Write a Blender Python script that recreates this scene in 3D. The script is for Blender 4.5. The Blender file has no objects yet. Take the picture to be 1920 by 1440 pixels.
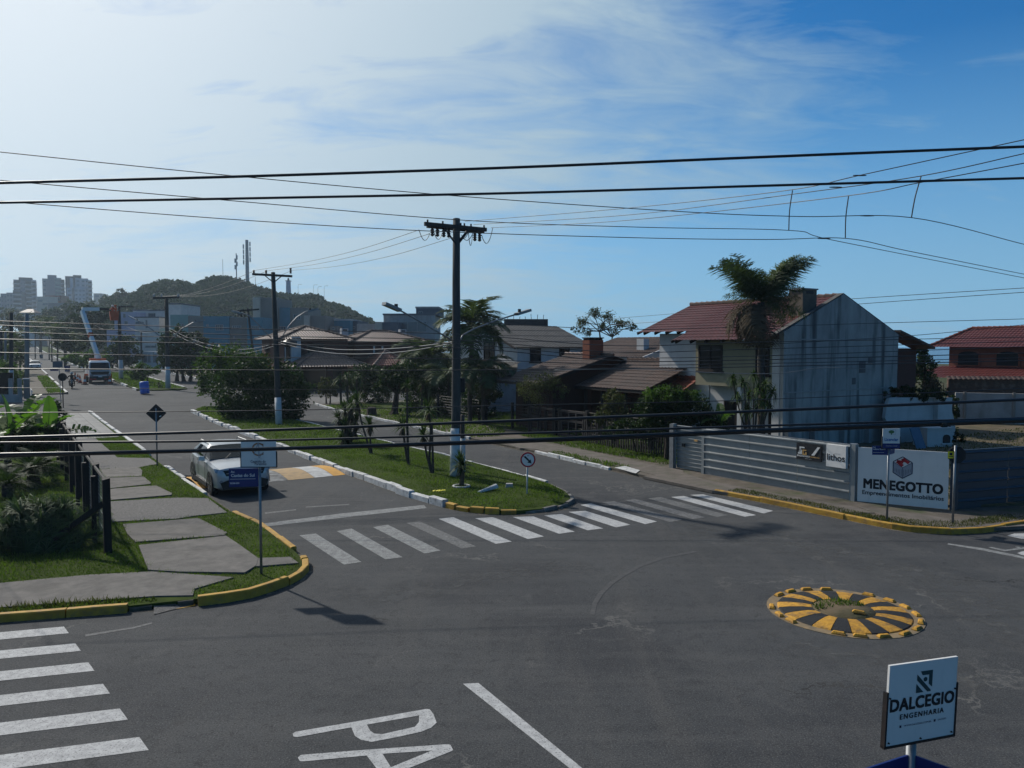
import bpy, math, random
import numpy as np
from mathutils import Vector, Matrix

R = math.radians
rnd = random.Random(7)
rng = np.random.default_rng(11)
sc = bpy.context.scene
COL = sc.collection

# ------------------------------------------------------------------ camera
F, CAMH = 1440.0, 4.7                       # focal length in pixels of the 1920 wide photograph, eye height
PITCH = math.atan(70 / 1440)
cam_d = bpy.data.cameras.new('camera')
cam = bpy.data.objects.new('camera', cam_d)
COL.objects.link(cam)
cam.location = (0, 0, CAMH)
cam.rotation_euler = (math.pi / 2 - PITCH, 0, 0)
cam_d.sensor_fit = 'HORIZONTAL'
cam_d.sensor_width = 36
cam_d.lens = 36 * F / 1920
cam_d.clip_start, cam_d.clip_end = 0.1, 30000
sc.camera = cam

# ------------------------------------------------------------------ world and sun
SUN_AZ, SUN_EL = R(-46), R(38)              # azimuth measured from the view direction, negative to the left
world = bpy.data.worlds.new('World')
sc.world = world
world.use_nodes = True
wn, wl = world.node_tree.nodes, world.node_tree.links
wn.clear()
out = wn.new('ShaderNodeOutputWorld')
bg = wn.new('ShaderNodeBackground')
bg.inputs['Strength'].default_value = 0.10
sky = wn.new('ShaderNodeTexSky')
sky.sky_type = 'NISHITA'
sky.sun_disc = False
sky.sun_elevation = SUN_EL
sky.sun_rotation = SUN_AZ
sky.altitude = 0
sky.air_density, sky.dust_density, sky.ozone_density = 1.0, 0.2, 6.0


def wmath(op, a, b=None, c=None, clamp=False):
    n = wn.new('ShaderNodeMath')
    n.operation = op
    n.use_clamp = clamp
    for i, x in enumerate((a, b, c)):
        if x is None:
            continue
        if isinstance(x, (int, float)):
            n.inputs[i].default_value = x
        else:
            wl.new(x, n.inputs[i])
    return n.outputs[0]


tc = wn.new('ShaderNodeTexCoord')
sep = wn.new('ShaderNodeSeparateXYZ')
wl.new(tc.outputs['Generated'], sep.inputs[0])
zz = wmath('ADD', wmath('MAXIMUM', sep.outputs['Z'], 0.0), 0.22)
comb = wn.new('ShaderNodeCombineXYZ')
wl.new(wmath('DIVIDE', sep.outputs['X'], zz), comb.inputs[0])
wl.new(wmath('DIVIDE', sep.outputs['Y'], zz), comb.inputs[1])
mp = wn.new('ShaderNodeMapping')
mp.inputs['Rotation'].default_value = (0, 0, R(-24))
mp.inputs['Scale'].default_value = (0.42, 1.0, 1.0)
wl.new(comb.outputs[0], mp.inputs[0])
n1 = wn.new('ShaderNodeTexNoise')
n1.inputs['Scale'].default_value = 1.5
n1.inputs['Detail'].default_value = 7
n1.inputs['Roughness'].default_value = 0.58
n1.inputs['Distortion'].default_value = 0.6
wl.new(mp.outputs[0], n1.inputs['Vector'])
n2 = wn.new('ShaderNodeTexNoise')
n2.inputs['Scale'].default_value = 5.5
n2.inputs['Detail'].default_value = 8
n2.inputs['Roughness'].default_value = 0.62
n2.inputs['Distortion'].default_value = 0.9
wl.new(mp.outputs[0], n2.inputs['Vector'])
# a thin veil of cirrus lies over the sunward half of the sky and frays out to the right
sd = Vector((math.sin(SUN_AZ) * math.cos(SUN_EL), math.cos(SUN_AZ) * math.cos(SUN_EL), math.sin(SUN_EL)))
dot = wn.new('ShaderNodeVectorMath')
dot.operation = 'DOT_PRODUCT'
wl.new(tc.outputs['Generated'], dot.inputs[0])
dot.inputs[1].default_value = sd
near = wmath('MULTIPLY_ADD', dot.outputs['Value'], 3.0, -1.34)           # -> 1 close to the sun
near = wmath('MAXIMUM', near, -0.2)                                      # stray wisps everywhere else
veil = wmath('ADD', near, wmath('MULTIPLY_ADD', n1.outputs['Fac'], 2.2, -1.1))
veil = wmath('ADD', veil, wmath('MULTIPLY_ADD', n2.outputs['Fac'], 1.7, -0.85), clamp=True)
veil = wmath('MULTIPLY', veil, 0.94)
glow = wmath('POWER', wmath('MAXIMUM', dot.outputs['Value'], 0.0), 5.0)
cc = wn.new('ShaderNodeCombineColor')
for i, (c0, c1) in enumerate(((3.2, 6.8), (4.7, 5.6), (5.7, 4.8))):
    wl.new(wmath('MULTIPLY_ADD', glow, c1, c0), cc.inputs[i])


def wmix(f, a, b):
    m = wn.new('ShaderNodeMix')
    m.data_type = 'RGBA'
    wl.new(f, m.inputs['Factor'])
    for i, q in ((6, a), (7, b)):
        if isinstance(q, tuple):
            m.inputs[i].default_value = q
        else:
            wl.new(q, m.inputs[i])
    return m.outputs[2]


hs = wn.new('ShaderNodeHueSaturation')
hs.inputs['Saturation'].default_value = 1.32
hs.inputs['Value'].default_value = 1.0
wl.new(sky.outputs[0], hs.inputs['Color'])
low = wmath('MULTIPLY', wmath('MULTIPLY', wmath('SUBTRACT', 0.34, sep.outputs['Z'], clamp=True), 3.0), 0.92, clamp=True)
base = wmix(low, hs.outputs[0], (1.95, 4.5, 7.0, 1))
wl.new(wmix(veil, base, cc.outputs[0]), bg.inputs[0])
wl.new(bg.outputs[0], out.inputs[0])

sun_d = bpy.data.lights.new('sun', 'SUN')
sun_d.energy = 4.6
sun_d.angle = R(1.2)
sun_d.color = (1.0, 0.95, 0.87)
sun = bpy.data.objects.new('sun', sun_d)
COL.objects.link(sun)
sun.rotation_euler = (-sd).to_track_quat('-Z', 'Y').to_euler()
sun.location = (-30, 30, 60)

sc.view_settings.view_transform = 'Standard'
sc.view_settings.look = 'None'
sc.view_settings.exposure = 0.0
sc.view_settings.gamma = 1.0
sc.view_settings.use_curve_mapping = False
sc.render.engine = 'CYCLES'
sc.cycles.use_denoising = True
sc.cycles.max_bounces = 5
sc.cycles.diffuse_bounces = 2
sc.cycles.glossy_bounces = 2
sc.cycles.transmission_bounces = 2
sc.cycles.transparent_max_bounces = 4
sc.cycles.volume_bounces = 0
sc.cycles.caustics_reflective = False
sc.cycles.caustics_refractive = False

# ------------------------------------------------------------------ places: avenue frame and surveying from the photograph
AZ = R(-33.4)                                # the avenue runs away to the left
U = (math.sin(AZ), math.cos(AZ))             # along the avenue, away
V = (math.cos(AZ), -math.sin(AZ))            # across it, to the right
ROT = R(33.4)                                # z rotation that puts local X on V and local Y on U
BRK = [(-2000, 0), (50, 0), (95, .4), (150, 1.0), (225, 1.7), (320, 3.2), (520, 8), (800, 16), (1200, 21), (3000, 21)]


def zs(s):
    for (a, za), (b, zb) in zip(BRK, BRK[1:]):
        if s <= b:
            return za + (zb - za) * (s - a) / (b - a)
    return BRK[-1][1]


def W(s, t, z=0.0):
    return Vector((s * U[0] + t * V[0], s * U[1] + t * V[1], z))


def WT(s, t, z=0.0):
    return W(s, t, zs(s) + z)


def ST(p):
    return p[0] * U[0] + p[1] * U[1], p[0] * V[0] + p[1] * V[1]


def ray(px, py):
    x, y = (px - 960) / F, (720 - py) / F
    return x, math.cos(PITCH) + math.sin(PITCH) * y, -math.sin(PITCH) + math.cos(PITCH) * y


def G(px, py, z=0.0):
    """the ground point seen at a pixel of the photograph, on the sloping ground raised by z"""
    r = ray(px, py)
    h = z
    for _ in range(30):
        k = (h - CAMH) / min(r[2], -1e-4)
        s = ST((r[0] * k, r[1] * k))[0]
        h = 0.5 * h + 0.5 * (zs(min(s, 400)) + z)
    k = (h - CAMH) / min(r[2], -1e-4)
    return Vector((r[0] * k, r[1] * k, h))


def P(px, py, D):
    """the point at distance D in front of the camera seen at a pixel of the photograph"""
    r = ray(px, py)
    k = D / r[1]
    return Vector((r[0] * k, D, CAMH + r[2] * k))


def gz(x, y):
    return zs(ST((x, y))[0])


# ------------------------------------------------------------------ helpers
def put(o, parent=None):
    COL.objects.link(o)
    if parent is not None:
        o.parent = parent
    return o


def tag(o, label=None, cat=None, group=None, kind=None):
    for k, x in (('label', label), ('category', cat), ('group', group), ('kind', kind)):
        if x:
            o[k] = x
    return o


def thing(name, label, cat, loc=(0, 0, 0), rotz=0.0, group=None):
    o = put(bpy.data.objects.new(name, None))
    o.empty_display_size = 0.2
    o.location = loc
    o.rotation_euler = (0, 0, rotz)
    return tag(o, label, cat, group)


def struct(name, loc=(0, 0, 0), rotz=0.0):
    o = put(bpy.data.objects.new(name, None))
    o.location = loc
    o.rotation_euler = (0, 0, rotz)
    o['kind'] = 'structure'
    return o


def copy_tree(o, loc=None, rotz=None, label=None, parent=None, scale=None):
    c = o.copy()
    put(c, parent)
    for ch in list(o.children):
        copy_tree(ch, parent=c)
    if loc is not None:
        c.location = loc
    if rotz is not None:
        c.rotation_euler = (c.rotation_euler[0], c.rotation_euler[1], rotz)
    if scale is not None:
        c.scale = (scale,) * 3
    if label:
        c['label'] = label
    return c


def np_mesh(name, verts, faces, mats, smooth=False, midx=None):
    """verts (N,3), faces (M,k) arrays -> mesh datablock"""
    me = bpy.data.meshes.new(name)
    verts = np.asarray(verts, dtype=np.float32)
    faces = np.asarray(faces, dtype=np.int32)
    m, k = faces.shape
    me.vertices.add(len(verts))
    me.vertices.foreach_set('co', verts.ravel())
    me.loops.add(m * k)
    me.loops.foreach_set('vertex_index', faces.ravel())
    me.polygons.add(m)
    me.polygons.foreach_set('loop_start', np.arange(0, m * k, k, dtype=np.int32))
    for x in (mats if isinstance(mats, (list, tuple)) else [mats]):
        me.materials.append(x)
    if midx is not None:
        me.polygons.foreach_set('material_index', np.asarray(midx, dtype=np.int32))
    me.update(calc_edges=True)
    if smooth:
        me.shade_smooth()
    return me


class MB:
    def __init__(self):
        self.v, self.f, self.m = [], [], []
        self.mi = 0

    def add(self, vs, fs, mi=None):
        b = len(self.v)
        self.v.extend(tuple(x) for x in vs)
        self.f.extend(tuple(i + b for i in f) for f in fs)
        self.m.extend([self.mi if mi is None else mi] * len(fs))

    def poly(self, pts, mi=None):
        self.add(pts, [tuple(range(len(pts)))], mi)

    def box(self, c, s, rz=0.0, mi=None, M=None, taper=1.0):
        hx, hy, hz = s[0] / 2, s[1] / 2, s[2] / 2
        vs = [(-hx, -hy, -hz), (hx, -hy, -hz), (hx, hy, -hz), (-hx, hy, -hz)]
        vs += [(x * taper, y * taper, hz) for x, y, _ in vs]
        T = Matrix.Translation(c) @ Matrix.Rotation(rz, 4, 'Z') @ (M or Matrix())
        self.add([T @ Vector(x) for x in vs], [(0, 3, 2, 1), (4, 5, 6, 7), (0, 1, 5, 4), (1, 2, 6, 5), (2, 3, 7, 6), (3, 0, 4, 7)], mi)

    def beam(self, a, b, w, h=None, mi=None):
        """a box bar from a to b, w wide, h high"""
        a, b = Vector(a), Vector(b)
        h = h or w
        d = (b - a)
        x = d.normalized()
        up = Vector((0, 0, 1)) if abs(x.z) < 0.95 else Vector((0, 1, 0))
        y = up.cross(x).normalized()
        z = x.cross(y)
        vs = []
        for p in (a, b):
            for sy, sz in ((-1, -1), (1, -1), (1, 1), (-1, 1)):
                vs.append(p + y * sy * w / 2 + z * sz * h / 2)
        self.add(vs, [(0, 3, 2, 1), (4, 5, 6, 7), (0, 1, 5, 4), (1, 2, 6, 5), (2, 3, 7, 6), (3, 0, 4, 7)], mi)

    def tube(self, pts, r, n=6, mi=None, cap=True):
        pts = [Vector(p) for p in pts]
        rs = r if isinstance(r, (list, tuple)) else [r] * len(pts)
        vs, fs = [], []
        prev = None
        for i, p in enumerate(pts):
            t = (pts[min(i + 1, len(pts) - 1)] - pts[max(i - 1, 0)])
            t = t.normalized() if t.length > 1e-9 else Vector((0, 0, 1))
            ref = prev if prev is not None else (Vector((0, 0, 1)) if abs(t.z) < 0.9 else Vector((1, 0, 0)))
            a = (ref - t * ref.dot(t)).normalized()
            prev = a
            b = t.cross(a)
            for k in range(n):
                an = 2 * math.pi * k / n
                vs.append(p + (a * math.cos(an) + b * math.sin(an)) * rs[i])
        for i in range(len(pts) - 1):
            for k in range(n):
                fs.append((i * n + k, i * n + (k + 1) % n, (i + 1) * n + (k + 1) % n, (i + 1) * n + k))
        if cap:
            fs.append(tuple(range(n - 1, -1, -1)))
            fs.append(tuple((len(pts) - 1) * n + k for k in range(n)))
        self.add(vs, fs, mi)

    def lathe(self, prof, c=(0, 0, 0), n=12, M=None, mi=None):
        """prof: (radius, z) pairs turned about Z"""
        vs, fs = [], []
        T = Matrix.Translation(c) @ (M or Matrix())
        for r, z in prof:
            for k in range(n):
                a = 2 * math.pi * k / n
                vs.append(T @ Vector((r * math.cos(a), r * math.sin(a), z)))
        for i in range(len(prof) - 1):
            for k in range(n):
                fs.append((i * n + k, i * n + (k + 1) % n, (i + 1) * n + (k + 1) % n, (i + 1) * n + k))
        fs.append(tuple(range(n - 1, -1, -1)))
        fs.append(tuple((len(prof) - 1) * n + k for k in range(n)))
        self.add(vs, fs, mi)

    def prism(self, pts, z0, z1, mi=None):
        """flat polygon pts (x, y) raised from z0 to z1"""
        n = len(pts)
        if sum(pts[i][0] * pts[(i + 1) % n][1] - pts[(i + 1) % n][0] * pts[i][1] for i in range(n)) < 0:
            pts = pts[::-1]
        vs = [(p[0], p[1], z0) for p in pts] + [(p[0], p[1], z1) for p in pts]
        fs = [tuple(range(n, 2 * n))] + [(i, (i + 1) % n, n + (i + 1) % n, n + i) for i in range(n)]
        self.add(vs, fs, mi)

    def build(self, name, mats, parent=None, smooth=False, kind=None):
        me = bpy.data.meshes.new(name)
        me.from_pydata(self.v, [], self.f)
        for x in (mats if isinstance(mats, (list, tuple)) else [mats]):
            me.materials.append(x)
        if any(self.m):
            me.polygons.foreach_set('material_index', self.m)
        me.update()
        if smooth:
            me.shade_smooth()
            if smooth is not True:
                me.set_sharp_from_angle(angle=R(smooth))
        o = put(bpy.data.objects.new(name, me), parent)
        if kind:
            o['kind'] = kind
        return o


def link_mesh(name, me, parent=None, kind=None):
    o = put(bpy.data.objects.new(name, me), parent)
    if kind:
        o['kind'] = kind
    return o


# ------------------------------------------------------------------ materials
def shade(name, col, col2=None, scale=3.0, rough=0.85, bump=0.0, bscale=40.0, metal=0.0, spec=0.3, detail=6, stretch=None, lo=0.35, hi=0.65,
          dirt=None, dscale=1.2, dlo=0.5, dhi=0.75, damt=0.7, dstretch=None, trans=0.0, vary=0.0, coat=0.0):
    """a Principled material whose colour wanders between col and col2; dirt is a second, larger stain"""
    k_ = 1.0 if name.startswith(('sign_', 'sticker')) else .76
    col, col2, dirt = (tuple(x * k_ for x in q) if q else q for q in (col, col2, dirt))
    m = bpy.data.materials.new(name)
    m.use_nodes = True
    nt = m.node_tree
    N, L = nt.nodes, nt.links
    b = N['Principled BSDF']
    b.inputs['Roughness'].default_value = rough
    b.inputs['Metallic'].default_value = metal
    b.inputs['Specular IOR Level'].default_value = spec
    if coat:
        b.inputs['Coat Weight'].default_value = coat
        b.inputs['Coat Roughness'].default_value = 0.08
    tcn = N.new('ShaderNodeTexCoord')

    def noise(sc_, st, det=6.0):
        v = tcn.outputs['Object']
        if st:
            mm = N.new('ShaderNodeMapping')
            mm.inputs['Scale'].default_value = st
            L.new(v, mm.inputs[0])
            v = mm.outputs[0]
        n = N.new('ShaderNodeTexNoise')
        n.inputs['Scale'].default_value = sc_
        n.inputs['Detail'].default_value = det
        n.inputs['Roughness'].default_value = 0.6
        L.new(v, n.inputs['Vector'])
        return n.outputs['Fac']

    def ramp(f, a, c):
        r = N.new('ShaderNodeMapRange')
        r.inputs['From Min'].default_value = a
        r.inputs['From Max'].default_value = c
        L.new(f, r.inputs['Value'])
        return r.outputs[0]

    def mix(f, a, c):
        x = N.new('ShaderNodeMix')
        x.data_type = 'RGBA'
        L.new(f, x.inputs['Factor'])
        for i, q in ((6, a), (7, c)):
            if isinstance(q, tuple):
                x.inputs[i].default_value = (*q, 1)
            else:
                L.new(q, x.inputs[i])
        return x.outputs[2]

    c = None
    if col2:
        c = mix(ramp(noise(scale, stretch, detail), lo, hi), col, col2)
    if dirt:
        mm = N.new('ShaderNodeMath')
        mm.operation = 'MULTIPLY'
        L.new(ramp(noise(dscale, dstretch, 8), dlo, dhi), mm.inputs[0])
        mm.inputs[1].default_value = damt
        c = mix(mm.outputs[0], c if c is not None else col, dirt)
    if vary:
        oi = N.new('ShaderNodeObjectInfo')
        hs = N.new('ShaderNodeHueSaturation')
        r = N.new('ShaderNodeMapRange')
        r.inputs['To Min'].default_value = 1 - vary
        r.inputs['To Max'].default_value = 1 + vary
        L.new(oi.outputs['Random'], r.inputs['Value'])
        L.new(r.outputs[0], hs.inputs['Value'])
        if c is None:
            hs.inputs['Color'].default_value = (*col, 1)
        else:
            L.new(c, hs.inputs['Color'])
        c = hs.outputs[0]
    if c is None:
        b.inputs['Base Color'].default_value = (*col, 1)
    else:
        L.new(c, b.inputs['Base Color'])
    if bump:
        bn = N.new('ShaderNodeBump')
        bn.inputs['Strength'].default_value = bump
        bn.inputs['Distance'].default_value = 0.02
        L.new(noise(bscale, None, 4), bn.inputs['Height'])
        L.new(bn.outputs[0], b.inputs['Normal'])
    if trans:
        tr = N.new('ShaderNodeBsdfTranslucent')
        if c is None:
            tr.inputs['Color'].default_value = (*col, 1)
        else:
            br = N.new('ShaderNodeMix')
            br.data_type = 'RGBA'
            br.blend_type = 'MULTIPLY'
            br.inputs['Factor'].default_value = 1
            L.new(c, br.inputs[6])
            br.inputs[7].default_value = (1.5, 1.7, 0.7, 1)
            L.new(br.outputs[2], tr.inputs['Color'])
        ms = N.new('ShaderNodeMixShader')
        ms.inputs[0].default_value = trans
        L.new(b.outputs[0], ms.inputs[1])
        L.new(tr.outputs[0], ms.inputs[2])
        L.new(ms.outputs[0], N['Material Output'].inputs['Surface'])
    return m


M = {}
M['paint'] = shade('road_paint_white', (.56, .56, .55), (.30, .30, .30), 9, rough=.8, bump=.3, bscale=60, dirt=(.10, .10, .10), dscale=42, dlo=.54, dhi=.64, damt=.75, lo=.3, hi=.75)
M['paint_worn'] = shade('road_paint_worn', (.30, .31, .30), (.17, .17, .17), 7, rough=.85, bump=.3, bscale=60, dirt=(.08, .08, .08), dscale=28, dlo=.44, dhi=.72, damt=.7)
M['paint_faint'] = shade('road_paint_faint', (.19, .19, .19), (.11, .11, .11), 7, rough=.9, dirt=(.075, .075, .077), dscale=14, dlo=.42, dhi=.66, damt=.8)
M['paint_arc'] = shade('road_paint_arc', (.085, .085, .084), (.066, .066, .067), 6, rough=.9, dirt=(.055, .055, .057), dscale=10, dlo=.4, dhi=.62, damt=.9)
M['yellow'] = shade('kerb_paint_yellow', (.52, .30, .035), (.38, .20, .03), 5, rough=.75, bump=.4, bscale=25, dirt=(.16, .12, .08), dscale=7, dlo=.52, dhi=.72, damt=.6, vary=.12)
M['white_kerb'] = shade('kerb_paint_white', (.66, .66, .65), (.45, .45, .44), 4, rough=.8, bump=.5, bscale=22, dirt=(.14, .13, .12), dscale=8, dlo=.55, dhi=.7, damt=.65, vary=.1)
M['concrete'] = shade('pavement_concrete', (.165, .152, .138), (.11, .102, .094), 3.5, rough=.92, bump=.4, bscale=55, dirt=(.075, .07, .062), dscale=2.2, dlo=.50, dhi=.72, damt=.6, vary=.1)
M['aggregate'] = shade('exposed_aggregate', (.20, .19, .18), (.09, .085, .08), 28, rough=.95, bump=1, bscale=35, vary=.05)
M['tile'] = shade('pavement_tile', (.27, .265, .25), (.21, .205, .195), 4, rough=.85, bump=.2, bscale=50, vary=.09)
M['tile_tan'] = shade('tactile_tile_tan', (.30, .21, .11), (.24, .165, .085), 5, rough=.85, bump=.3, bscale=50, vary=.06)
M['dirt'] = shade('verge_dirt', (.15, .125, .10), (.09, .075, .06), 2.2, rough=.98, bump=.7, bscale=30, dirt=(.05, .07, .02), dscale=.9, dlo=.5, dhi=.66, damt=.7)
M['lot'] = shade('lot_dry_earth', (.17, .125, .075), (.085, .065, .035), 1.3, rough=.98, bump=.9, bscale=14, dirt=(.06, .065, .025), dscale=.5, dlo=.45, dhi=.65, damt=.7)
M['soil'] = shade('lawn_soil', (.062, .088, .020), (.038, .055, .014), 1.7, rough=1, bump=.8, bscale=30, spec=.05)
M['grass'] = shade('grass_blades', (.110, .165, .032), (.062, .098, .020), 0.8, rough=.75, spec=.15, trans=.35, lo=.38, hi=.62)
M['grass_dry'] = shade('grass_blades_dry', (.10, .10, .035), (.045, .065, .018), 1.2, rough=.8, spec=.1, trans=.3, lo=.38, hi=.62)
M['wood_post'] = shade('fence_wood_dark', (.020, .018, .017), (.010, .010, .011), 4, stretch=(6, 6, .6), rough=.8, bump=.5, bscale=12, vary=.2)
M['pole_wood'] = shade('pole_wood_weathered', (.075, .068, .06), (.04, .037, .034), 5, stretch=(5, 5, .25), rough=.9, bump=.5, bscale=15)
M['pole_dark'] = shade('pole_concrete_dark', (.085, .085, .08), (.05, .05, .048), 3, stretch=(3, 3, .4), rough=.9, bump=.3, bscale=20)
M['pole_conc'] = shade('pole_concrete_pale', (.26, .26, .25), (.18, .18, .18), 3, stretch=(3, 3, .4), rough=.9)
M['white_base'] = shade('pole_limewash', (.62, .63, .62), (.48, .49, .48), 3, rough=.85, dirt=(.2, .19, .17), dscale=4, dlo=.55, dhi=.75, damt=.6)
M['cable'] = shade('cable_black', (.012, .012, .015), rough=.45, spec=.5)
M['cable_grey'] = shade('cable_grey', (.20, .20, .20), rough=.6)
M['steel'] = shade('galvanised_steel', (.30, .31, .32), (.22, .23, .24), 6, rough=.5, metal=.6)
M['dark_steel'] = shade('dark_steel', (.03, .03, .033), (.02, .02, .022), 8, rough=.55, metal=.3)
M['ceramic'] = shade('insulator_porcelain', (.035, .028, .025), rough=.25, spec=.6)
M['glass_dark'] = shade('window_glass_dark', (.008, .011, .015), rough=.08, spec=.2)
M['glass_blue'] = shade('window_glass_blue', (.05, .08, .11), rough=.12, spec=.6)
M['white_wall'] = shade('wall_render_white', (.62, .61, .60), (.52, .51, .50), 1.5, rough=.9, dirt=(.36, .35, .33), dscale=1.1, dstretch=(2.2, 2.2, .35), dlo=.55, dhi=.8, damt=.5)
M['grey_wall'] = shade('wall_render_grey', (.42, .41, .40), (.32, .31, .30), 1.3, rough=.95, bump=.3, bscale=10, dirt=(.2, .19, .17), dscale=.8, dstretch=(1.5, 1.5, .5), dlo=.52, dhi=.75, damt=.6)
M['beige_wall'] = shade('wall_render_beige', (.34, .30, .20), (.29, .255, .17), 1.5, rough=.9)
M['stained'] = shade('gable_concrete_stained', (.47, .45, .42), (.31, .30, .285), 1.1, rough=.95, bump=.4, bscale=9, stretch=(1, 1, .6), dirt=(.05, .053, .057), dscale=1.5, dstretch=(1.7, 1.7, .15), dlo=.50, dhi=.68, damt=.85)
M['rust_stain'] = shade('gable_concrete_pinkish', (.17, .155, .15), (.125, .115, .115), 2.2, rough=.95, stretch=(1, 1, .2))
M['brick_red'] = shade('brick_red_wall', (.105, .040, .030), (.065, .027, .021), 6, rough=.9, bump=.4, bscale=18, stretch=(1, 1, 3))
M['terracotta'] = shade('wall_terracotta', (.20, .062, .038), (.16, .050, .031), 2, rough=.9)
M['tile_red'] = shade('roof_tile_red', (.125, .019, .016), (.068, .012, .011), 6, rough=.55, spec=.4, dirt=(.065, .03, .028), dscale=1.4, dlo=.52, dhi=.75, damt=.5)
M['tile_orange'] = shade('roof_tile_orange', (.26, .060, .030), (.16, .040, .024), 6, rough=.6, spec=.4, dirt=(.10, .05, .04), dscale=1.4, dlo=.55, dhi=.8, damt=.5)
M['tile_brown'] = shade('roof_tile_brown', (.105, .062, .048), (.055, .036, .030), 5, rough=.75, spec=.3, dirt=(.04, .034, .03), dscale=1.1, dlo=.48, dhi=.7, damt=.6)
M['tile_old'] = shade('roof_tile_weathered', (.19, .105, .078), (.10, .058, .045), 7, rough=.6, spec=.45, dirt=(.07, .05, .042), dscale=1.3, dlo=.5, dhi=.75, damt=.5)
M['roof_grey'] = shade('roof_fibre_cement', (.075, .073, .072), (.045, .045, .046), 2.5, rough=.85, dirt=(.12, .11, .11), dscale=1.8, dlo=.55, dhi=.75, damt=.5)
M['fascia'] = shade('eave_timber_dark', (.03, .022, .02), rough=.8)
M['dark_red_wall'] = shade('timber_wall_dark_red', (.055, .020, .016), (.035, .014, .012), 4, stretch=(5, 5, .5), rough=.85)
M['metal_sheet'] = shade('hoarding_sheet_grey', (.33, .345, .345), (.27, .285, .29), 1.4, rough=.42, metal=.35, spec=.5, dirt=(.13, .13, .13), dscale=1.5, dstretch=(1, 1, 4), dlo=.55, dhi=.8, damt=.4)
M['metal_blue'] = shade('hoarding_sheet_blue', (.040, .055, .078), (.032, .044, .062), 1.4, rough=.45, metal=.2, spec=.5)
M['sign_white'] = shade('sign_face_white', (.62, .60, .565), (.58, .56, .53), 1.5, rough=.5, dirt=(.42, .42, .40), dscale=2.5, dstretch=(2, 2, .4), dlo=.54, dhi=.8, damt=.5)
M['ink'] = shade('sign_ink_black', (.012, .013, .016), rough=.6)
M['ink_red'] = shade('sign_ink_red', (.36, .018, .025), rough=.6)
M['ink_navy'] = shade('sign_ink_navy', (.014, .022, .055), rough=.6)
M['ink_teal'] = shade('sign_ink_dark_green', (.012, .045, .050), rough=.6)
M['ink_grey'] = shade('sign_ink_grey', (.25, .26, .29), rough=.6)
M['ink_blue'] = shade('sign_ink_blue', (.04, .13, .32), rough=.6)
M['ink_copper'] = shade('sign_ink_copper', (.30, .13, .06), rough=.6)
M['ink_gold'] = shade('sign_ink_gold', (.45, .26, .09), rough=.6)
M['ink_green'] = shade('sign_ink_green', (.06, .14, .05), rough=.6)
M['plate_blue'] = shade('street_plate_blue', (.010, .025, .145), rough=.4)
M['sign_back'] = shade('sign_back_dark', (.012, .012, .014), rough=.6)
M['sticker_yellow'] = shade('sticker_yellow', (.75, .62, .03), rough=.5)
M['rubber'] = shade('rubber_black', (.022, .023, .025), (.014, .015, .016), 12, rough=.8, bump=.6, bscale=30)
M['rubber_yellow'] = shade('rubber_yellow', (.62, .32, .03), (.42, .21, .03), 9, rough=.75, bump=.8, bscale=22, dirt=(.09, .07, .05), dscale=6, dlo=.50, dhi=.68, damt=.75, vary=.12)
M['car_grey'] = shade('car_paint_grey', (.42, .44, .46), rough=.32, metal=.3, spec=.5, coat=.6)
M['car_white'] = shade('car_paint_white', (.72, .72, .72), rough=.3, spec=.5, coat=.6)
M['plastic'] = shade('black_plastic', (.015, .015, .016), rough=.55)
M['tyre'] = shade('tyre_rubber', (.016, .016, .016), rough=.85)
M['rim'] = shade('rim_alloy', (.35, .35, .36), rough=.3, metal=.8)
M['lamp_glass'] = shade('headlamp_glass', (.35, .37, .40), rough=.12, spec=.7, metal=.3)
M['orange'] = shade('safety_orange', (.55, .085, .02), rough=.55)
M['barrel'] = shade('barrel_blue', (.02, .16, .65), (.015, .12, .50), 3, rough=.45)
M['skin'] = shade('skin', (.32, .19, .13), rough=.6)
M['cloth_dark'] = shade('cloth_dark', (.018, .018, .022), rough=.9)
M['bark'] = shade('bark_brown', (.075, .055, .04), (.035, .027, .02), 5, stretch=(4, 4, .8), rough=.95, bump=.8, bscale=14)
M['palm_trunk'] = shade('palm_trunk_bark', (.085, .07, .058), (.04, .034, .03), 5, stretch=(1.5, 1.5, 6), rough=.95, bump=.8, bscale=12)
LEAF = dict(rough=.6, spec=.10)
M['leaf_dark'] = shade('leaf_dark_green', (.020, .040, .013), (.034, .062, .018), 1.6, trans=.22, vary=.15, **LEAF)
M['leaf_mid'] = shade('leaf_mid_green', (.036, .075, .016), (.068, .118, .026), 1.5, trans=.34, vary=.15, **LEAF)
M['leaf_bright'] = shade('leaf_bright_green', (.065, .125, .018), (.10, .165, .03), 1.4, trans=.35, vary=.1, **LEAF)
M['leaf_olive'] = shade('leaf_olive', (.055, .065, .028), (.085, .090, .040), 1.6, trans=.25, vary=.12, **LEAF)
M['leaf_rust'] = shade('leaf_rust', (.16, .075, .02), (.10, .085, .025), 1.6, trans=.3, **LEAF)
M['leaf_palm'] = shade('palm_frond_green', (.055, .080, .036), (.085, .115, .056), 2, trans=.22, vary=.15, **LEAF)
M['leaf_dead'] = shade('palm_frond_dead', (.125, .10, .07), (.07, .055, .04), 3, rough=.9, spec=.1, trans=.1)
M['leaf_yucca'] = shade('yucca_leaf', (.030, .058, .018), (.055, .092, .028), 2, trans=.2, vary=.12, **LEAF)
M['leaf_agave'] = shade('strap_leaf_grey_green', (.060, .098, .044), (.095, .135, .070), 3, trans=.2, rough=.65, spec=.08)
M['leaf_banana'] = shade('banana_leaf', (.045, .105, .012), (.075, .15, .018), 2, trans=.55, rough=.4, spec=.4)
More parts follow.
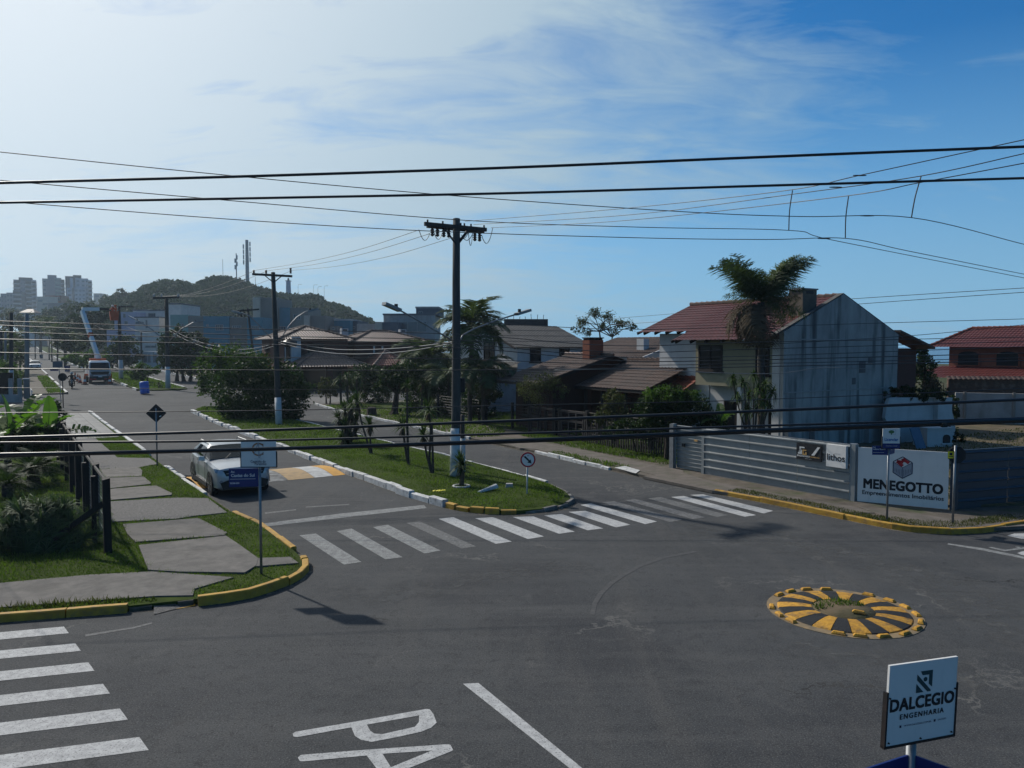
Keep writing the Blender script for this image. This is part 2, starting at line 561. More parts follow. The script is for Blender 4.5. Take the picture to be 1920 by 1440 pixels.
M['hill'] = shade('hill_scrub', (.028, .042, .018), (.018, .028, .012), .06, rough=1, spec=.05)
M['leaf_hill'] = shade('hill_foliage', (.030, .054, .020), (.014, .029, .011), .05, rough=.9, spec=.1, trans=.15)

# ------------------------------------------------------------------ asphalt
def make_asphalt():
    m = bpy.data.materials.new('asphalt_worn')
    m.use_nodes = True
    N, L = m.node_tree.nodes, m.node_tree.links
    b = N['Principled BSDF']
    b.inputs['Roughness'].default_value = .9
    b.inputs['Specular IOR Level'].default_value = .15
    tcn = N.new('ShaderNodeTexCoord')

    def mp_(rot, scl):
        q = N.new('ShaderNodeMapping')
        q.inputs['Rotation'].default_value = (0, 0, rot)
        q.inputs['Scale'].default_value = scl
        L.new(tcn.outputs['Object'], q.inputs[0])
        return q.outputs[0]

    def noise(v, s, d=6, r=.6, dist=0):
        n = N.new('ShaderNodeTexNoise')
        n.inputs['Scale'].default_value = s
        n.inputs['Detail'].default_value = d
        n.inputs['Roughness'].default_value = r
        n.inputs['Distortion'].default_value = dist
        L.new(v, n.inputs['Vector'])
        return n.outputs['Fac']

    def rmp(f, a, c, x=0, y=1):
        r = N.new('ShaderNodeMapRange')
        for k, q in (('From Min', a), ('From Max', c), ('To Min', x), ('To Max', y)):
            r.inputs[k].default_value = q
        L.new(f, r.inputs['Value'])
        return r.outputs[0]

    def mth(op, a, c):
        q = N.new('ShaderNodeMath')
        q.operation = op
        for i, x in enumerate((a, c)):
            if isinstance(x, (int, float)):
                q.inputs[i].default_value = x
            else:
                L.new(x, q.inputs[i])
        return q.outputs[0]

    def mix(f, a, c):
        x = N.new('ShaderNodeMix')
        x.data_type = 'RGBA'
        L.new(f, x.inputs['Factor'])
        for i, q in ((6, a), (7, c)):
            if isinstance(q, tuple):
                x.inputs[i].default_value = (*q, 1)
            else:
                L.new(q, x.inputs[i])
        return x.outputs[2]

    iso = mp_(0, (1, 1, 1))
    along = mp_(-ROT + R(17), (.10, .9, 1))      # streaks along the cross street
    along2 = mp_(-ROT, (.9, .07, 1))             # and along the avenue
    c = mix(rmp(noise(iso, .35, 4), .35, .65), (.036, .0385, .0410), (.050, .0525, .0550))
    c = mix(mth('MULTIPLY', rmp(noise(iso, .12, 3), .5, .58), .8), c, (.027, .029, .033))
    c = mix(mth('MULTIPLY', rmp(noise(along, 1.6, 7, .65), .48, .70), .75), c, (.066, .067, .067))
    c = mix(mth('MULTIPLY', rmp(noise(along2, 1.5, 7, .65), .50, .72), .6), c, (.066, .064, .061))
    c = mix(mth('MULTIPLY', rmp(noise(iso, 1.1, 9, .7, .8), .54, .70), .6), c, (.070, .070, .069))
    # fine aggregate
    c = mix(mth('MULTIPLY', rmp(noise(iso, 7, 6, .75), .40, .70), .35), c, (.058, .057, .055))
    c = mix(mth('MULTIPLY', rmp(noise(iso, 5, 5, .75, .5), .52, .68), .55), c, (.019, .020, .022))
    c = mix(mth('MULTIPLY', rmp(noise(iso, 48, 3, .75), .52, .70), .8), c, (.135, .132, .128))
    c = mix(mth('MULTIPLY', rmp(noise(iso, 36, 2, .7), .56, .68), .75), c, (.012, .012, .014))
    # cracks: pale dust lodged in them in places, dark elsewhere
    vo = N.new('ShaderNodeTexVoronoi')
    vo.feature = 'DISTANCE_TO_EDGE'
    vo.inputs['Scale'].default_value = .24
    wv = N.new('ShaderNodeVectorMath')
    wv.operation = 'ADD'
    nz = N.new('ShaderNodeTexNoise')
    nz.inputs['Scale'].default_value = 1.4
    nz.inputs['Detail'].default_value = 8
    nz.inputs['Roughness'].default_value = .65
    L.new(iso, nz.inputs['Vector'])
    sc_ = N.new('ShaderNodeVectorMath')
    sc_.operation = 'SCALE'
    sc_.inputs['Scale'].default_value = 2.2
    L.new(nz.outputs['Color'], sc_.inputs[0])
    L.new(iso, wv.inputs[0])
    L.new(sc_.outputs[0], wv.inputs[1])
    L.new(wv.outputs[0], vo.inputs['Vector'])
    crack = rmp(vo.outputs['Distance'], .004, .011, 1, 0)
    where = rmp(noise(iso, .22, 3), .50, .60)
    c = mix(mth('MULTIPLY', mth('MULTIPLY', crack, where), .65), c, (.13, .125, .115))
    dark = rmp(noise(iso, .31, 2), .56, .63)
    c = mix(mth('MULTIPLY', mth('MULTIPLY', crack, dark), .7), c, (.010, .010, .010))
    L.new(c, b.inputs['Base Color'])
    bn = N.new('ShaderNodeBump')
    bn.inputs['Strength'].default_value = .35
    bn.inputs['Distance'].default_value = .01
    L.new(noise(iso, 70, 3, .7), bn.inputs['Height'])
    L.new(bn.outputs[0], b.inputs['Normal'])
    return m


M['asphalt'] = make_asphalt()

# ------------------------------------------------------------------ terrain, roads, sea
SB = [b[0] for b in BRK if -200 < b[0] < 1300]


def drape_strip(name, s0, s1, t0, t1, z, mat, tdiv=1):
    mb = MB()
    ss = sorted({s0, s1} | {x for x in SB if s0 < x < s1})
    tt = [t0 + (t1 - t0) * i / tdiv for i in range(tdiv + 1)]
    n = len(tt)
    mb.add([WT(s, t, z) for s in ss for t in tt],
           [(i * n + j, i * n + j + 1, (i + 1) * n + j + 1, (i + 1) * n + j) for i in range(len(ss) - 1) for j in range(n - 1)])
    return mb.build(name, mat, kind='structure')


gm = MB()
ss = [-400, -100] + SB + [1200, 2000]
ss = sorted(set(ss))
tt = [-900, -400, -250, -120, -60, 0, 60, 140, 180, 215, 225]
fall = [.2, .4, .8, 1, 1, 1, 1, 1, .5, 0, 0]
n = len(tt)
gm.add([W(s, t, zs(s) * f - .03 - (9 if t > 220 else 0)) for s in ss for t, f in zip(tt, fall)],
       [(i * n + j, i * n + j + 1, (i + 1) * n + j + 1, (i + 1) * n + j) for i in range(len(ss) - 1) for j in range(n - 1)])
M['ground'] = shade('ground_scrub', (.055, .07, .03), (.09, .08, .05), .05, rough=1, dirt=(.04, .05, .02), dscale=.3, spec=.05)
gm.build('ground', M['ground'], kind='structure')

sea = MB()
M['sea'] = shade('sea_water', (.015, .06, .12), (.02, .075, .14), .02, rough=.25, spec=.4)
nseg = 64
sea.poly([(9000 * math.cos(2 * math.pi * k / nseg), 9000 * math.sin(2 * math.pi * k / nseg), -3.0) for k in range(nseg)])
sea.build('sea', M['sea'], kind='structure')

# the crossing and the avenue
rd = MB()
rd.poly([W(-45, -70), W(50, -70), W(50, 60), W(-45, 60)][::-1])
a = [50, 95, 150, 225, 320, 520, 800, 1200]
tl = [(-70, 60), (-70, 60)] + [(3.5, 21)] * 6
rd.add([WT(50, -70), WT(50, 60), WT(95, 60), WT(95, -70)], [(0, 1, 2, 3)])
for s0, s1 in zip(a[1:], a[2:]):
    rd.add([WT(s0, 3.5), WT(s0, 21), WT(s1, 21), WT(s1, 3.5)], [(0, 1, 2, 3)])
road = rd.build('road', M['asphalt'], kind='structure')


def st_poly(px_list, z=0.0):
    return [G(x, y, z) for x, y in px_list]


def block(name, pts, z, mat):
    """a raised piece of ground, pts world points in order"""
    mb = MB()
    mb.prism([(p.x, p.y) for p in pts], -.05, z)
    o = mb.build(name, mat, kind='structure')
    return o


KERB_L = [(34.8, -60), (15.64, -.2), (14.91, 1.72), (14.66, 2.76), (14.50, 3.5), (14.61, 3.93), (15.0, 4.6), (15.4, 4.98), (15.86, 5.23), (16.6, 5.36), (17.31, 5.40), (20.35, 5.45), (22.07, 5.2), (25.36, 5.14), (32.03, 5.05), (36, 5.05), (61, 4.85)]
inset = .06
block('left_verge', [W(s + (inset if t < 4 else 0), t - (inset if t > 3 else 0)) for s, t in KERB_L] + [W(61.3, 4.2), W(61.6, 3.2), W(61.6, -60)], .10, M['soil'])
MEDIAN = [(57.6, 10.95), (50, 10.75), (44.2, 10.6), (35, 10.6), (30, 10.5), (26.7, 10.44), (22, 10.48), (19.1, 10.76), (18.25, 11.2), (17.75, 11.9), (17.6, 12.6), (17.8, 13.5), (18.4, 14.3), (19.4, 14.8), (20.85, 15.2), (22.4, 15.35), (28, 15.5), (38, 15.3), (46.1, 15.2), (55, 15.1), (60, 14.6), (61.8, 13.4), (61.2, 12.0)]
mm_ = MB()
cx_, cy_ = 30, 12.9
# the island is gently domed
mm_pts = [W(s, t) for s, t in MEDIAN]
inner = []
for s, t in MEDIAN:
    inner.append(W(s + (1.0 if s < 20 else (-1.0 if s > 57 else 0)), t + (0.8 if t < 12.9 else -0.8)))
k = len(MEDIAN)
vs = [(p.x, p.y, -.05) for p in mm_pts] + [(p.x, p.y, .10) for p in mm_pts] + [(p.x, p.y, .19) for p in inner]
fs = [(i, k + i, k + (i + 1) % k, (i + 1) % k) for i in range(k)] + [(k + i, 2 * k + i, 2 * k + (i + 1) % k, k + (i + 1) % k) for i in range(k)] + [tuple(range(2 * k, 3 * k))]
mm_.add(vs, fs)
mm_.build('median_lawn', M['soil'], kind='structure')

BLOCK_R = [(60.5, 22), (59.7, 20.6), (55, 20.14), (49, 19.99), (42.7, 19.86), (38.5, 19.7), (33.3, 19.55), (27.7, 19.5), (24, 19.25), (22.1, 19.14), (20.6, 19.04), (16.8, 18.95), (15.1, 19.05), (12.7, 19.03), (11.1, 19.05), (10.5, 19.2), (9.95, 19.7), (9.6, 20.4), (9.3, 22.2), (-2, 58), (60.5, 58)]
block('right_verge', [W(s, t) for s, t in BLOCK_R], .09, M['dirt'])
lot = MB()
lot.prism([tuple(W(s, t)[:2]) for s, t in ((20.6, 21.9), (13.2, 21.2), (11.2, 22.6), (10, 25.3), (-1, 56), (40, 56), (40, 27.5), (21, 27.5))], .05, .16)
lot.build('vacant_lot', M['lot'], kind='structure')
gl = MB()
gl.prism([tuple(W(s, t)[:2]) for s, t in ((58, 23.6), (29, 23.4), (21.2, 21.9), (21.2, 27.4), (32, 40), (58, 40))], .05, .13)
gl.build('garden_lawn', M['soil'], kind='structure')

# far blocks beyond the second street
for nm, s0, s1, t0, t1, mt in (('far_left_verge', 82.3, 700, -8, 4.7, 'dirt'), ('far_right_verge', 90, 700, 20.6, 60, 'dirt'),
                               ('second_median_lawn', 84.5, 128, 10.9, 15.6, 'soil'), ('third_median_lawn', 146, 240, 10.9, 15.6, 'soil'), ('fourth_median_lawn', 262, 600, 10.9, 15.6, 'soil')):
    mb = MB()
    sl = sorted({s0, s1} | {x for x in SB if s0 < x < s1})
    for a0, a1 in zip(sl, sl[1:]):
        mb.add([WT(a0, t0, .12), WT(a0, t1, .12), WT(a1, t1, .12), WT(a1, t0, .12)], [(0, 1, 2, 3)])
        mb.add([WT(a0, t0, -.05), WT(a0, t0, .12), WT(a1, t0, .12), WT(a1, t0, -.05)], [(0, 1, 2, 3)])
    if 'median' in nm:                       # rounded nose
        nose = [WT(s0, t0, .12), WT(s0 - 1.2, (t0 + t1) / 2 - .8, .12), WT(s0 - 1.3, t1 - 1.0, .12), WT(s0, t1, .12)]
        mb.poly(nose)
        for p, q in zip(nose, nose[1:]):
            mb.poly([p, q, q - Vector((0, 0, .17)), p - Vector((0, 0, .17))])
    else:
        mb.poly([WT(s0, t0, .12), WT(s0, t1, .12), WT(s0, t1, -.05), WT(s0, t0, -.05)])
    mb.build(nm, M[mt], kind='structure')

# ------------------------------------------------------------------ kerbs: stone by stone
def kerb(name, pts, mat, length=.95, w=.14, h=.15, gap=.02, mats=None, wob=.015):
    """pts: world points along the road side edge; each stone a part"""
    root = struct(name)
    pts = [Vector((p.x, p.y, 0)) for p in pts]
    cum = [0]
    for p, q in zip(pts, pts[1:]):
        cum.append(cum[-1] + (q - p).length)

    def at(d):
        d = max(0, min(cum[-1], d))
        for i in range(len(pts) - 1):
            if d <= cum[i + 1] or i == len(pts) - 2:
                return pts[i].lerp(pts[i + 1], (d - cum[i]) / max(1e-6, cum[i + 1] - cum[i]))
    d, i = 0.0, 0
    while d < cum[-1] - .15:
        L_ = length * rnd.uniform(.85, 1.15)
        e = min(d + L_, cum[-1])
        nseg = max(1, int((e - d) / .4))
        mb = MB()
        hh = h + rnd.uniform(-wob, wob) * 1.6
        off = rnd.uniform(-wob, wob) * 1.5
        ring = []
        for j in range(nseg + 1):
            p = at(d + gap / 2 + (e - d - gap) * j / nseg)
            q = at(d + gap / 2 + (e - d - gap) * j / nseg + .05)
            r_ = at(d + gap / 2 + (e - d - gap) * j / nseg - .05)
            t = (q - r_).normalized()
            nrm = Vector((t.y, -t.x, 0))
            b = .018
            hz = hh + rnd.uniform(-.006, .006) + gz(p.x, p.y)
            c = p + nrm * off
            ring.append([c + nrm * w / 2 + Vector((0, 0, -.05)), c + nrm * (w / 2) + Vector((0, 0, hz - b)), c + nrm * (w / 2 - b) + Vector((0, 0, hz)),
                         c - nrm * (w / 2 - b) + Vector((0, 0, hz)), c - nrm * (w / 2) + Vector((0, 0, hz - b)), c - nrm * w / 2 + Vector((0, 0, -.05))])
        vs = [x for r_ in ring for x in r_]
        fs = []
        for j in range(nseg):
            for k_ in range(5):
                fs.append((j * 6 + k_, j * 6 + k_ + 1, (j + 1) * 6 + k_ + 1, (j + 1) * 6 + k_))
        fs += [(0, 5, 4, 3, 2, 1)[::-1], tuple(nseg * 6 + x for x in (0, 5, 4, 3, 2, 1))]
        mb.add(vs, fs)
        mb.build('kerb_stone', mats(i) if mats else mat, root)
        d = e
        i += 1
    return root


def wpts(l):
    return [W(s, t) for s, t in l]


kerb('left_kerb_yellow', wpts([(19, -10.7), (15.64, -.2), (14.95, 1.70)]), M['yellow'], 1.1, .14, .15)
kerb('left_corner_kerb_yellow', wpts([(14.62, 2.80), (14.50, 3.5), (14.61, 3.95), (15.0, 4.62), (15.4, 5.0), (15.86, 5.23), (16.3, 5.3)]), M['yellow'], 1.6, .14, .165, gap=.008)
kerb('left_gap_kerb', wpts([(15.0, 1.72), (14.72, 2.76)]), shade('kerb_rough', (.11, .10, .085), (.06, .06, .045), 5, rough=1, bump=.8, bscale=20), .35, .16, .09, gap=.03, wob=.03)
kerb('left_side_kerb_yellow', wpts([(17.2, 5.36), (20.35, 5.45), (22.07, 5.22)]), M['yellow'], 1.2, .13, .14)
kerb('left_kerb_white', wpts([(25.3, 5.14), (32.0, 5.05)]), M['white_kerb'], 1.1, .13, .14)
kerb('left_far_kerb_white', wpts([(36, 5.05), (61, 4.82)]), M['white_kerb'], 1.6, .17, .15, gap=.01)
kerb('median_kerb_white', wpts([(57.6, 10.95), (50, 10.75), (44.2, 10.6), (35, 10.6), (30, 10.5), (26.7, 10.44), (22, 10.48), (20.4, 10.6), (19.7, 10.66)]), M['white_kerb'], .95, .20, .19, gap=.035, wob=.03)
kerb('median_kerb_yellow', wpts([(19.65, 10.68), (19.1, 10.76), (18.5, 11.0), (18.1, 11.45), (17.82, 11.95)]), M['yellow'], .5, .16, .13, gap=.06, wob=.03)
M['kerb_bare'] = shade('kerb_bare_concrete', (.20, .185, .165), (.13, .12, .105), 5, rough=.95, bump=.6, bscale=20, dirt=(.45, .43, .4), dscale=4, dlo=.55, dhi=.7, damt=.6)
kerb('median_nose_kerb', wpts([(17.75, 12.1), (17.58, 12.6), (17.75, 13.5), (18.35, 14.35), (19.4, 14.86), (20.85, 15.25)]), M['kerb_bare'], .6, .13, .09, gap=.04, wob=.02)
kerb('median_right_kerb_white', wpts([(21, 15.27), (22.4, 15.38), (28, 15.53), (38, 15.33), (46.1, 15.23), (55, 15.13)]), M['white_kerb'], 1.3, .12, .12, wob=.02)
kerb('right_kerb_white', wpts([(59.7, 20.55), (55, 20.1), (49, 19.95), (42.7, 19.82), (38.5, 19.66), (33.5, 19.52)]), M['white_kerb'], 1.2, .13, .14)
kerb('right_near_kerb_white', wpts([(27.6, 19.46), (24, 19.2), (22.2, 19.1)]), M['white_kerb'], 1.0, .13, .14, wob=.02)
kerb('right_corner_kerb_yellow', wpts([(16.8, 18.9), (15.1, 19.02), (12.7, 18.98), (11.1, 18.98), (10.45, 19.15), (9.9, 19.65), (9.55, 20.4), (9.2, 22.2), (6.2, 31.5)]), M['yellow'], 1.5, .13, .15, gap=.008, wob=.012)


def far_kerb(name, segs, mat):
    root = struct(name)
    for s0, s1, t in segs:
        mb = MB()
        sl = sorted({s0, s1} | {x for x in SB if s0 < x < s1})
        for a0, a1 in zip(sl, sl[1:]):
            for dt0, dt1, z0, z1 in ((-.1, .1, .2, .2), (-.1, -.1, .0, .2), (.1, .1, .0, .2)):
                mb.add([WT(a0, t + dt0, z0), WT(a0, t + dt1, z1), WT(a1, t + dt1, z1), WT(a1, t + dt0, z0)], [(0, 1, 2, 3)])
        mb.build('kerb_stone', mat, root)
    return root


far_kerb('far_left_kerb_white', [(82.5, 88, 4.7), (89, 94, 4.7), (96, 104, 4.75), (107, 118, 4.75), (125, 150, 4.8), (160, 300, 4.9)], M['white_kerb'])
far_kerb('second_median_kerb_white', [(84.4, 87.5, 10.9), (92, 97, 10.9), (104, 128, 10.9), (86, 128, 15.6)], M['white_kerb'])
far_kerb('third_median_kerb_white', [(146, 240, 10.9), (146, 240, 15.6), (262, 600, 10.9), (262, 600, 15.6)], M['white_kerb'])
far_kerb('far_right_kerb_white', [(92, 100, 20.5), (104, 200, 20.5)], M['white_kerb'])

# ------------------------------------------------------------------ pavement slabs
slab_root = struct('left_pavement')
SLABS = [
    [(188, 880), (259, 875), (264, 882), (264, 892), (197, 894)],
    [(200, 896), (268, 894), (280, 904), (280, 907), (203, 915.6)],
    [(203, 918), (269, 912.5), (292, 911.5), (320, 925), (319, 928), (206, 937.5)],
    [(206, 940), (333, 933), (388, 934), (423, 960), (363, 966), (333, 971), (213, 977)],
    [(233, 983), (370, 972), (422, 998), (418, 1003), (257, 1015), (243, 1000)],
    [(263, 1023), (423, 1006), (443, 1020), (480, 1047), (477, 1060), (457, 1073), (340, 1071), (283, 1068)],
    [(-160, 1110), (0, 1093), (167, 1078), (280, 1072), (360, 1077), (433, 1082), (360, 1103), (357, 1115), (290, 1116), (0, 1137), (-160, 1158)],
    [(480, 1047), (540, 1045), (556, 1055), (480, 1061)],
]
for i, s_ in enumerate(SLABS):
    mb = MB()
    pts = [G(x, y, .13) for x, y in s_]
    m_ = sum(pts, Vector()) / len(pts)
    pts = [p + (p - m_).normalized() * .05 for p in pts]
    mb.prism([(p.x, p.y) for p in pts], .02, .125 + (i % 3) * .008)
    mb.build('slab', M['aggregate'] if i == 3 else M['concrete'], slab_root)
mb = MB()
pts = [G(x, y, .06) for x, y in ((290, 1118), (357, 1113), (364, 1128), (288, 1147))]
mb.poly([(p.x, p.y, z) for p, z in zip(pts, (.12, .12, .012, .012))])
mb.build('ramp', M['aggregate'], slab_root)
mb = MB()
pts = [G(x, y, .13) for x, y in ((118, 823), (179, 821), (209, 847), (220, 857), (260, 858), (280, 858), (297, 869), (258, 876), (188, 879), (158, 852))]
mb.prism([(p.x, p.y) for p in pts], .02, .12)
mb.build('cobbled_strip', M['aggregate'], slab_root)
# ramp mouth painted yellow on the road, and beside the corner kerb
mb = MB()
mb.poly([Vector((p.x, p.y, .012)) for p in st_poly([(290, 1143), (366, 1129), (366, 1137), (292, 1149)])])
mb.poly([Vector((p.x, p.y, .012)) for p in st_poly([(540, 1046), (553, 1044), (573, 1056), (562, 1060)])])
mb.build('painted_gutter', M['yellow'], slab_root)

tile_root = struct('tiled_pavement')
tile_mesh = {}
mb = MB()
mb.box((0, 0, .06), (.60, .86, .12))
proto = mb.build('paving_tile', M['tile'], tile_root)
mb = MB()
mb.box((0, 0, .06), (.40, .86, .12))
proto2 = mb.build('tactile_tile', M['tile_tan'], tile_root)
tile_root.rotation_euler = (0, 0, ROT)
first = {0: proto, 1: proto2}
used = {0: 0, 1: 0}
for r_ in range(20):
    for c_ in range(5):
        kind_ = 1 if c_ == 0 else 0
        o = first[kind_]
        if used[kind_]:
            o = o.copy()
            put(o, tile_root)
        used[kind_] = 1
        o.location = (2.05 if c_ == 0 else 2.57 + (c_ - 1) * .615, 43.9 + r_ * .875, .012 + rnd.uniform(-.004, .004))

# right hand path and the driveways
path_root = struct('right_pavement')
for i, q in enumerate((
        [(946, 831), (1014, 828), (1053, 836), (1120, 849), (1200, 866), (1281, 882), (1283, 890), (1237, 893), (1173, 877), (1090, 860), (1009, 843), (975, 840)],
        [(1205, 893), (1286, 888), (1320, 899), (1450, 925), (1600, 950), (1640, 962), (1560, 960), (1430, 934), (1335, 920)],
        [(1640, 962), (1610, 951), (1700, 962), (1790, 974), (1920, 962), (1960, 985), (1800, 993), (1740, 991), (1690, 980)])):
    mb = MB()
    pts = [G(x, y, .1) for x, y in q]
    mb.prism([(p.x, p.y) for p in pts], .02, .105 + i * .004)
    mb.build('path', shade('path_worn', (.17, .145, .125), (.115, .10, .085), 2.5, rough=.97, bump=.6, bscale=28, dirt=(.08, .085, .05), dscale=1.3, dlo=.52, dhi=.7, damt=.6), path_root)
mb = MB()
mb.poly([Vector((p.x, p.y, .118)) for p in st_poly([(1152, 877), (1172, 874), (1200, 882), (1192, 888)], .11)])
mb.build('whitewashed_ramp', M['white_kerb'], path_root)
# cobbled side street beyond the crossing
mb = MB()
mb.poly([Vector((p.x, p.y, .02 + gz(p.x, p.y))) for p in st_poly([(560, 756), (590, 759), (622, 756), (720, 752), (700, 745), (585, 745)])])
mb.build('side_street_cobbles', M['aggregate'], kind='structure')

# ------------------------------------------------------------------ road markings
def marking(name, quads, mat, z=.004, parent=None):
    mb = MB()
    for q in quads:
        mb.poly([Vector((p.x, p.y, z)) for p in q])
    o = mb.build(name, mat, parent)
    if parent is None:
        o['kind'] = 'structure'
    return o


ZM = struct('zebra_crossing')
STR = [((561.5, 1004), (592, 1000.5), (678, 1054), (645, 1059), 'paint_worn'), ((631.5, 996), (659, 991), (755, 1045), (723, 1049), 'paint_worn'),
       ((699, 988.5), (727, 984), (826, 1032.5), (796, 1038), 'paint_worn'), ((762, 980.6), (787, 977.7), (893, 1025), (866, 1028.8), 'paint_worn2'),
       ((822.5, 973), (850, 970), (959.6, 1015.6), (930, 1020), 'paint'), ((891, 972), (924.6, 970), (1020, 1006), (990, 1011), 'paint'),
       ((961, 969.5), (1000, 968.5), (1077.7, 997), (1048, 1001), 'paint'), ((1020, 966.5), (1053, 964), (1131, 991), (1102, 994.5), 'paint'),
       ((1066, 960), (1098, 958), (1182, 984), (1155, 989), 'paint'), ((1088, 947), (1108, 944), (1232, 978), (1210, 983), 'paint'),
       ((1128, 942), (1152, 940), (1280, 975), (1256, 979), 'paint_faint'), ((1172, 938), (1192, 936), (1322, 970), (1300, 974), 'paint_faint'),
       ((1215, 935), (1238, 932), (1365, 966), (1345, 970), 'paint_worn2'), ((1258, 932), (1282, 930), (1418, 966), (1396, 969), 'paint'),
       ((1294, 928), (1318, 927), (1450, 958), (1432, 963), 'paint')]
M['paint_worn2'] = shade('road_paint_worn_grey', (.19, .19, .185), (.12, .12, .12), 7, rough=.85, bump=.3, bscale=60, dirt=(.08, .08, .08), dscale=17, dlo=.42, dhi=.62, damt=.85)
for a_, b_, c_, d_, mt in STR:
    marking('zebra_stripe', [[G(*d_), G(*c_), G(*b_), G(*a_)]], M[mt], parent=ZM)
ZL = struct('left_zebra_crossing')
for i in range(9):
    s0, t0 = 14.74 - i * .945, .70 + i * .105
    w_ = .40
    e = (-.31, 1.0)
    pts = [W(s0, t0), W(s0 - w_ * .98, t0 + w_ * .12), W(s0 - w_ * .98 - e[0] * 4.2, t0 + w_ * .12 - e[1] * 4.2), W(s0 - e[0] * 4.2, t0 - e[1] * 4.2)]
    marking('zebra_stripe', [pts], M['paint'], parent=ZL)
marking('stop_line', [st_poly([(494, 988), (650, 970), (800, 953), (795, 947), (640, 963), (492, 982)])], M['paint_worn'])
marking('lane_line', [st_poly([(1068, 1441), (1100, 1465), (1128, 1465), (1092, 1441), (897, 1281), (868, 1282.5)])], M['paint'])
arc = [(1108, 1152), (1113, 1130), (1124, 1112), (1142, 1094), (1165, 1078), (1196, 1061), (1240, 1045), (1302, 1033)]
marking('arc_line', [[G(a[0] - 2, a[1]), G(a[0] + 7, a[1] + 2), G(b[0] + 7, b[1] + 2), G(b[0] - 2, b[1])] for a, b in zip(arc, arc[1:])], M['paint_arc'])
marking('right_lane_line', [st_poly([(1776, 1021), (1840, 1032), (1940, 1052), (1940, 1048), (1842, 1028), (1778, 1019)])], M['paint_worn'])
marking('faded_line', [st_poly([(497, 964), (555, 957), (555, 955), (497, 961)]), st_poly([(573, 952), (655, 947), (655, 945), (573, 950)]), st_poly([(160, 1190), (250, 1176), (285, 1167), (285, 1170), (250, 1179), (160, 1194)])], M['paint_worn2'])
RA = struct('right_lettering')
cr = lambda x, y: (1700 + x / 8.727, 980 + y / 8.727)
marking('letter_stroke', [st_poly([cr(1335, 405), cr(1600, 470), cr(1960, 425), cr(1960, 400), cr(1620, 445), cr(1390, 402)])], M['paint_worn'], parent=RA)
marking('letter_stroke', [st_poly([cr(1770, 400), cr(1840, 425), cr(1870, 412), cr(1840, 395)])], M['paint_worn'], z=.006, parent=RA)
marking('letter_stroke', [st_poly([cr(1810, 500), cr(1880, 530), cr(1960, 545), cr(1960, 465), cr(1880, 475)])], M['paint'], parent=RA)
marking('right_stop_bar', [st_poly([cr(1645, 215), cr(1880, 265), cr(2100, 260), cr(2100, 175), cr(1760, 180)])], M['paint'])
# PARE on the road, only P and A lie in view
PL = struct('road_lettering')
cp = lambda x, y: (480 + x / 2.909, 1200 + y / 2.909)
marking('letter_p', [st_poly([cp(200, 512), cp(205, 528), cp(225, 531), cp(520, 478), cp(605, 463), cp(890, 413), cp(948, 380), cp(930, 377), cp(520, 450), cp(215, 502)]),
                     st_poly([cp(520, 478), cp(540, 525), cp(575, 547), cp(630, 557), cp(690, 515), cp(645, 512), cp(622, 495), cp(605, 463)]),
                     st_poly([cp(630, 557), cp(760, 533), cp(900, 502), cp(955, 480), cp(985, 452), cp(968, 405), cp(948, 380), cp(890, 413), cp(888, 450), cp(866, 475), cp(690, 515)])], M['paint'], parent=PL)
marking('letter_a', [st_poly([cp(228, 643), cp(240, 663), cp(265, 663), cp(600, 632), cp(690, 622), cp(880, 610), cp(960, 604), cp(1076, 604), cp(1060, 572), cp(1040, 570), cp(600, 600), cp(245, 628)]),
                     st_poly([cp(604, 632), cp(672, 721), cp(736, 696), cp(690, 622)]),
                     st_poly([cp(330, 905), cp(700, 752), cp(860, 690), cp(1076, 604), cp(960, 604), cp(750, 690), cp(300, 880)])], M['paint'], parent=PL)

# dust and sand lying along the gutters, thinning out toward the lanes
def make_dust(name, col, lo_, hi_, scale):
    m = bpy.data.materials.new(name)
    m.use_nodes = True
    N, L = m.node_tree.nodes, m.node_tree.links
    b = N['Principled BSDF']
    b.inputs['Base Color'].default_value = (*col, 1)
    b.inputs['Roughness'].default_value = 1
    b.inputs['Specular IOR Level'].default_value = .05
    at = N.new('ShaderNodeAttribute')
    at.attribute_name = 'fade'
    tcn = N.new('ShaderNodeTexCoord')
    n = N.new('ShaderNodeTexNoise')
    n.inputs['Scale'].default_value = scale
    n.inputs['Detail'].default_value = 9
    n.inputs['Roughness'].default_value = .72
    L.new(tcn.outputs['Object'], n.inputs['Vector'])
    r = N.new('ShaderNodeMapRange')
    r.inputs['From Min'].default_value, r.inputs['From Max'].default_value = lo_, hi_
    L.new(n.outputs['Fac'], r.inputs['Value'])
    mu = N.new('ShaderNodeMath')
    mu.operation = 'MULTIPLY'
    L.new(r.outputs[0], mu.inputs[0])
    L.new(at.outputs['Fac'], mu.inputs[1])
    tr = N.new('ShaderNodeBsdfTransparent')
    ms = N.new('ShaderNodeMixShader')
    L.new(mu.outputs[0], ms.inputs[0])
    L.new(tr.outputs[0], ms.inputs[1])
    L.new(b.outputs[0], ms.inputs[2])
    L.new(ms.outputs[0], N['Material Output'].inputs['Surface'])
    return m


M['dust'] = make_dust('gutter_dust', (.15, .132, .105), .36, .62, 3.2)
M['scuff'] = make_dust('pale_scuff', (.095, .096, .095), .46, .66, 2.4)


FILM = [.0022]


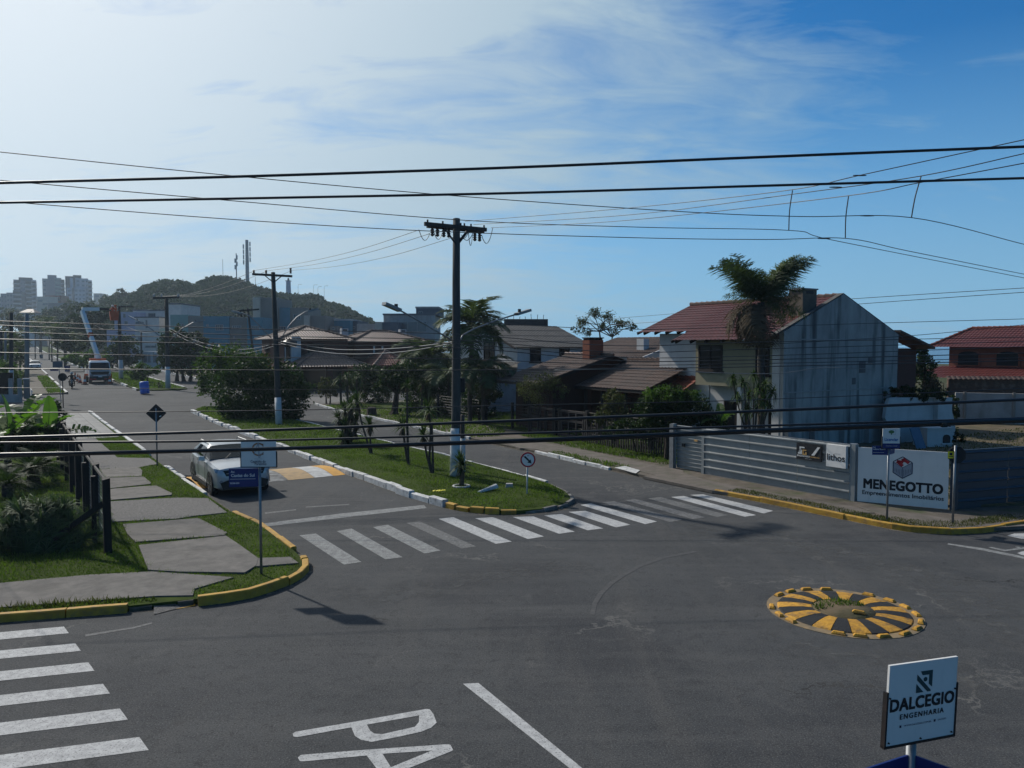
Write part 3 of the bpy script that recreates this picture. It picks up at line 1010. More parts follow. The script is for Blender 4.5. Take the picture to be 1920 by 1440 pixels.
def film(name, pts, w, mat, side=1, both=False):
    """a thin film along a path of world points, fading to nothing across its width"""
    FILM[0] += .0003
    z = FILM[0]
    vs, fs, fd = [], [], []
    for i, p in enumerate(pts):
        t = (pts[min(i + 1, len(pts) - 1)] - pts[max(i - 1, 0)])
        nrm = Vector((t.y, -t.x, 0)).normalized() * side
        end = 0.0 if i in (0, len(pts) - 1) else 1.0
        cols = ((-1, 0), (-.4, .8), (0, 1), (.4, .8), (1, 0)) if both else ((0, 1), (.4, .7), (1, 0))
        for o, f in cols:
            q = p + nrm * w * o
            vs.append((q.x, q.y, z))
            fd.append(f * end)
    m = 5 if both else 3
    fs = [(i * m + j, i * m + j + 1, (i + 1) * m + j + 1, (i + 1) * m + j) for i in range(len(pts) - 1) for j in range(m - 1)]
    mb = MB()
    mb.add(vs, fs)
    o = mb.build(name, M[mat], kind='structure')
    o.data.attributes.new('fade', 'FLOAT', 'POINT').data.foreach_set('value', fd)
    return o


film('gutter_dust', wpts([(56, 10.8), (50, 10.66), (44, 10.5), (35, 10.5), (30, 10.4), (26.7, 10.33), (22, 10.38), (19.3, 10.6), (18.2, 11.0), (17.5, 11.8), (17.35, 12.6), (17.5, 13.6), (18.3, 14.6)]), .75, 'dust', side=-1)
film('gutter_dust', wpts([(60, 4.9), (48, 5.0), (36, 5.12), (32, 5.12), (26, 5.2), (22.5, 5.3), (20, 5.5), (17.2, 5.5), (15.8, 5.4), (14.9, 4.8), (14.4, 3.8), (14.5, 2.8), (15.2, .6), (16.5, -3)]), .7, 'dust', side=1)
film('gutter_dust', wpts([(40, 19.6), (33, 19.4), (27, 19.3), (22, 19.0), (16.5, 18.75), (12.7, 18.85), (10.9, 18.85), (10.2, 19.15), (9.7, 19.8), (9.3, 20.8), (8.6, 23), (6, 31)]), 1.1, 'dust', side=-1)
film('pale_scuff', [G(x, y) for x, y in ((1230, 985), (1330, 995), (1450, 1010), (1580, 1040), (1700, 1075), (1800, 1120), (1920, 1190), (2000, 1240))], 1.1, 'scuff', both=True)
film('pale_scuff', [G(x, y) for x, y in ((560, 1110), (700, 1120), (900, 1085), (1060, 1060), (1180, 1075))], .7, 'scuff', both=True)
film('pale_scuff', [G(x, y) for x, y in ((1420, 1180), (1500, 1215), (1640, 1230), (1780, 1260), (1940, 1330))], .6, 'scuff', both=True)

# speed hump: painted bands
HU = struct('speed_hump')
hb = [(5.25, 5.55, 'hump_o'), (5.55, 6.3, 'hump_w'), (6.3, 7.35, 'hump_b'), (7.35, 8.2, 'hump_g'), (8.2, 9.15, 'hump_b'), (9.15, 9.85, 'hump_w'), (9.85, 10.32, 'hump_o')]
M['hump_o'] = shade('hump_paint_orange', (.66, .34, .05), (.5, .26, .05), 5, rough=.8)
M['hump_b'] = shade('hump_paint_tan', (.46, .31, .15), (.36, .25, .13), 3, rough=.85, dirt=(.2, .17, .13), dscale=5)
M['hump_w'] = shade('hump_paint_white', (.55, .55, .54), (.40, .40, .39), 3, rough=.85, dirt=(.16, .16, .15), dscale=5, damt=.6)
M['hump_g'] = shade('hump_paint_white_worn', (.36, .37, .37), (.12, .12, .12), 2.2, rough=.9, dirt=(.09, .09, .09), dscale=4, dlo=.45, dhi=.6)
for t0, t1, mt in hb:
    mb = MB()
    nn = 8
    vs, fs = [], []
    for i in range(nn + 1):
        f = i / nn
        s = 26.75 + 2.7 * f
        z = .006 + .10 * math.sin(math.pi * f)
        vs += [W(s, t0 + .004, z), W(s, t1 - .004, z)]
    fs = [(2 * i, 2 * i + 1, 2 * i + 3, 2 * i + 2) for i in range(nn)]
    mb.add(vs, fs)
    mb.build('painted_band', M[mt], HU, smooth=True)

# ------------------------------------------------------------------ little roundabout of rubber wedges and studs
rc = Vector((5.88, 13.42, 0))
rb = thing('mini_roundabout', 'flat round island of yellow and black rubber wedges ringed by yellow studs', 'roundabout', rc, R(8))
mb = MB()
nw = 22
M['ring_paint'] = shade('ring_paint_tan', (.30, .21, .11), (.16, .13, .09), 5, rough=.9)
mb.lathe([(1.42, 0), (1.42, .010), (1.18, .012)], n=44)
mb.build('painted_ring', M['ring_paint'], rb)
mb = MB()
mb.lathe([(.62, .0), (.60, .05), (.3, .075), (.02, .08)], n=24)
mb.build('soil_centre', M['lot'], rb, smooth=True)
for i in range(nw):
    a0, a1 = 2 * math.pi * i / nw + .006, 2 * math.pi * (i + 1) / nw - .006
    mb = MB()
    prof = [(.56, .0), (.58, .05), (.75, .06), (1.02, .045), (1.20, .02), (1.22, .0)]
    vs = []
    for r_, z in prof:
        for a_ in (a0, (a0 + a1) / 2, a1):
            vs.append((r_ * math.cos(a_), r_ * math.sin(a_), z + .012))
    fs = [(j * 3 + k_, (j + 1) * 3 + k_, (j + 1) * 3 + k_ + 1, j * 3 + k_ + 1) for j in range(len(prof) - 1) for k_ in (0, 1)]
    fs += [tuple(j * 3 for j in range(len(prof))), tuple(j * 3 + 2 for j in range(len(prof)))[::-1]]
    mb.add(vs, fs)
    mb.build('wedge', M['rubber_yellow'] if i % 2 else M['rubber'], rb)
mb = MB()
for sx in (0,):
    vs = [(-.12, -.05, 0), (.12, -.05, 0), (.12, .05, 0), (-.12, .05, 0), (-.12, -.05, .015), (.12, -.05, .015), (.12, .05, .015), (-.12, .05, .015), (-.085, -.028, .05), (.085, -.028, .05), (.085, .028, .05), (-.085, .028, .05)]
    fs = [(0, 1, 5, 4), (1, 2, 6, 5), (2, 3, 7, 6), (3, 0, 4, 7), (4, 5, 9, 8), (5, 6, 10, 9), (6, 7, 11, 10), (7, 4, 8, 11), (8, 9, 10, 11)]
    mb.add(vs, fs)
stud = mb.build('stud', M['rubber_yellow'], rb)
skip = {3, 8, 12}
firsts = True
for i in range(20):
    if i in skip:
        continue
    o = stud
    if not firsts:
        o = stud.copy()
        put(o, rb)
    firsts = False
    a_ = 2 * math.pi * i / 20 + rnd.uniform(-.03, .03)
    o.location = (1.335 * math.cos(a_), 1.335 * math.sin(a_), .012)
    o.rotation_euler = (0, 0, a_ + math.pi / 2 + rnd.uniform(-.15, .15))
o = stud.copy()
put(o, rb)
o.location, o.rotation_euler = (.12, -.33, .085), (0, .1, -.5)
rb.scale = (.91, .91, .91)

# ------------------------------------------------------------------ grass
def in_poly(x, y, poly):
    n = len(poly)
    ins = np.zeros(len(x), dtype=bool)
    j = n - 1
    for i in range(n):
        xi, yi = poly[i][0], poly[i][1]
        xj, yj = poly[j][0], poly[j][1]
        c = ((yi > y) != (yj > y)) & (x < (xj - xi) * (y - yi) / (yj - yi + 1e-12) + xi)
        ins ^= c
        j = i
    return ins


def grass(name, poly, dens, h, mat, z=.10, holes=(), w=.016, zf=None):
    poly = [(p[0], p[1]) for p in poly]
    xs, ys = [p[0] for p in poly], [p[1] for p in poly]
    x0, x1, y0, y1 = min(xs), max(xs), min(ys), max(ys)
    n = int((x1 - x0) * (y1 - y0) * dens)
    x = rng.uniform(x0, x1, n)
    y = rng.uniform(y0, y1, n)
    k = in_poly(x, y, poly)
    for q in holes:                          # blades lean in over the slab edges
        m_ = sum((Vector((p[0], p[1])) for p in q), Vector((0, 0))) / len(q)
        q2 = []
        for p in q:
            d = Vector((p[0], p[1])) - m_
            q2.append(m_ + d * max(0, 1 - .02 / max(.2, d.length)))
        k &= ~in_poly(x + .03 * np.sin(y * 9), y + .03 * np.sin(x * 11), [(p[0], p[1]) for p in q2])
    x, y = x[k], y[k]
    n = len(x)
    if n == 0:
        return None
    # lush and sparse patches
    q = np.sin(x * 1.7 + 1.3 * np.sin(y * .9)) * np.sin(y * 1.3 + .7 * np.sin(x * 1.1))
    hh = h * rng.uniform(.45, 1.25, n) * (1 + .35 * q)
    a = rng.uniform(0, 2 * np.pi, n)
    ln = rng.normal(0, .45, (n, 2)) * hh[:, None]
    ww = w * rng.uniform(.7, 1.5, n)
    dx, dy = np.cos(a) * ww, np.sin(a) * ww
    zz_ = np.full(n, z) if zf is None else zf(x, y)
    v = np.empty((n, 3, 3))
    v[:, 0] = np.stack([x - dx, y - dy, zz_ - .01], 1)
    v[:, 1] = np.stack([x + dx, y + dy, zz_ - .01], 1)
    v[:, 2] = np.stack([x + ln[:, 0], y + ln[:, 1], zz_ + hh], 1)
    me = np_mesh(name, v.reshape(-1, 3), np.arange(n * 3).reshape(n, 3), mat)
    return link_mesh(name, me, kind='stuff')


slab_polys = [[G(x, y, .13) for x, y in s_] for s_ in SLABS]
slab_polys.append([G(x, y, .13) for x, y in ((118, 823), (179, 821), (209, 847), (220, 857), (260, 858), (280, 858), (297, 869), (258, 876), (188, 879), (158, 852))])
slab_polys.append([G(x, y, .06) for x, y in ((290, 1118), (357, 1113), (364, 1128), (288, 1147))])
tiles_poly = [W(43.4, 1.85), W(61.6, 1.85), W(61.6, 4.72), W(43.4, 4.72)]
near_L = [W(15.75, -.2), W(15.05, 1.72), W(14.75, 2.76), W(14.62, 3.5), W(14.75, 3.9), W(15.1, 4.5), W(15.5, 4.85), W(15.9, 5.1), W(17.3, 5.25), W(20.35, 5.35), W(22, 5.12), W(25.3, 5.05), W(32, 4.97), W(36, 4.97), W(44, 4.9), W(44, -6), W(18, -7)]
grass('verge_grass', near_L, 460, .058, M['grass'], .10, slab_polys, w=.012)
grass('dry_verge_grass', [W(15.85, -.2), W(15.2, 1.7), W(14.95, 2.2), W(15.3, 2.15), W(15.75, .8), W(16.2, -.3), W(19, -9), W(18.6, -9)], 700, .10, M['grass_dry'], .10, slab_polys, w=.012)
med_w = [W(s + (.12 if s < 19 else 0), t + (.1 if t < 12.9 else -.1)) for s, t in MEDIAN]


def med_z(x, y):
    s = x * U[0] + y * U[1]
    t = x * V[0] + y * V[1]
    return .10 + .09 * np.clip(np.minimum(np.minimum((t - 10.6) / .9, (15.3 - t) / .9), (s - 17.7) / 1.0), 0, 1)


near_half = [p for p in med_w if ST(p)[0] < 34.9] + [W(34.9, 15.3), W(34.9, 10.7)]
grass('median_grass', [W(34.9, 10.72), W(30, 10.62), W(26.7, 10.55), W(22, 10.6), W(19.2, 10.86), W(18.4, 11.25), W(17.9, 12), W(17.75, 12.6), W(17.95, 13.45), W(18.5, 14.2), W(19.5, 14.65), W(20.9, 15.05), W(22.4, 15.25), W(28, 15.4), W(34.9, 15.25)], 330, .06, M['grass'], zf=med_z, w=.013)
grass('median_far_grass', [W(34.9, 10.72), W(44.2, 10.75), W(50, 10.9), W(57.6, 11.1), W(61, 12.3), W(61, 13.4), W(59, 14.5), W(54, 15), W(34.9, 15.2)], 130, .08, M['grass'], zf=med_z, w=.022)
right_g = [W(26.9, 19.6), W(24, 19.36), W(22.4, 19.28), W(21.9, 19.9), W(24, 20.0), W(27, 20.25)]
grass('roadside_grass', right_g, 260, .10, M['grass'], .09, w=.02)
grass('garden_grass', [W(21.4, 21.3), W(27.5, 21.5), W(33, 22.2), W(33, 23.6), W(21.4, 23.4)], 240, .10, M['grass'], .12, w=.02)
grass('fence_lawn_grass', [W(33.5, 19.7), W(43, 20), W(58, 20.4), W(58, 23.5), W(42, 24), W(36, 23.4), W(33.2, 21.3)], 90, .09, M['grass'], .10, w=.025)
grass('inner_lawn_grass', [W(22, 24), W(29, 24), W(48, 24), W(48, 29), W(30, 27)], 60, .12, M['grass'], .13, w=.03)
grass('corner_grass', [W(16.5, 19.1), W(15.1, 19.2), W(12.7, 19.15), W(11.1, 19.15), W(10.5, 19.35), W(10.05, 19.8), W(9.75, 20.5), W(9.5, 22), W(8, 27), W(8.4, 27), W(10, 22.5), W(10.2, 20.9), W(10.8, 20.1), W(12, 19.75), W(15, 19.75), W(16.6, 19.7)], 900, .075, M['grass_dry'], .09, w=.013)
grass('lot_weeds', [W(20, 22.5), W(13.4, 22), W(11.4, 23.2), W(4, 45), W(20, 50), W(20, 28)], 26, .10, M['grass_dry'], .15, w=.03)
mb = None
ce = [Vector((5.88 + .42 * math.cos(a_), 13.42 + .42 * math.sin(a_), 0)) for a_ in [i * .4 + .3 for i in range(10)]]
grass('roundabout_weeds', [Vector((5.88 + .5 * math.cos(i * .35 + .2), 13.42 + .5 * math.sin(i * .35 + .2), 0)) for i in range(10)] + [rc + Vector((0, .12, 0))], 700, .06, M['grass'], .07, w=.012)
grass('second_median_grass', [WT(85, 11.1), WT(127, 11.1), WT(127, 15.4), WT(85, 15.4)], 22, .16, M['grass'], w=.06, zf=lambda x, y: np.array([gz(a_, b_) + .12 for a_, b_ in zip(x, y)]))
grass('far_verge_grass', [WT(82.8, 3.2), WT(120, 3.4), WT(120, 4.6), WT(82.8, 4.5)], 30, .16, M['grass'], w=.06, zf=lambda x, y: np.array([gz(a_, b_) + .12 for a_, b_ in zip(x, y)]))

# ------------------------------------------------------------------ buildings
def tile_plane(mb, A, B, C, D, pitch=.24, amp=.035, row=.38, mi=None):
    """corrugated tiles on the slope A-B (eave, left to right from outside) to D-C (ridge)"""
    A, B, C, D = map(Vector, (A, B, C, D))
    e = (B - A).normalized()
    up = ((D + C) / 2 - (A + B) / 2)
    up = (up - e * up.dot(e))
    H_ = up.length
    up.normalize()
    nrm = e.cross(up)
    if nrm.z < 0:
        nrm = -nrm
    lo_ = min(0, (D - A).dot(e))
    hi_ = max((B - A).dot(e), (C - A).dot(e))
    step = pitch / 4
    n = max(2, int((hi_ - lo_) / step) + 1)
    rows = max(1, int(H_ / row))
    lines = []
    for j in range(rows):
        lines.append((j / rows, .018))
        lines.append(((j + .995) / rows, -.004))
    vs = []
    for f, lift in lines:
        l = (D - A).dot(e) * f
        r = (B - A).dot(e) * (1 - f) + (C - A).dot(e) * f
        for k in range(n):
            h = lo_ + (hi_ - lo_) * k / (n - 1)
            h = max(l, min(r, h))
            wv = amp * (abs(math.sin(math.pi * h / pitch)) ** .8 - .5)
            vs.append(A + e * h + up * (H_ * f) + nrm * (wv + lift))
    fs = []
    for j in range(len(lines) - 1):
        for k in range(n - 1):
            fs.append((j * n + k, j * n + k + 1, (j + 1) * n + k + 1, (j + 1) * n + k))
    mb.add(vs, fs, mi)


def ridge_tiles(mb, a, b, r=.11, step=.38):
    a, b = Vector(a), Vector(b)
    n = max(1, int((b - a).length / step))
    for i in range(n):
        p, q = a.lerp(b, i / n), a.lerp(b, (i + 1.06) / n)
        mb.tube([p + Vector((0, 0, .03)), q], [r, r * .82], 6)


def window(parent, M_, w, h, frame='white_wall', glass='glass_dark', bars=1, hbars=0, fw=.07, name='window', sill=True, arch=False):
    """a framed window in the plane of M_ (x along the wall, y up, z out of the wall), centred at its origin"""
    mb = MB()

    def bar(cx, cy, sx, sy, d=.07):
        c = M_ @ Vector((cx, cy, d / 2 - .01))
        mb.box((0, 0, 0), (sx, sy, d), M=None)
        n = 8
        for i in range(n):
            mb.v[-n + i] = tuple(M_ @ (Vector(mb.v[-n + i]) + Vector((cx, cy, d / 2 - .01))))
    bar(0, h / 2 - fw / 2, w, fw)
    bar(0, -h / 2 + fw / 2, w, fw)
    bar(-w / 2 + fw / 2, 0, fw, h - 2 * fw)
    bar(w / 2 - fw / 2, 0, fw, h - 2 * fw)
    for i in range(bars):
        bar(-w / 2 + w * (i + 1) / (bars + 1), 0, .05, h - 2 * fw, .05)
    for i in range(hbars):
        bar(0, -h / 2 + h * (i + 1) / (hbars + 1), w - 2 * fw, .04, .045)
    if sill:
        bar(0, -h / 2 - .05, w + .16, .08, .14)
    fr = mb.build(name, M[frame], parent)
    gb = MB()
    gb.poly([M_ @ Vector(p) for p in ((-w / 2 + fw, -h / 2 + fw, .012), (w / 2 - fw, -h / 2 + fw, .012), (w / 2 - fw, h / 2 - fw, .012), (-w / 2 + fw, h / 2 - fw, .012))])
    gb.build('pane', M[glass], fr)
    return fr


def frame_m(o, x, y):
    """matrix with origin o, x axis, y axis (both vectors)"""
    x, y = Vector(x).normalized(), Vector(y).normalized()
    z = x.cross(y)
    return Matrix(((x.x, y.x, z.x, o[0]), (x.y, y.y, z.y, o[1]), (x.z, y.z, z.z, o[2]), (0, 0, 0, 1)))


def wall_u(x, y, z):       # wall whose outside looks toward the avenue (-X local)
    return frame_m((x, y, z), (0, -1, 0), (0, 0, 1))


def wall_v(x, y, z):       # wall whose outside looks toward the crossing (-Y local)
    return frame_m((x, y, z), (1, 0, 0), (0, 0, 1))


M['slate_dark'] = shade('coping_stained', (.13, .125, .12), (.07, .065, .06), 3, rough=.9)
# ---- the house with the bare gable wall
s0, t0 = ST((15.1, 35.3))
H1 = thing('house', 'white and beige two storey house with red tiled roof and bare stained gable wall', 'house', W(s0, t0, 0), ROT)
mb = MB()
g = [(-4.22, 0), (-4.22, 5.34), (0, 7.10), (4.55, 5.28), (4.45, 0)]
mb.add([(x, -.10, z) for x, z in g] + [(x, .16, z) for x, z in g], [tuple(range(5)), tuple(range(9, 4, -1))] + [(i, i + 5, (i + 1) % 5 + 5, (i + 1) % 5) for i in range(5)])
gw = mb.build('gable_wall', M['stained'], H1)
mb = MB()
for z_, h_ in ((5.02, .05), (2.72, .05)):
    mb.box((.1, -.108, z_), (8.5, .03, h_))
mb.build('seam', M['grey_wall'], gw)
for (x, z, w, h) in ((1.55, 3.75, .5, .55), (2.2, 4.05, .36, .26), (.9, 3.1, .28, .3)):
    mb = MB()
    mb.box((x, -.105, z), (w, .02, h))
    mb.build('blind_opening', M['rust_stain'], gw)
for x in (-4.05, -2.2, 0.0, 1.95, 3.9):
    mb = MB()
    mb.box((x, -.22, .55), (.22, .25, 1.25))
    mb.build('buttress', M['grey_wall'], gw)
mb = MB()
mb.beam((-4.75, .05, 5.21), (0, .05, 7.125), .26, .05)
mb.beam((0, .05, 7.125), (4.95, .05, 5.15), .26, .05)
mb.build('gable_coping', M['slate_dark'], H1)
mb = MB()
tile_plane(mb, (-5.2, 5.6, 5.0), (-5.2, .05, 5.0), (0, .05, 7.02), (0, 5.6, 7.02))
tile_plane(mb, (-4.0, 9.3, 5.44), (-4.0, 5.4, 5.44), (0, 5.4, 6.995), (0, 9.3, 6.995))
rf = mb.build('roof', M['tile_red'], H1)
mb = MB()
tile_plane(mb, (5.2, .17, 4.98), (5.2, 9.3, 4.98), (0, 9.3, 7.02), (0, .17, 7.02), pitch=.3)
mb.build('rear_roof', M['tile_red'], H1)
mb = MB()
ridge_tiles(mb, (0, 9.3, 7.04), (0, .1, 7.04))
mb.build('ridge_cap', M['tile_old'], rf)
mb = MB()
for y_ in (8.8, 8.0, 7.2, 6.4, 5.8):
    mb.beam((-3.98, y_, 5.37), (-3.0, y_, 5.74), .07, .14)
for y_ in (5.35, 4.4, 3.5, 2.6, 1.7, .8):
    mb.beam((-5.16, y_, 4.91), (-4.1, y_, 5.32), .07, .14)
mb.beam((-4.0, 9.28, 5.38), (0, 9.28, 6.94), .05, .12)
mb.beam((-5.2, 5.58, 4.92), (-4.0, 5.58, 5.38), .05, .12)
mb.build('rafter_end', M['fascia'], H1)
mb = MB()
mb.box((-2.2, 6.7, 2.7), (2.0, 3.45, 5.35))
mb.box((1.9, 4.6, 2.5), (5.0, 7.6, 5.0))
w1 = mb.build('white_wall', M['white_wall'], H1)
mb = MB()
mb.box((-2.7, 2.72, 3.93), (3.0, 4.44, 2.12))
mb.build('beige_upper_storey', M['beige_wall'], H1)
mb = MB()
mb.box((-3.95, .28, 2.55), (.58, .38, 4.95))
mb.build('corner_pilaster', M['white_wall'], H1)
mb = MB()
mb.box((-2.1, 2.75, 1.43), (2.2, 4.3, 2.86))
mb.build('recessed_ground_floor', M['white_wall'], H1)
mb = MB()
mb.box((-4.05, 2.3, 1.43), (.24, .24, 2.86))
mb.build('porch_column', M['white_wall'], H1)
window(H1, wall_u(-4.2, 4.0, 4.17), 1.45, 1.2, 'fascia', bars=1)
window(H1, wall_u(-4.2, 1.0, 4.1), .72, 1.25, 'fascia', bars=0)
window(H1, wall_u(-3.2, 1.0, 1.1), .8, 2.1, 'fascia', bars=0, name='door', sill=False)
window(H1, wall_u(-3.2, 3.3, 1.5), 1.4, 1.2, 'fascia', bars=1)
mb = MB()
mb.box((-2.0, .62, 6.3), (1.0, .72, 1.9))
ch = mb.build('chimney', shade('chimney_render_sooty', (.22, .17, .125), (.13, .105, .085), 2, rough=.95, dirt=(.06, .055, .05), dscale=1.6, dlo=.45, dhi=.7), H1)
mb = MB()
mb.box((-2.0, .62, 7.27), (1.1, .82, .06))
mb.build('chimney_cap', M['grey_wall'], ch)
mb = MB()
mb.box((-2.505, .62, 7.12), (.02, .4, .12))
mb.box((-2.0, .255, 7.12), (.5, .02, .12))
mb.build('smoke_slot', M['ink'], ch)
mb = MB()
tile_plane(mb, (-5.35, 9.6, 2.08), (-5.35, 5.6, 2.08), (-3.22, 5.6, 3.08), (-3.22, 9.6, 3.08))
pr = mb.build('porch_roof', M['tile_orange'], H1)
mb = MB()
ridge_tiles(mb, (-3.24, 9.6, 3.12), (-3.24, 5.0, 3.12))
ridge_tiles(mb, (-3.24, 9.6, 3.12), (-5.35, 9.62, 2.12))
mb.build('ridge_cap', M['tile_orange'], pr)
mb = MB()
mb.box((-5.0, 9.1, 1.0), (.3, .7, 2.0))
mb.box((-4.1, 9.35, 1.2), (1.6, .2, 2.4))
mb.build('porch_pillar', M['brick_red'], H1)

# ---- low brown roofed house next door
H2 = thing('house', 'low house with two brown tiled roofs and a brick chimney behind the wire gate', 'house', W(33, 28), ROT)


def L2(s, t, z):
    return (t - 28, s - 33, z)


mb = MB()
tile_plane(mb, L2(37.3, 23.4, 2.78), L2(32.9, 23.4, 2.78), L2(32.9, 28.5, 4.22), L2(37.3, 28.5, 4.22))
tile_plane(mb, L2(32.9, 33.5, 2.78), L2(37.3, 33.5, 2.78), L2(37.3, 28.5, 4.22), L2(32.9, 28.5, 4.22), pitch=.3)
r2 = mb.build('roof', M['tile_brown'], H2)
mb = MB()
tile_plane(mb, L2(33.1, 25.9, 2.56), L2(27.6, 25.9, 2.56), L2(27.6, 29.8, 3.96), L2(33.1, 29.8, 3.96))
r3 = mb.build('lower_roof', M['tile_brown'], H2)
mb = MB()
ridge_tiles(mb, L2(37.3, 28.5, 4.25), L2(32.9, 28.5, 4.25))
mb.build('ridge_cap', M['tile_old'], r2)
mb = MB()
ridge_tiles(mb, L2(33.1, 29.8, 3.99), L2(28, 29.8, 3.99))
mb.build('ridge_cap', M['tile_old'], r3)
mb = MB()
mb.beam(L2(32.9, 23.4, 2.7), L2(32.9, 28.5, 4.14), .06, .16)
mb.beam(L2(37.3, 23.4, 2.7), L2(37.3, 28.5, 4.14), .06, .16)
mb.beam(L2(37.3, 23.45, 2.70), L2(32.9, 23.45, 2.70), .05, .14)
mb.beam(L2(33.1, 25.95, 2.48), L2(27.6, 25.95, 2.48), .05, .14)
mb.beam(L2(33.1, 25.9, 2.48), L2(33.1, 29.8, 3.88), .06, .16)
mb.build('fascia', M['fascia'], H2)
mb = MB()
mb.add([L2(33.3, 24.6, 0), L2(33.3, 32.5, 0), L2(33.3, 32.5, 3.0), L2(33.3, 28.5, 4.1), L2(33.3, 24.6, 3.0)], [(0, 1, 2, 3, 4)])
mb.add([L2(33.3, 24.6, 0), L2(36.9, 24.6, 0), L2(36.9, 24.6, 3.05), L2(33.3, 24.6, 3.05)], [(0, 1, 2, 3)])
mb.add([L2(36.9, 24.6, 0), L2(36.9, 32.5, 0), L2(36.9, 32.5, 3), L2(36.9, 28.5, 4.1), L2(36.9, 24.6, 3)], [(0, 1, 2, 3, 4)])
mb.add([L2(28.2, 27.2, 0), L2(33.2, 27.2, 0), L2(33.2, 27.2, 2.95), L2(28.2, 27.2, 2.95)], [(0, 1, 2, 3)])
mb.add([L2(28.2, 27.2, 0), L2(28.2, 31, 0), L2(28.2, 31, 3.3), L2(28.2, 29.8, 3.9), L2(28.2, 27.2, 2.95)], [(0, 1, 2, 3, 4)])
mb.build('wall', M['dark_red_wall'], H2)
window(H2, wall_u(L2(0, 27.18, 0)[0], 31.2 - 33, 1.4), 1.5, 1.2, 'fascia', bars=1)
window(H2, wall_u(L2(0, 24.58, 0)[0], 35.4 - 33, 1.4), 1.4, 1.2, 'fascia', bars=1)
for i, y_ in enumerate((29.4, 31.2, 32.6)):
    mb = MB()
    mb.box(L2(y_, 26.3, 1.25), (.14, .14, 2.6))
    mb.build('veranda_post', M['fascia'], H2)
M['brick_chimney'] = shade('brick_chimney_orange', (.30, .095, .05), (.20, .065, .04), 9, rough=.9, bump=.5, bscale=20, stretch=(1, 1, 3.5))
mb = MB()
mb.box(L2(34.2, 28.1, 4.3), (1.02, .62, 1.55))
c2 = mb.build('chimney', M['brick_chimney'], H2)
for k in range(4):
    mb = MB()
    mb.box(L2(34.2, 27.68 + .28 * k, 5.12), (.09, .6, .1))
    mb.build('vent_block', M['fascia'], c2)
mb = MB()
mb.box(L2(34.2, 28.1, 5.2), (1.08, .68, .06))
mb.build('chimney_cap', M['fascia'], c2)
# white flue of that house
mb = MB()
mb.box(L2(30.6, 30.6, 4.2), (.5, .5, .95))
f2 = mb.build('flue', M['white_wall'], H2)

# ---- the roof behind it with a pale gable
H3 = thing('house', 'house with dull brown roof and pale bluish gable behind the red roofed house', 'house', W(40, 40), ROT)
L3 = lambda s, t, z: (t - 40, s - 40, z)
mb = MB()
tile_plane(mb, L3(46, 35.2, 4.0), L3(37.6, 35.2, 4.0), L3(37.6, 40.2, 5.42), L3(46, 40.2, 5.42))
tile_plane(mb, L3(37.6, 45.2, 4.0), L3(46, 45.2, 4.0), L3(46, 40.2, 5.42), L3(37.6, 40.2, 5.42), pitch=.4)
mb.build('roof', M['tile_brown'], H3)
mb = MB()
mb.add([L3(37.8, 35.5, 0), L3(37.8, 45, 0), L3(37.8, 45, 4), L3(37.8, 40.2, 5.36), L3(37.8, 35.5, 4.02)], [(0, 1, 2, 3, 4)])
mb.add([L3(37.8, 35.5, 0), L3(45.8, 35.5, 0), L3(45.8, 35.5, 4), L3(37.8, 35.5, 4)], [(0, 1, 2, 3)])
mb.add([L3(45.8, 35.5, 0), L3(45.8, 45, 0), L3(45.8, 45, 4), L3(45.8, 40.2, 5.36), L3(45.8, 35.5, 4.02)], [(0, 1, 2, 3, 4)])
mb.build('wall', M['white_wall'], H3)
mb = MB()
mb.beam(L3(37.55, 35.1, 3.98), L3(37.55, 40.2, 5.43), .1, .12)
mb.build('verge_board', M['white_wall'], H3)
mb = MB()
mb.box(L3(39.6, 37.0, 4.6), (.5, .7, 1.3))
mb.build('chimney', M['white_wall'], H3)

# ---- white house with a grey roof
H4 = thing('house', 'white two storey house with weathered grey roof and black windows', 'house', W(45.7, 30.6), ROT)
L4 = lambda s, t, z: (t - 30.6, s - 45.7, z)
mb = MB()
mb.add([L4(45.7, 30.6, 0), L4(54.7, 30.6, 0), L4(54.7, 30.6, 4.8), L4(50.2, 30.6, 6.3), L4(45.7, 30.6, 4.8)], [(0, 1, 2, 3, 4)])
mb.add([L4(45.7, 30.6, 0), L4(45.7, 37, 0), L4(45.7, 37, 4.8), L4(45.7, 30.6, 4.8)], [(0, 1, 2, 3)])
mb.add([L4(45.7, 37, 0), L4(54.7, 37, 0), L4(54.7, 37, 4.8), L4(50.2, 37, 6.3), L4(45.7, 37, 4.8)], [(0, 1, 2, 3, 4)])
mb.add([L4(54.7, 30.6, 0), L4(54.7, 37, 0), L4(54.7, 37, 4.8), L4(54.7, 30.6, 4.8)], [(0, 1, 2, 3)])
mb.build('wall', M['white_wall'], H4)
mb = MB()
tile_plane(mb, L4(45.2, 30.1, 4.66), L4(45.2, 37.4, 4.66), L4(50.2, 37.4, 6.36), L4(50.2, 30.1, 6.36), pitch=.3, amp=.05, row=1.2)
tile_plane(mb, L4(55.2, 37.4, 4.66), L4(55.2, 30.1, 4.66), L4(50.2, 30.1, 6.36), L4(50.2, 37.4, 6.36), pitch=.4, amp=.05, row=1.2)
mb.build('roof', M['roof_grey'], H4)
mb = MB()
mb.beam(L4(45.2, 30.08, 4.58), L4(50.2, 30.08, 6.28), .06, .15)
mb.beam(L4(55.2, 30.08, 4.58), L4(50.2, 30.08, 6.28), .06, .15)
mb.build('verge_board', M['fascia'], H4)
window(H4, wall_u(-.02, 49.5 - 45.7, 4.45), 1.5, 1.5, 'fascia', bars=1)
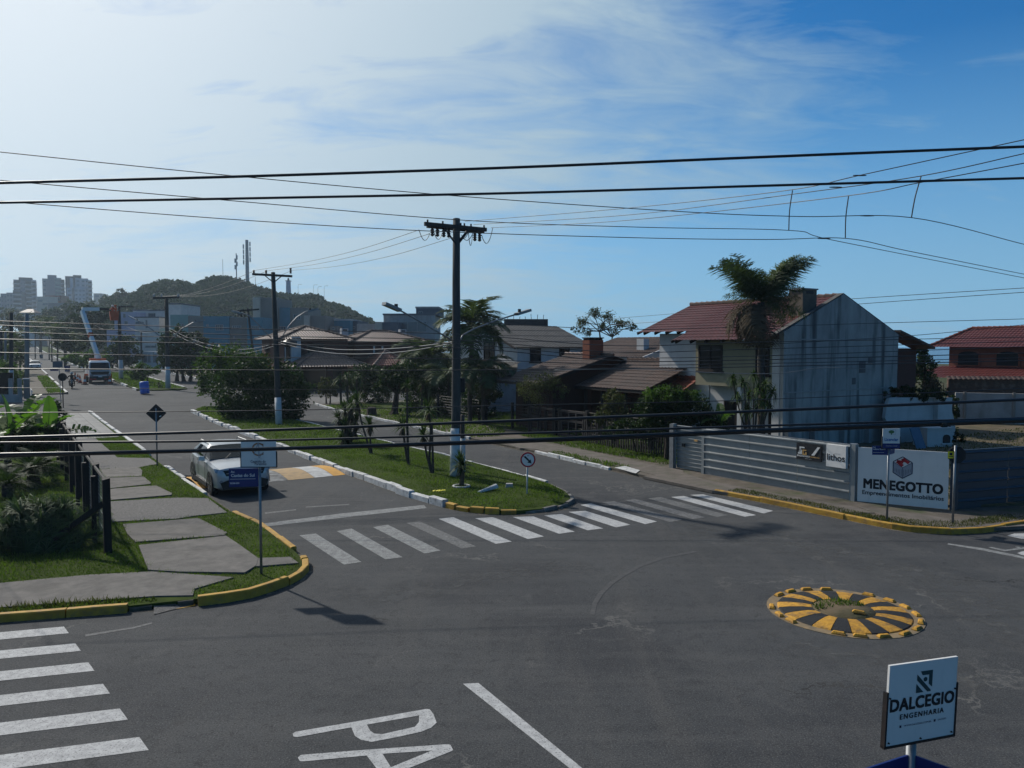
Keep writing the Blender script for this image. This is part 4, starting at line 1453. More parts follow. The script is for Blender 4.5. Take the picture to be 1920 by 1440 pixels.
window(H4, wall_u(-.02, 51.6 - 45.7, 3.3), 1.2, 1.7, 'fascia', bars=0)
window(H4, wall_v(1.55, -.02, 4.1), .95, 1.0, 'fascia', bars=1)
window(H4, wall_v(4.2, -.02, 4.1), .95, 1.0, 'fascia', bars=1)
mb = MB()
tile_plane(mb, L4(52, 26.6, 2.5), L4(45, 26.6, 2.5), L4(45, 30.5, 3.6), L4(52, 30.5, 3.6), pitch=.4, amp=.05, row=1.2)
mb.build('lean_to_roof', M['roof_grey'], H4)
mb = MB()
mb.box(L4(48.5, 28.8, 1.25), (3.4, 6.4, 2.5))
mb.build('garage', M['grey_wall'], H4)

# ---- unfinished block parapet behind it
a_, b_ = P(945, 612, 75), P(1028, 612, 75)
UB = thing('unfinished_building', 'dark hollow block parapet with bare rebar rising behind the grey roof', 'building', (a_.x, a_.y, 0), R(4))
wd = (b_ - a_).length
mb = MB()
mb.box((wd / 2, 3, 3.3), (wd, 6, 6.6))
mb.build('wall', M['grey_wall'], UB)
M['block'] = shade('hollow_block_dark', (.06, .062, .068), (.045, .046, .05), 3, rough=.95)
mb = MB()
for i in range(14):
    for j in range(3):
        bw = wd / 14
        mb.box((bw * (i + .5), .0, 6.74 + .25 * j), (bw - .035, .22, .215))
mb.build('block_course', M['block'], UB, kind='stuff')
mb = MB()
mb.box((wd / 2, .03, 7.0), (wd - .02, .12, .78))
mb.build('mortar', M['ink'], UB)
for i in range(7):
    mb = MB()
    x = wd * (i + .6) / 7.4
    mb.tube([(x, 0, 7.3), (x + rnd.uniform(-.05, .05), 0, 7.6 + rnd.random() * .35)], .025, 4)
    mb.build('rebar', M['dark_steel'], UB)


# ---- the two brick houses with hipped roofs
def hip(mb, s0, s1, t0, t1, ze, zr, L_, pitch=.3, tri=False):
    """hipped roof on the rectangle s0..s1, t0..t1"""
    ds, dt = s1 - s0, t1 - t0
    sm, tm = (s0 + s1) / 2, (t0 + t1) / 2
    if dt >= ds:
        a, b = (sm, t0 + ds / 2), (sm, t1 - ds / 2)
    else:
        a, b = (s0 + dt / 2, tm), (s1 - dt / 2, tm)
    p = lambda s, t, z: L_(s, t, z)
    if dt >= ds:
        tile_plane(mb, p(s0, t0, ze), p(s0, t1, ze), p(*b, zr), p(*a, zr), pitch, .065)
        tile_plane(mb, p(s1, t0, ze), p(s0, t0, ze), p(*a, zr), p(*a, zr), pitch, .065)
        tile_plane(mb, p(s1, t1, ze), p(s1, t0, ze), p(*a, zr), p(*b, zr), pitch, .065)
        tile_plane(mb, p(s0, t1, ze), p(s1, t1, ze), p(*b, zr), p(*b, zr), pitch, .065)
    else:
        tile_plane(mb, p(s0, t0, ze), p(s0, t1, ze), p(*a, zr), p(*a, zr), pitch, .065)
        tile_plane(mb, p(s1, t0, ze), p(s0, t0, ze), p(*a, zr), p(*b, zr), pitch, .065)
        tile_plane(mb, p(s1, t1, ze), p(s1, t0, ze), p(*b, zr), p(*b, zr), pitch, .065)
        tile_plane(mb, p(s0, t1, ze), p(s1, t1, ze), p(*b, zr), p(*a, zr), pitch, .065)
    return [(p(s0, t0, ze), p(*a, zr)), (p(s0, t1, ze), p(*(b if dt >= ds else a), zr)), (p(*a, zr), p(*b, zr)), (p(s1, t0, ze), p(*(a if dt >= ds else b), zr))]


H5 = thing('house', 'brick house with pinkish hipped tile roof and white chimney stack, left of two', 'house', W(78.1, 23.3), ROT)
L5 = lambda s, t, z: (t - 23.3, s - 78.1, z)
mb = MB()
hips = hip(mb, 78.0, 87.3, 23.2, 31.4, 5.5, 6.9, L5)
r5 = mb.build('roof', M['tile_old'], H5)
mb = MB()
for a_, b_ in hips:
    ridge_tiles(mb, a_, b_, .14, .5)
mb.build('ridge_cap', M['tile_brown'], r5)
mb = MB()
hips = hip(mb, 74.4, 80.5, 23.6, 31.5, 2.7, 4.1, L5)
r5 = mb.build('porch_roof', M['tile_old'], H5)
mb = MB()
for a_, b_ in hips:
    ridge_tiles(mb, a_, b_, .13, .5)
mb.build('ridge_cap', M['tile_old'], r5)
mb = MB()
mb.box(L5(82.7, 27.3, 2.75), (6.9, 8.0, 5.5))
mb.build('wall', M['brick_red'], H5)
mb = MB()
mb.box(L5(78.45, 25.0, 3.6), (.95, .5, 4.2))
mb.build('chimney_stack', M['white_wall'], H5)
window(H5, wall_u(.52, 2.9, 4.2), 1.5, 1.4, 'tile_brown', bars=3)
window(H5, wall_u(.52, 6.3, 4.2), 1.5, 1.4, 'tile_brown', bars=3)
window(H5, wall_v(1.05, .55, 4.1), .8, 1.5, 'white_wall', bars=0)
window(H5, wall_v(3.9, .55, 4.4), 1.8, 1.3, 'fascia', bars=2)
for x in (.6, 4.0, 7.7):
    mb = MB()
    mb.box((x, -3.2, 1.3), (.5, .5, 2.7))
    mb.build('porch_pillar', M['brick_red'], H5)
mb = MB()
mb.box((4.0, .54, 1.2), (5.5, .05, 2.3))
mb.build('veranda_door', M['glass_dark'], H5)

H6 = thing('house', 'brick house with hipped tile roof and peaked porch, right of two', 'house', W(80, 31.7), ROT)
L6 = lambda s, t, z: (t - 31.7, s - 80, z)
mb = MB()
hips = hip(mb, 80, 88, 31.7, 41.8, 5.25, 6.55, L6)
r6 = mb.build('roof', M['tile_old'], H6)
mb = MB()
for a_, b_ in hips:
    ridge_tiles(mb, a_, b_, .14, .5)
mb.build('ridge_cap', M['tile_brown'], r6)
mb = MB()
hips = hip(mb, 76.3, 82.0, 32.7, 37.6, 2.7, 4.25, L6)
r6 = mb.build('porch_roof', M['tile_orange'], H6)
mb = MB()
for a_, b_ in hips:
    ridge_tiles(mb, a_, b_, .13, .5)
mb.build('ridge_cap', M['tile_old'], r6)
mb = MB()
mb.box(L6(84.1, 36.7, 2.6), (8.8, 6.8, 5.2))
mb.build('wall', M['brick_red'], H6)
for (s_, t_, z_) in ((84.5, 32.6, 6.0), (85.5, 40.4, 6.0)):
    mb = MB()
    mb.box(L6(s_, t_, z_), (.8, .6, 1.6))
    c6 = mb.build('chimney', M['white_wall'], H6)
    mb = MB()
    mb.box(L6(s_ - .31, t_, z_ + .6), (.5, .03, .18))
    mb.build('smoke_slot', M['ink'], c6)
window(H6, wall_v(7.6, .68, 4.0), 1.6, 1.5, 'fascia', bars=2)
for x in (2.9, 3.9):
    mb = MB()
    mb.box((x, .62, 4.4), (.18, .1, .9))
    mb.build('white_pilaster', M['white_wall'], H6)
for x in (1.3, 5.4):
    mb = MB()
    mb.box((x, -3.2, 1.3), (.45, .45, 2.7))
    mb.build('porch_pillar', M['brick_red'], H6)
mb = MB()
mb.box((3.3, .66, 1.2), (4.0, .05, 2.3))
mb.build('veranda_door', M['glass_dark'], H6)


# ---- row of flat roofed houses and the blocks far off: front from pixel columns at a distance
def far_box(name, label, x0, x1, ytop, D, mat, wins=(), depth=9, rz=0.0, side=None, parapet=None, group=None, ybot=None, cat='building', bars=1, roofmat=None):
    a, b = P(x0, ytop, D), P(x1, ytop, D)
    o = thing(name, label, cat, (a.x, a.y, 0), rz, group)
    zt = a.z
    w = b.x - a.x
    z0 = min(gz(a.x, a.y), gz(a.x, a.y + depth)) - 1 if ybot is None else P(x0, ybot, D).z
    mb = MB()
    mb.box((w / 2, depth / 2, (zt + z0) / 2), (w, depth, zt - z0))
    mb.build('wall', M[mat], o)
    k = D / F
    if parapet:
        mb = MB()
        mb.box((w / 2, depth / 2, zt + .12), (w + .2, depth + .2, .25))
        mb.build('parapet', M[parapet], o)
    for (u0, v0, u1, v1) in wins:
        c = P((u0 + u1) / 2, (v0 + v1) / 2, D)
        window(o, frame_m((c.x - a.x, -.01, c.z), (1, 0, 0), (0, 0, 1)), (u1 - u0) * k, (v1 - v0) * k, 'grey_wall', 'glass_blue', bars=bars, fw=.08, sill=False)
    if side:  # sunlight on this side is put into a paler wall colour
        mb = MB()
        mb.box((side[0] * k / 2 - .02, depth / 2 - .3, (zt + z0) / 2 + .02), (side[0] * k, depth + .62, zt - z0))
        mb.build('sunlit_side_wall', M[side[1]], o)
    return o


M['teal_wall'] = shade('wall_teal', (.10, .26, .33), (.085, .23, .29), 1, rough=.9)
M['mint_wall'] = shade('wall_mint', (.22, .38, .36), (.19, .33, .32), 1, rough=.9)
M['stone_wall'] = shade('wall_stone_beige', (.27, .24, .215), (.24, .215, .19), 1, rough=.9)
M['cream_and_sunlit_wall'] = shade('wall_cream_and_sunlit', (.55, .48, .40), (.48, .42, .36), 1, rough=.9)  # cream houses, and the painted sunlight on block sides
M['slate_wall'] = shade('wall_slate', (.14, .155, .18), (.11, .125, .15), 1, rough=.9)
RG = 'flat roofed houses in the pale and teal row'
far_box('row_house', 'teal flat roofed row house with a barred window, leftmost teal of the row', 381, 429, 593, 128, 'teal_wall', [(404, 608.6, 418.6, 619.5), (387, 608, 391, 612)], group=RG, bars=3)
far_box('row_house', 'taupe flat roofed row house between two teal ones', 428.6, 463, 595, 128.4, 'stone_wall', [(436, 610, 452, 617)], group=RG, bars=3)
far_box('row_house', 'narrow teal row house in front of the tall beige block', 463, 492, 595, 127.6, 'teal_wall', [(471, 611, 486, 619)], group=RG, bars=3)
far_box('row_house', 'tall beige block with one side coloured as sunlit and one small window', 476, 520, 558, 134, 'stone_wall', [(501, 598, 506, 605)], side=(13, 'cream_and_sunlit_wall'), group=RG, bars=0)
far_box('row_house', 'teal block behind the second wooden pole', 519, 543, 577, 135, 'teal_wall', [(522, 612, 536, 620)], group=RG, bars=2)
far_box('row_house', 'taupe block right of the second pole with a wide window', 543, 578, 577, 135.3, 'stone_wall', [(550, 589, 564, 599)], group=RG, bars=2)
far_box('row_house', 'low taupe block with pale side above the pink hipped roof', 572, 609, 592, 118, 'stone_wall', side=(10, 'cream_and_sunlit_wall'), group=RG)
far_box('row_house', 'teal row house with white parapet right of the low taupe block', 609, 657, 601, 124, 'teal_wall', [(612, 615, 616, 622)], parapet='white_wall', group=RG)
far_box('row_house', 'small taupe block in front of the teal one with white parapet', 619, 632, 611, 120, 'stone_wall', [(622, 614, 628, 618)], group=RG)
far_box('row_house', 'grey block at the right end of the teal row', 655, 671, 601, 126, 'slate_wall', [(658, 612, 666, 616)], group=RG)
far_box('row_house', 'pale grey block with a dark window behind the right brick house', 669, 706, 607, 116, 'grey_wall', [(681, 623, 690, 632)], group=RG)
far_box('modern_house', 'grey block with one side coloured as sunlit behind the right brick house', 705, 746, 604, 108, 'slate_wall', side=(12, 'cream_and_sunlit_wall'), cat='house')
mh = far_box('modern_house', 'unfinished concrete house with wide shaded opening behind the palms', 719, 815, 591, 112, 'grey_wall', [(747, 603, 800, 622)], cat='house', parapet='slate_wall', bars=2)  # the window pane here stands in for the shade inside the opening
far_box('modern_house', 'raised grey upper room on the unfinished concrete house', 780, 822, 578, 113, 'slate_wall', [(785, 584, 793, 592)], cat='house', parapet='grey_wall', ybot=592)
far_box('row_house', 'mint green house end at the left of the row', 319, 334, 590, 133, 'mint_wall', group=RG)
far_box('row_house', 'pale green flat roofed house left of the long taupe wall', 334, 352.5, 590, 132, 'mint_wall', [(340, 607, 345, 614)], group=RG)
far_box('row_house', 'long taupe wall left of the first teal house', 352.5, 381, 592, 131, 'stone_wall', group=RG)
wb = far_box('shop_building', 'white building with a dark roof edge and a script sign', 316, 340, 571, 150, 'white_wall', parapet='slate_wall')
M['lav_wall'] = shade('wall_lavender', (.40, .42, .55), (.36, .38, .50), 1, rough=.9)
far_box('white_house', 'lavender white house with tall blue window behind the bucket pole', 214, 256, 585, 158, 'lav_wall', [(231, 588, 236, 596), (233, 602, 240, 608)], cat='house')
far_box('white_house', 'wide pale house with dark flat roof behind the third pole', 250, 312, 583, 162, 'white_wall', [(278, 587, 292, 595), (258, 587, 266, 593)], parapet='slate_wall', cat='house', bars=3)
far_box('white_house', 'white house with a dark green band between its storeys', 253, 298, 596, 150, 'white_wall', [(254, 603, 270, 608), (273, 600, 277, 617)], parapet='slate_wall', cat='house')
far_box('white_house', 'tall white house with narrow windows near the end of the side street', 256, 299, 618, 138, 'white_wall', [(259, 632, 262, 647), (262.5, 632, 265, 647), (272, 648, 294, 652)], cat='house', parapet='white_wall')
far_box('white_house', 'low white garage with panelled doors by the side street', 264, 304, 659, 126, 'white_wall', [(266, 664, 276, 680), (277, 664, 283, 680), (287, 664, 295, 680)], cat='house', bars=2)
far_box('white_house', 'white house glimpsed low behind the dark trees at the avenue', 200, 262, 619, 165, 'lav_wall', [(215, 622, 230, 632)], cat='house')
far_box('far_house', 'red brick flat building under the middle apartment tower', 84, 114, 554, 480, 'terracotta', [(100, 557, 112, 560), (104, 561, 113, 564)])
far_box('far_house', 'pale green house between the first and second towers', 69, 92, 556, 470, 'cream_and_sunlit_wall', [(71, 562, 80, 566), (80, 568, 90, 572)])
far_box('far_house', 'dark flat building below the brick red one', 90, 122, 568, 430, 'slate_wall', [(93, 575, 112, 579)])
far_box('far_house', 'distant sandy house on the skyline right of the towers', 175, 189, 550, 640, 'cream_and_sunlit_wall', [(178, 553, 186, 557)])
far_box('far_house', 'small pale house with water tank at the skyline', 190, 197, 553, 620, 'grey_wall')
hh = far_box('far_house', 'white cottage with pinkish roof at the crest of the avenue', 39, 64, 586, 330, 'white_wall', [(43, 588, 50, 591)])
mb = MB()
k_ = 330 / F
w_ = 25 * k_
zt_ = P(39, 586, 330).z
mb.add([(-.5, -.6, zt_), (w_ + .5, -.6, zt_), (w_ + .5, 4.5, zt_), (-.5, 4.5, zt_), (1.6, 2, zt_ + 1.6), (w_ - 1.6, 2, zt_ + 1.6)], [(0, 1, 5, 4), (1, 2, 5), (2, 3, 4, 5), (3, 0, 4)])
mb.build('roof', M['tile_old'], hh)


# ---- apartment towers
def tower(label, blocks, D):
    """blocks: (x0, x1, ytop, material, floors, kind) in pixels"""
    x0 = min(b[0] for b in blocks)
    base = P(x0, 590, D)
    o = thing('apartment_tower', label, 'apartment tower', (base.x, base.y, 0), R(30), 'apartment towers on the skyline')
    k = D / F / 1.17
    for i, (a, b, yt, mt, fl, kind) in enumerate(blocks):
        zt, z0 = P(a, yt, D).z, P(a, 592, D).z - 6
        w = (b - a) * k
        x = (a - x0) * k
        y = -i * .5
        mb = MB()
        mb.box((x + w / 2, 8 + y, (zt + z0) / 2), (w, 16, zt - z0))
        body = mb.build('body', M[mt], o)
        fh = 3.0
        n = int((zt - z0 - 2) / fh)
        for j in range(n):
            zc = zt - 2.2 - j * fh
            if kind == 'balcony':
                mb = MB()
                mb.box((x + w / 2, y - .4, zc - .9), (w + .6, 1.6, .9))
                mb.build('balcony', M['white_wall'], o)
                mb = MB()
                mb.box((x + w / 2, y - .02, zc + .4), (w * .9, .06, 1.5))
                mb.build('window_band', M['glass_dark'], o)
            elif kind == 'win':
                for q in range(fl):
                    mb = MB()
                    ww = w / fl * .55
                    mb.box((x + w * (q + .5) / fl, y - .02, zc), (ww, .08, 1.2))
                    mb.build('window', M['glass_blue'], o)
            elif kind == 'glass':
                mb = MB()
                mb.box((x + w / 2, y - .03, zc), (w * .92, .08, 1.9))
                mb.build('window_band', M['glass_blue'], o)
    return o


M['tower_grey'] = shade('tower_grey', (.26, .27, .30), (.23, .24, .27), .2, rough=.9)
M['tower_blue'] = shade('tower_blue_grey', (.16, .19, .26), (.14, .165, .23), .2, rough=.9)
M['tower_white'] = shade('tower_white', (.50, .51, .56), (.44, .45, .50), .2, rough=.9)
M['tower_dark'] = shade('tower_dark', (.06, .068, .085), (.05, .056, .07), .2, rough=.9)
tower('dark blue grey apartment tower with pale balconies, leftmost of the tall ones', [(27, 38, 524, 'tower_grey', 1, 'balcony'), (37, 62, 519.5, 'tower_dark', 2, 'win'), (40, 50, 526, 'tower_blue', 2, 'win'), (49, 62, 526, 'tower_dark', 1, 'balcony'), (61, 69, 524, 'tower_white', 1, 'balcony')], 560)
tower('lower bluish apartment block in front of the dark tower', [(-6, 4, 556, 'tower_grey', 2, 'win'), (2, 14, 550, 'tower_blue', 2, 'win'), (13, 30, 548, 'tower_grey', 3, 'win'), (25, 40, 543, 'tower_blue', 1, 'balcony'), (40, 48, 547, 'tower_dark', 1, 'win')], 520)
tower('grey apartment tower with stepped top and glazed strip, middle of the three', [(81, 105, 522, 'tower_grey', 3, 'win'), (91, 108, 515, 'tower_grey', 2, 'none'), (105, 117, 520, 'mint_wall', 1, 'glass'), (116.5, 123, 523, 'tower_dark', 1, 'balcony')], 560)
tower('white apartment tower with dark core and rounded balconies, right of the three', [(124, 143, 517.5, 'tower_dark', 2, 'none'), (139, 155, 515, 'tower_dark', 2, 'none'), (133, 139, 521, 'tower_white', 1, 'none'), (143, 163, 521, 'tower_white', 2, 'win'), (162, 168, 521, 'tower_white', 1, 'win'), (167, 175, 524, 'tower_white', 1, 'balcony'), (126, 138, 540, 'tower_white', 1, 'win'), (137, 141, 540, 'tower_dark', 1, 'none'), (141, 162, 539, 'tower_white', 3, 'win')], 560)

# ---- house at the far right
a_ = P(1780, 652, 60)
H7 = thing('house', 'terracotta house with red tiled roof and two arched windows at the far right', 'house', (a_.x, a_.y, 0), ROT - math.pi / 2)
mb = MB()
mb.box((7, 2.2, 2.35), (14, 4.4, 4.7))
mb.build('wall', M['terracotta'], H7)
mb = MB()
tile_plane(mb, (-1.25, -.9, 4.66), (15, -.9, 4.66), (15, 2.2, 6.15), (.6, 2.2, 6.15), pitch=.26)
tile_plane(mb, (-1.25, 5.3, 4.66), (-1.25, -.9, 4.66), (.6, 2.2, 6.15), (.6, 2.2, 6.15), pitch=.26)
tile_plane(mb, (15, 5.3, 4.66), (-1.25, 5.3, 4.66), (.6, 2.2, 6.15), (15, 2.2, 6.15), pitch=.4)
r7 = mb.build('roof', M['tile_red'], H7)
mb = MB()
ridge_tiles(mb, (.6, 2.2, 6.17), (15, 2.2, 6.17))
ridge_tiles(mb, (-1.25, -.9, 4.69), (.6, 2.2, 6.17))
mb.build('ridge_cap', M['tile_orange'], r7)
mb = MB()
tile_plane(mb, (-1.9, -2.6, 2.35), (15, -2.6, 2.35), (15, 0, 3.2), (-.6, 0, 3.2), pitch=.26)
p7 = mb.build('porch_roof', M['tile_red'], H7)
for xc in (1.45, 4.2, 8.0):
    c_ = (xc, -.02, 3.85)
    mb = MB()
    arch = [(-.75, -.55), (.75, -.55), (.75, .22)] + [(.75 * math.cos(a), .22 + .28 * math.sin(a)) for a in [math.pi * i / 8 for i in range(1, 8)]] + [(-.75, .22)]
    n = len(arch)
    mb.add([(c_[0] + x * 1.14, -.07, c_[2] + z * 1.16) for x, z in arch] + [(c_[0] + x, -.07, c_[2] + z) for x, z in arch] + [(c_[0] + x * 1.14, .0, c_[2] + z * 1.16) for x, z in arch],
           [(i, (i + 1) % n, n + (i + 1) % n, n + i) for i in range(n)] + [(i, 2 * n + i, 2 * n + (i + 1) % n, (i + 1) % n) for i in range(n)])
    w_ = mb.build('arched_window', M['terracotta'], H7)
    mb = MB()
    mb.poly([(c_[0] + x, -.03, c_[2] + z) for x, z in arch])
    mb.build('pane', M['glass_dark'], w_)

# ---- boundary walls of the vacant lot
def wall_between(name, label, a, b, z0, z1, th, mat, cat='wall'):
    a, b = Vector((a.x, a.y, 0)), Vector((b.x, b.y, 0))
    d = b - a
    o = thing(name, label, cat, a, math.atan2(d.y, d.x))
    mb = MB()
    mb.box((d.length / 2, th / 2, (z0 + z1) / 2), (d.length, th, z1 - z0))
    mb.build('wall_face', M[mat], o)
    return o, d.length


a_, b_ = P(1668, 700, 41), P(1717, 700, 44)
WX, ln = wall_between('brick_annex', 'dark brick annex with sloping eave behind the stained gable', a_, b_, 0, 4.6, 4, 'brick_red', 'building')
mb = MB()
mb.beam((-1.2, -.3, 5.5), (ln + .3, -.3, 4.62), 1.2, .12)
mb.build('eave', M['tile_brown'], WX)
mb = MB()
mb.beam((.25, -.06, 2.55), (.25, -.06, 3.7), .07)
mb.beam((.25, -.06, 3.1), (-.5, -.06, 2.75), .05)
mb.build('white_bracket', M['white_wall'], WX)

a_, b_ = P(1659, 838, 36), P(1784, 834, 37.2)
WW = thing('boundary_wall', 'white wall with broken right end and ivy along its top in the vacant lot', 'wall', (a_.x, a_.y, 0), math.atan2(b_.y - a_.y, b_.x - a_.x))
ln = math.hypot(b_.x - a_.x, b_.y - a_.y)
mb = MB()
prof = [(.12, 0), (ln + .25, 0), (ln + .2, 1.0), (ln, 1.5), (ln - .15, 2.22), (ln - .7, 2.25), (.5, 2.3), (.22, 2.26), (.05, 1.9), (-.02, 1.35), (.1, 1.15), (.16, .7)]
n = len(prof)
mb.add([(x, 0, z) for x, z in prof] + [(x, .2, z) for x, z in prof], [tuple(range(n)), tuple(range(2 * n - 1, n - 1, -1))] + [(i, i + n, (i + 1) % n + n, (i + 1) % n) for i in range(n)])
mb.build('wall_face', M['white_wall'], WW)
mb = MB()
mb.box((ln - .75, -.14, 1.35), (.85, .28, 1.8))
mb.build('chimney_breast', M['white_wall'], WW)
mb = MB()
mb.box((ln - .55, -.285, .82), (.32, .02, .22))
mb.build('shaded_hole', M['ink'], WW)  # black plate painted in for the shade inside a small hole

c_ = G(1762, 838, .15)
BQ = thing('brick_barbecue', 'cream rendered barbecue block with dark arched mouth against the white wall', 'barbecue', (c_.x, c_.y, .12), R(12))
mb = MB()
mb.box((-.02, .45, .42), (1.30, .9, .86))
bb = mb.build('block', M['white_wall'], BQ)
mb = MB()
arch = [(-.2, .2), (.2, .2), (.2, .45)] + [(.2 * math.cos(a), .45 + .14 * math.sin(a)) for a in [math.pi * i / 6 for i in range(1, 6)]] + [(-.2, .45)]
mb.poly([(x + .34, -.012, z) for x, z in arch])
mb.build('mouth', M['ink'], BQ)
mb = MB()
mb.box((.34, -.03, .17), (.56, .1, .06))
mb.box((.0, .45, .88), (1.38, .98, .06))
mb.build('ledge', M['white_wall'], BQ)
p0, p1 = G(1727, 842, .14), P(1719, 806, 35.6)
BP = MB()
BP.box((0, 0, 0), (.46, .05, 1.02))
bp = BP.build('blue_panel', shade('panel_blue_grey', (.11, .20, .30), (.09, .165, .25), 3, rough=.7))
tag(bp, 'blue grey door panel leaning on the white wall beside the barbecue', 'panel')
bp.location = (p0.x - .10, p0.y + .12, .62)
bp.rotation_euler = (R(-14), R(-12), R(10))

a_, b_ = P(1790, 800, 46), P(1990, 800, 44)
GW, ln = wall_between('boundary_wall', 'grey rendered wall with concrete posts at the back of the vacant lot', a_, b_, 0, 1.95, .2, 'grey_wall')
for x in (.5, 3.0, 5.6):
    mb = MB()
    mb.box((x, -.03, 1.0), (.14, .1, 2.02))
    mb.build('post', M['stone_wall'], GW)
a_, b_ = P(1776, 800, 50), P(2000, 800, 49)
M['old_brick'] = shade('old_brick_crumbling', (.13, .075, .05), (.07, .05, .04), 4, rough=1, bump=1, bscale=9, dirt=(.22, .18, .14), dscale=2.5, dlo=.52, dhi=.68, damt=.7, stretch=(1, 1, 2.5))
OW, ln = wall_between('old_brick_wall', 'crumbling old brick wall with tiled coping below the terracotta house', a_, b_, 0, 2.62, .25, 'old_brick')
mb = MB()
tile_plane(mb, (-.1, -.2, 2.58), (ln, -.2, 2.58), (ln, .2, 2.78), (-.1, .2, 2.78), pitch=.3, amp=.06)
mb.build('coping', M['tile_brown'], OW)

# ---- low structures at the far left beyond the second street
a_ = P(-20, 757, 62)
LS = thing('corner_kiosk', 'dark glazed front with pale posts and low wall at the far left corner', 'kiosk', (a_.x, a_.y, 0), R(-2))
mb = MB()
mb.box((.9, .2, 1.3), (1.8, .3, 2.6))
mb.build('dark_glazing', M['glass_dark'], LS)
mb = MB()
mb.box((1.2, -.08, .35), (2.9, .14, 1.0))
mb.build('low_wall', M['grey_wall'], LS)
for x in (1.85, 2.6):
    mb = MB()
    mb.box((x, -.06, 1.1), (.3, .12, 2.1))
    mb.build('pale_post', M['grey_wall'], LS)
a_ = P(51, 755, 66)
GP = thing('gate_pillar', 'brown gate pillar with a pale cap beside the pavement at far left', 'pillar', (a_.x, a_.y, 0), ROT)
mb = MB()
mb.box((0, 0, .95), (.45, .45, 1.9))
mb.build('shaft', M['stone_wall'], GP)
mb = MB()
mb.box((0, 0, 1.94), (.56, .56, .1))
mb.build('cap', M['white_wall'], GP)
a_ = P(60, 758, 58)
GF = thing('white_fence', 'short white board fence behind the banana plants', 'fence', (a_.x, a_.y, 0), ROT)
for i in range(9):
    mb = MB()
    mb.box((0, i * .32, .72), (.05, .29, 1.42))
    mb.build('board', M['white_wall'], GF)
mb = MB()
mb.box((.04, 1.3, 1.3), (.05, 2.9, .08))
mb.build('rail', M['white_wall'], GF)


# ------------------------------------------------------------------ the hill
SIL = [(150, 590), (190, 576), (210, 560), (225, 547), (262, 542), (290, 527), (330, 521), (352, 523), (372, 531), (385, 524), (400, 516), (420, 513), (440, 519), (460, 528), (480, 537), (510, 542), (540, 547), (560, 548), (600, 551), (640, 559), (665, 570), (690, 583), (712, 598), (722, 612), (745, 632), (780, 652)]
DH = 360


def hill_z(px):
    for (a, ya), (b, yb) in zip(SIL, SIL[1:]):
        if a <= px <= b:
            f = (px - a) / (b - a)
            return P(px, ya + (yb - ya) * f, DH).z
    return 5


def hill_pt(px, f):
    """f: 0 front foot, 1 crest, >1 behind"""
    D = DH - 130 + 130 * f if f <= 1 else DH + 120 * (f - 1)
    zc = hill_z(px)
    prof = (math.sin(min(f, 1) * math.pi / 2) ** 1.15) if f <= 1 else max(0, 1 - (f - 1) ** 1.5)
    x = (px - 960) / F * (DH + (min(D, DH) - DH) * .93)
    z = 4 + (zc - 5 - 4) * prof
    z += 1.2 * math.sin(x * .13 + f * 5) * math.sin(f * 9 + x * .05) * min(1, f * 2)
    return Vector((x, D, z))


mb = MB()
nx, ny = 70, 22
for i in range(nx):
    for j in range(ny):
        mb.v.append(tuple(hill_pt(150 + 630 * i / (nx - 1), j / (ny - 1) * 1.8)))
for i in range(nx - 1):
    for j in range(ny - 1):
        mb.f.append((i * ny + j, (i + 1) * ny + j, (i + 1) * ny + j + 1, i * ny + j + 1))
        mb.m.append(0)
mb.build('hill', M['hill'], kind='structure', smooth=True)


def leaf_quads(cent, size, flat=0.0, aspect=.55):
    """diamond leaves at cent (N,3), size (N,), random orientation"""
    n = len(cent)
    d = rng.normal(0, 1, (n, 3))
    d[:, 2] *= (1 - flat)
    d /= np.linalg.norm(d, axis=1)[:, None]
    e = rng.normal(0, 1, (n, 3))
    e -= d * np.sum(d * e, 1)[:, None]
    e /= np.linalg.norm(e, axis=1)[:, None]
    s = np.asarray(size)[:, None]
    v = np.empty((n, 4, 3))
    v[:, 0] = cent - d * s * .5
    v[:, 1] = cent + e * s * aspect * .5
    v[:, 2] = cent + d * s * .5
    v[:, 3] = cent - e * s * aspect * .5
    return v.reshape(-1, 3), np.arange(n * 4).reshape(n, 4)


cs, sz = [], []
for _ in range(2300):
    px = rnd.uniform(160, 770)
    f = rnd.random() ** .7 * 1.05
    p = hill_pt(px, f)
    r = rnd.uniform(1.8, 4.6) * (1.0 if px < 600 else .55)
    n = 46
    q = rng.normal(0, 1, (n, 3))
    q /= np.linalg.norm(q, axis=1)[:, None]
    q *= rng.uniform(.75, 1.05, n)[:, None]
    q[:, 2] = np.abs(q[:, 2]) * .8
    cs.append(np.array(p) + q * r + np.array([0, 0, .3]))
    sz.append(rng.uniform(.8, 1.7, n) * (r / 3.4) ** .5)
v_, f_ = leaf_quads(np.concatenate(cs), np.concatenate(sz), aspect=.8)
link_mesh('hill_forest', np_mesh('hill_forest', v_, f_, M['leaf_hill']), kind='stuff')

# masts and the little lighthouse on the hill
def mast(label, px, ytop, ybot, r, D=DH, panels=0, name='radio_mast'):
    b = P(px, ybot, D)
    t = P(px, ytop, D)
    o = thing(name, label, 'mast', (b.x, b.y, b.z - 4))
    mb = MB()
    h = t.z - b.z + 4
    mb.tube([(0, 0, 0), (0, 0, h)], [r, r * .75], 8)
    mb.build('shaft', M['steel'], o)
    for i in range(panels):
        mb = MB()
        mb.box((r * 1.6 * (1 if i % 2 else -1), -.3, h * (.55 + .42 * i / panels)), (.5, .5, 2.0))
        mb.build('antenna_panel', M['white_wall'], o)
    return o


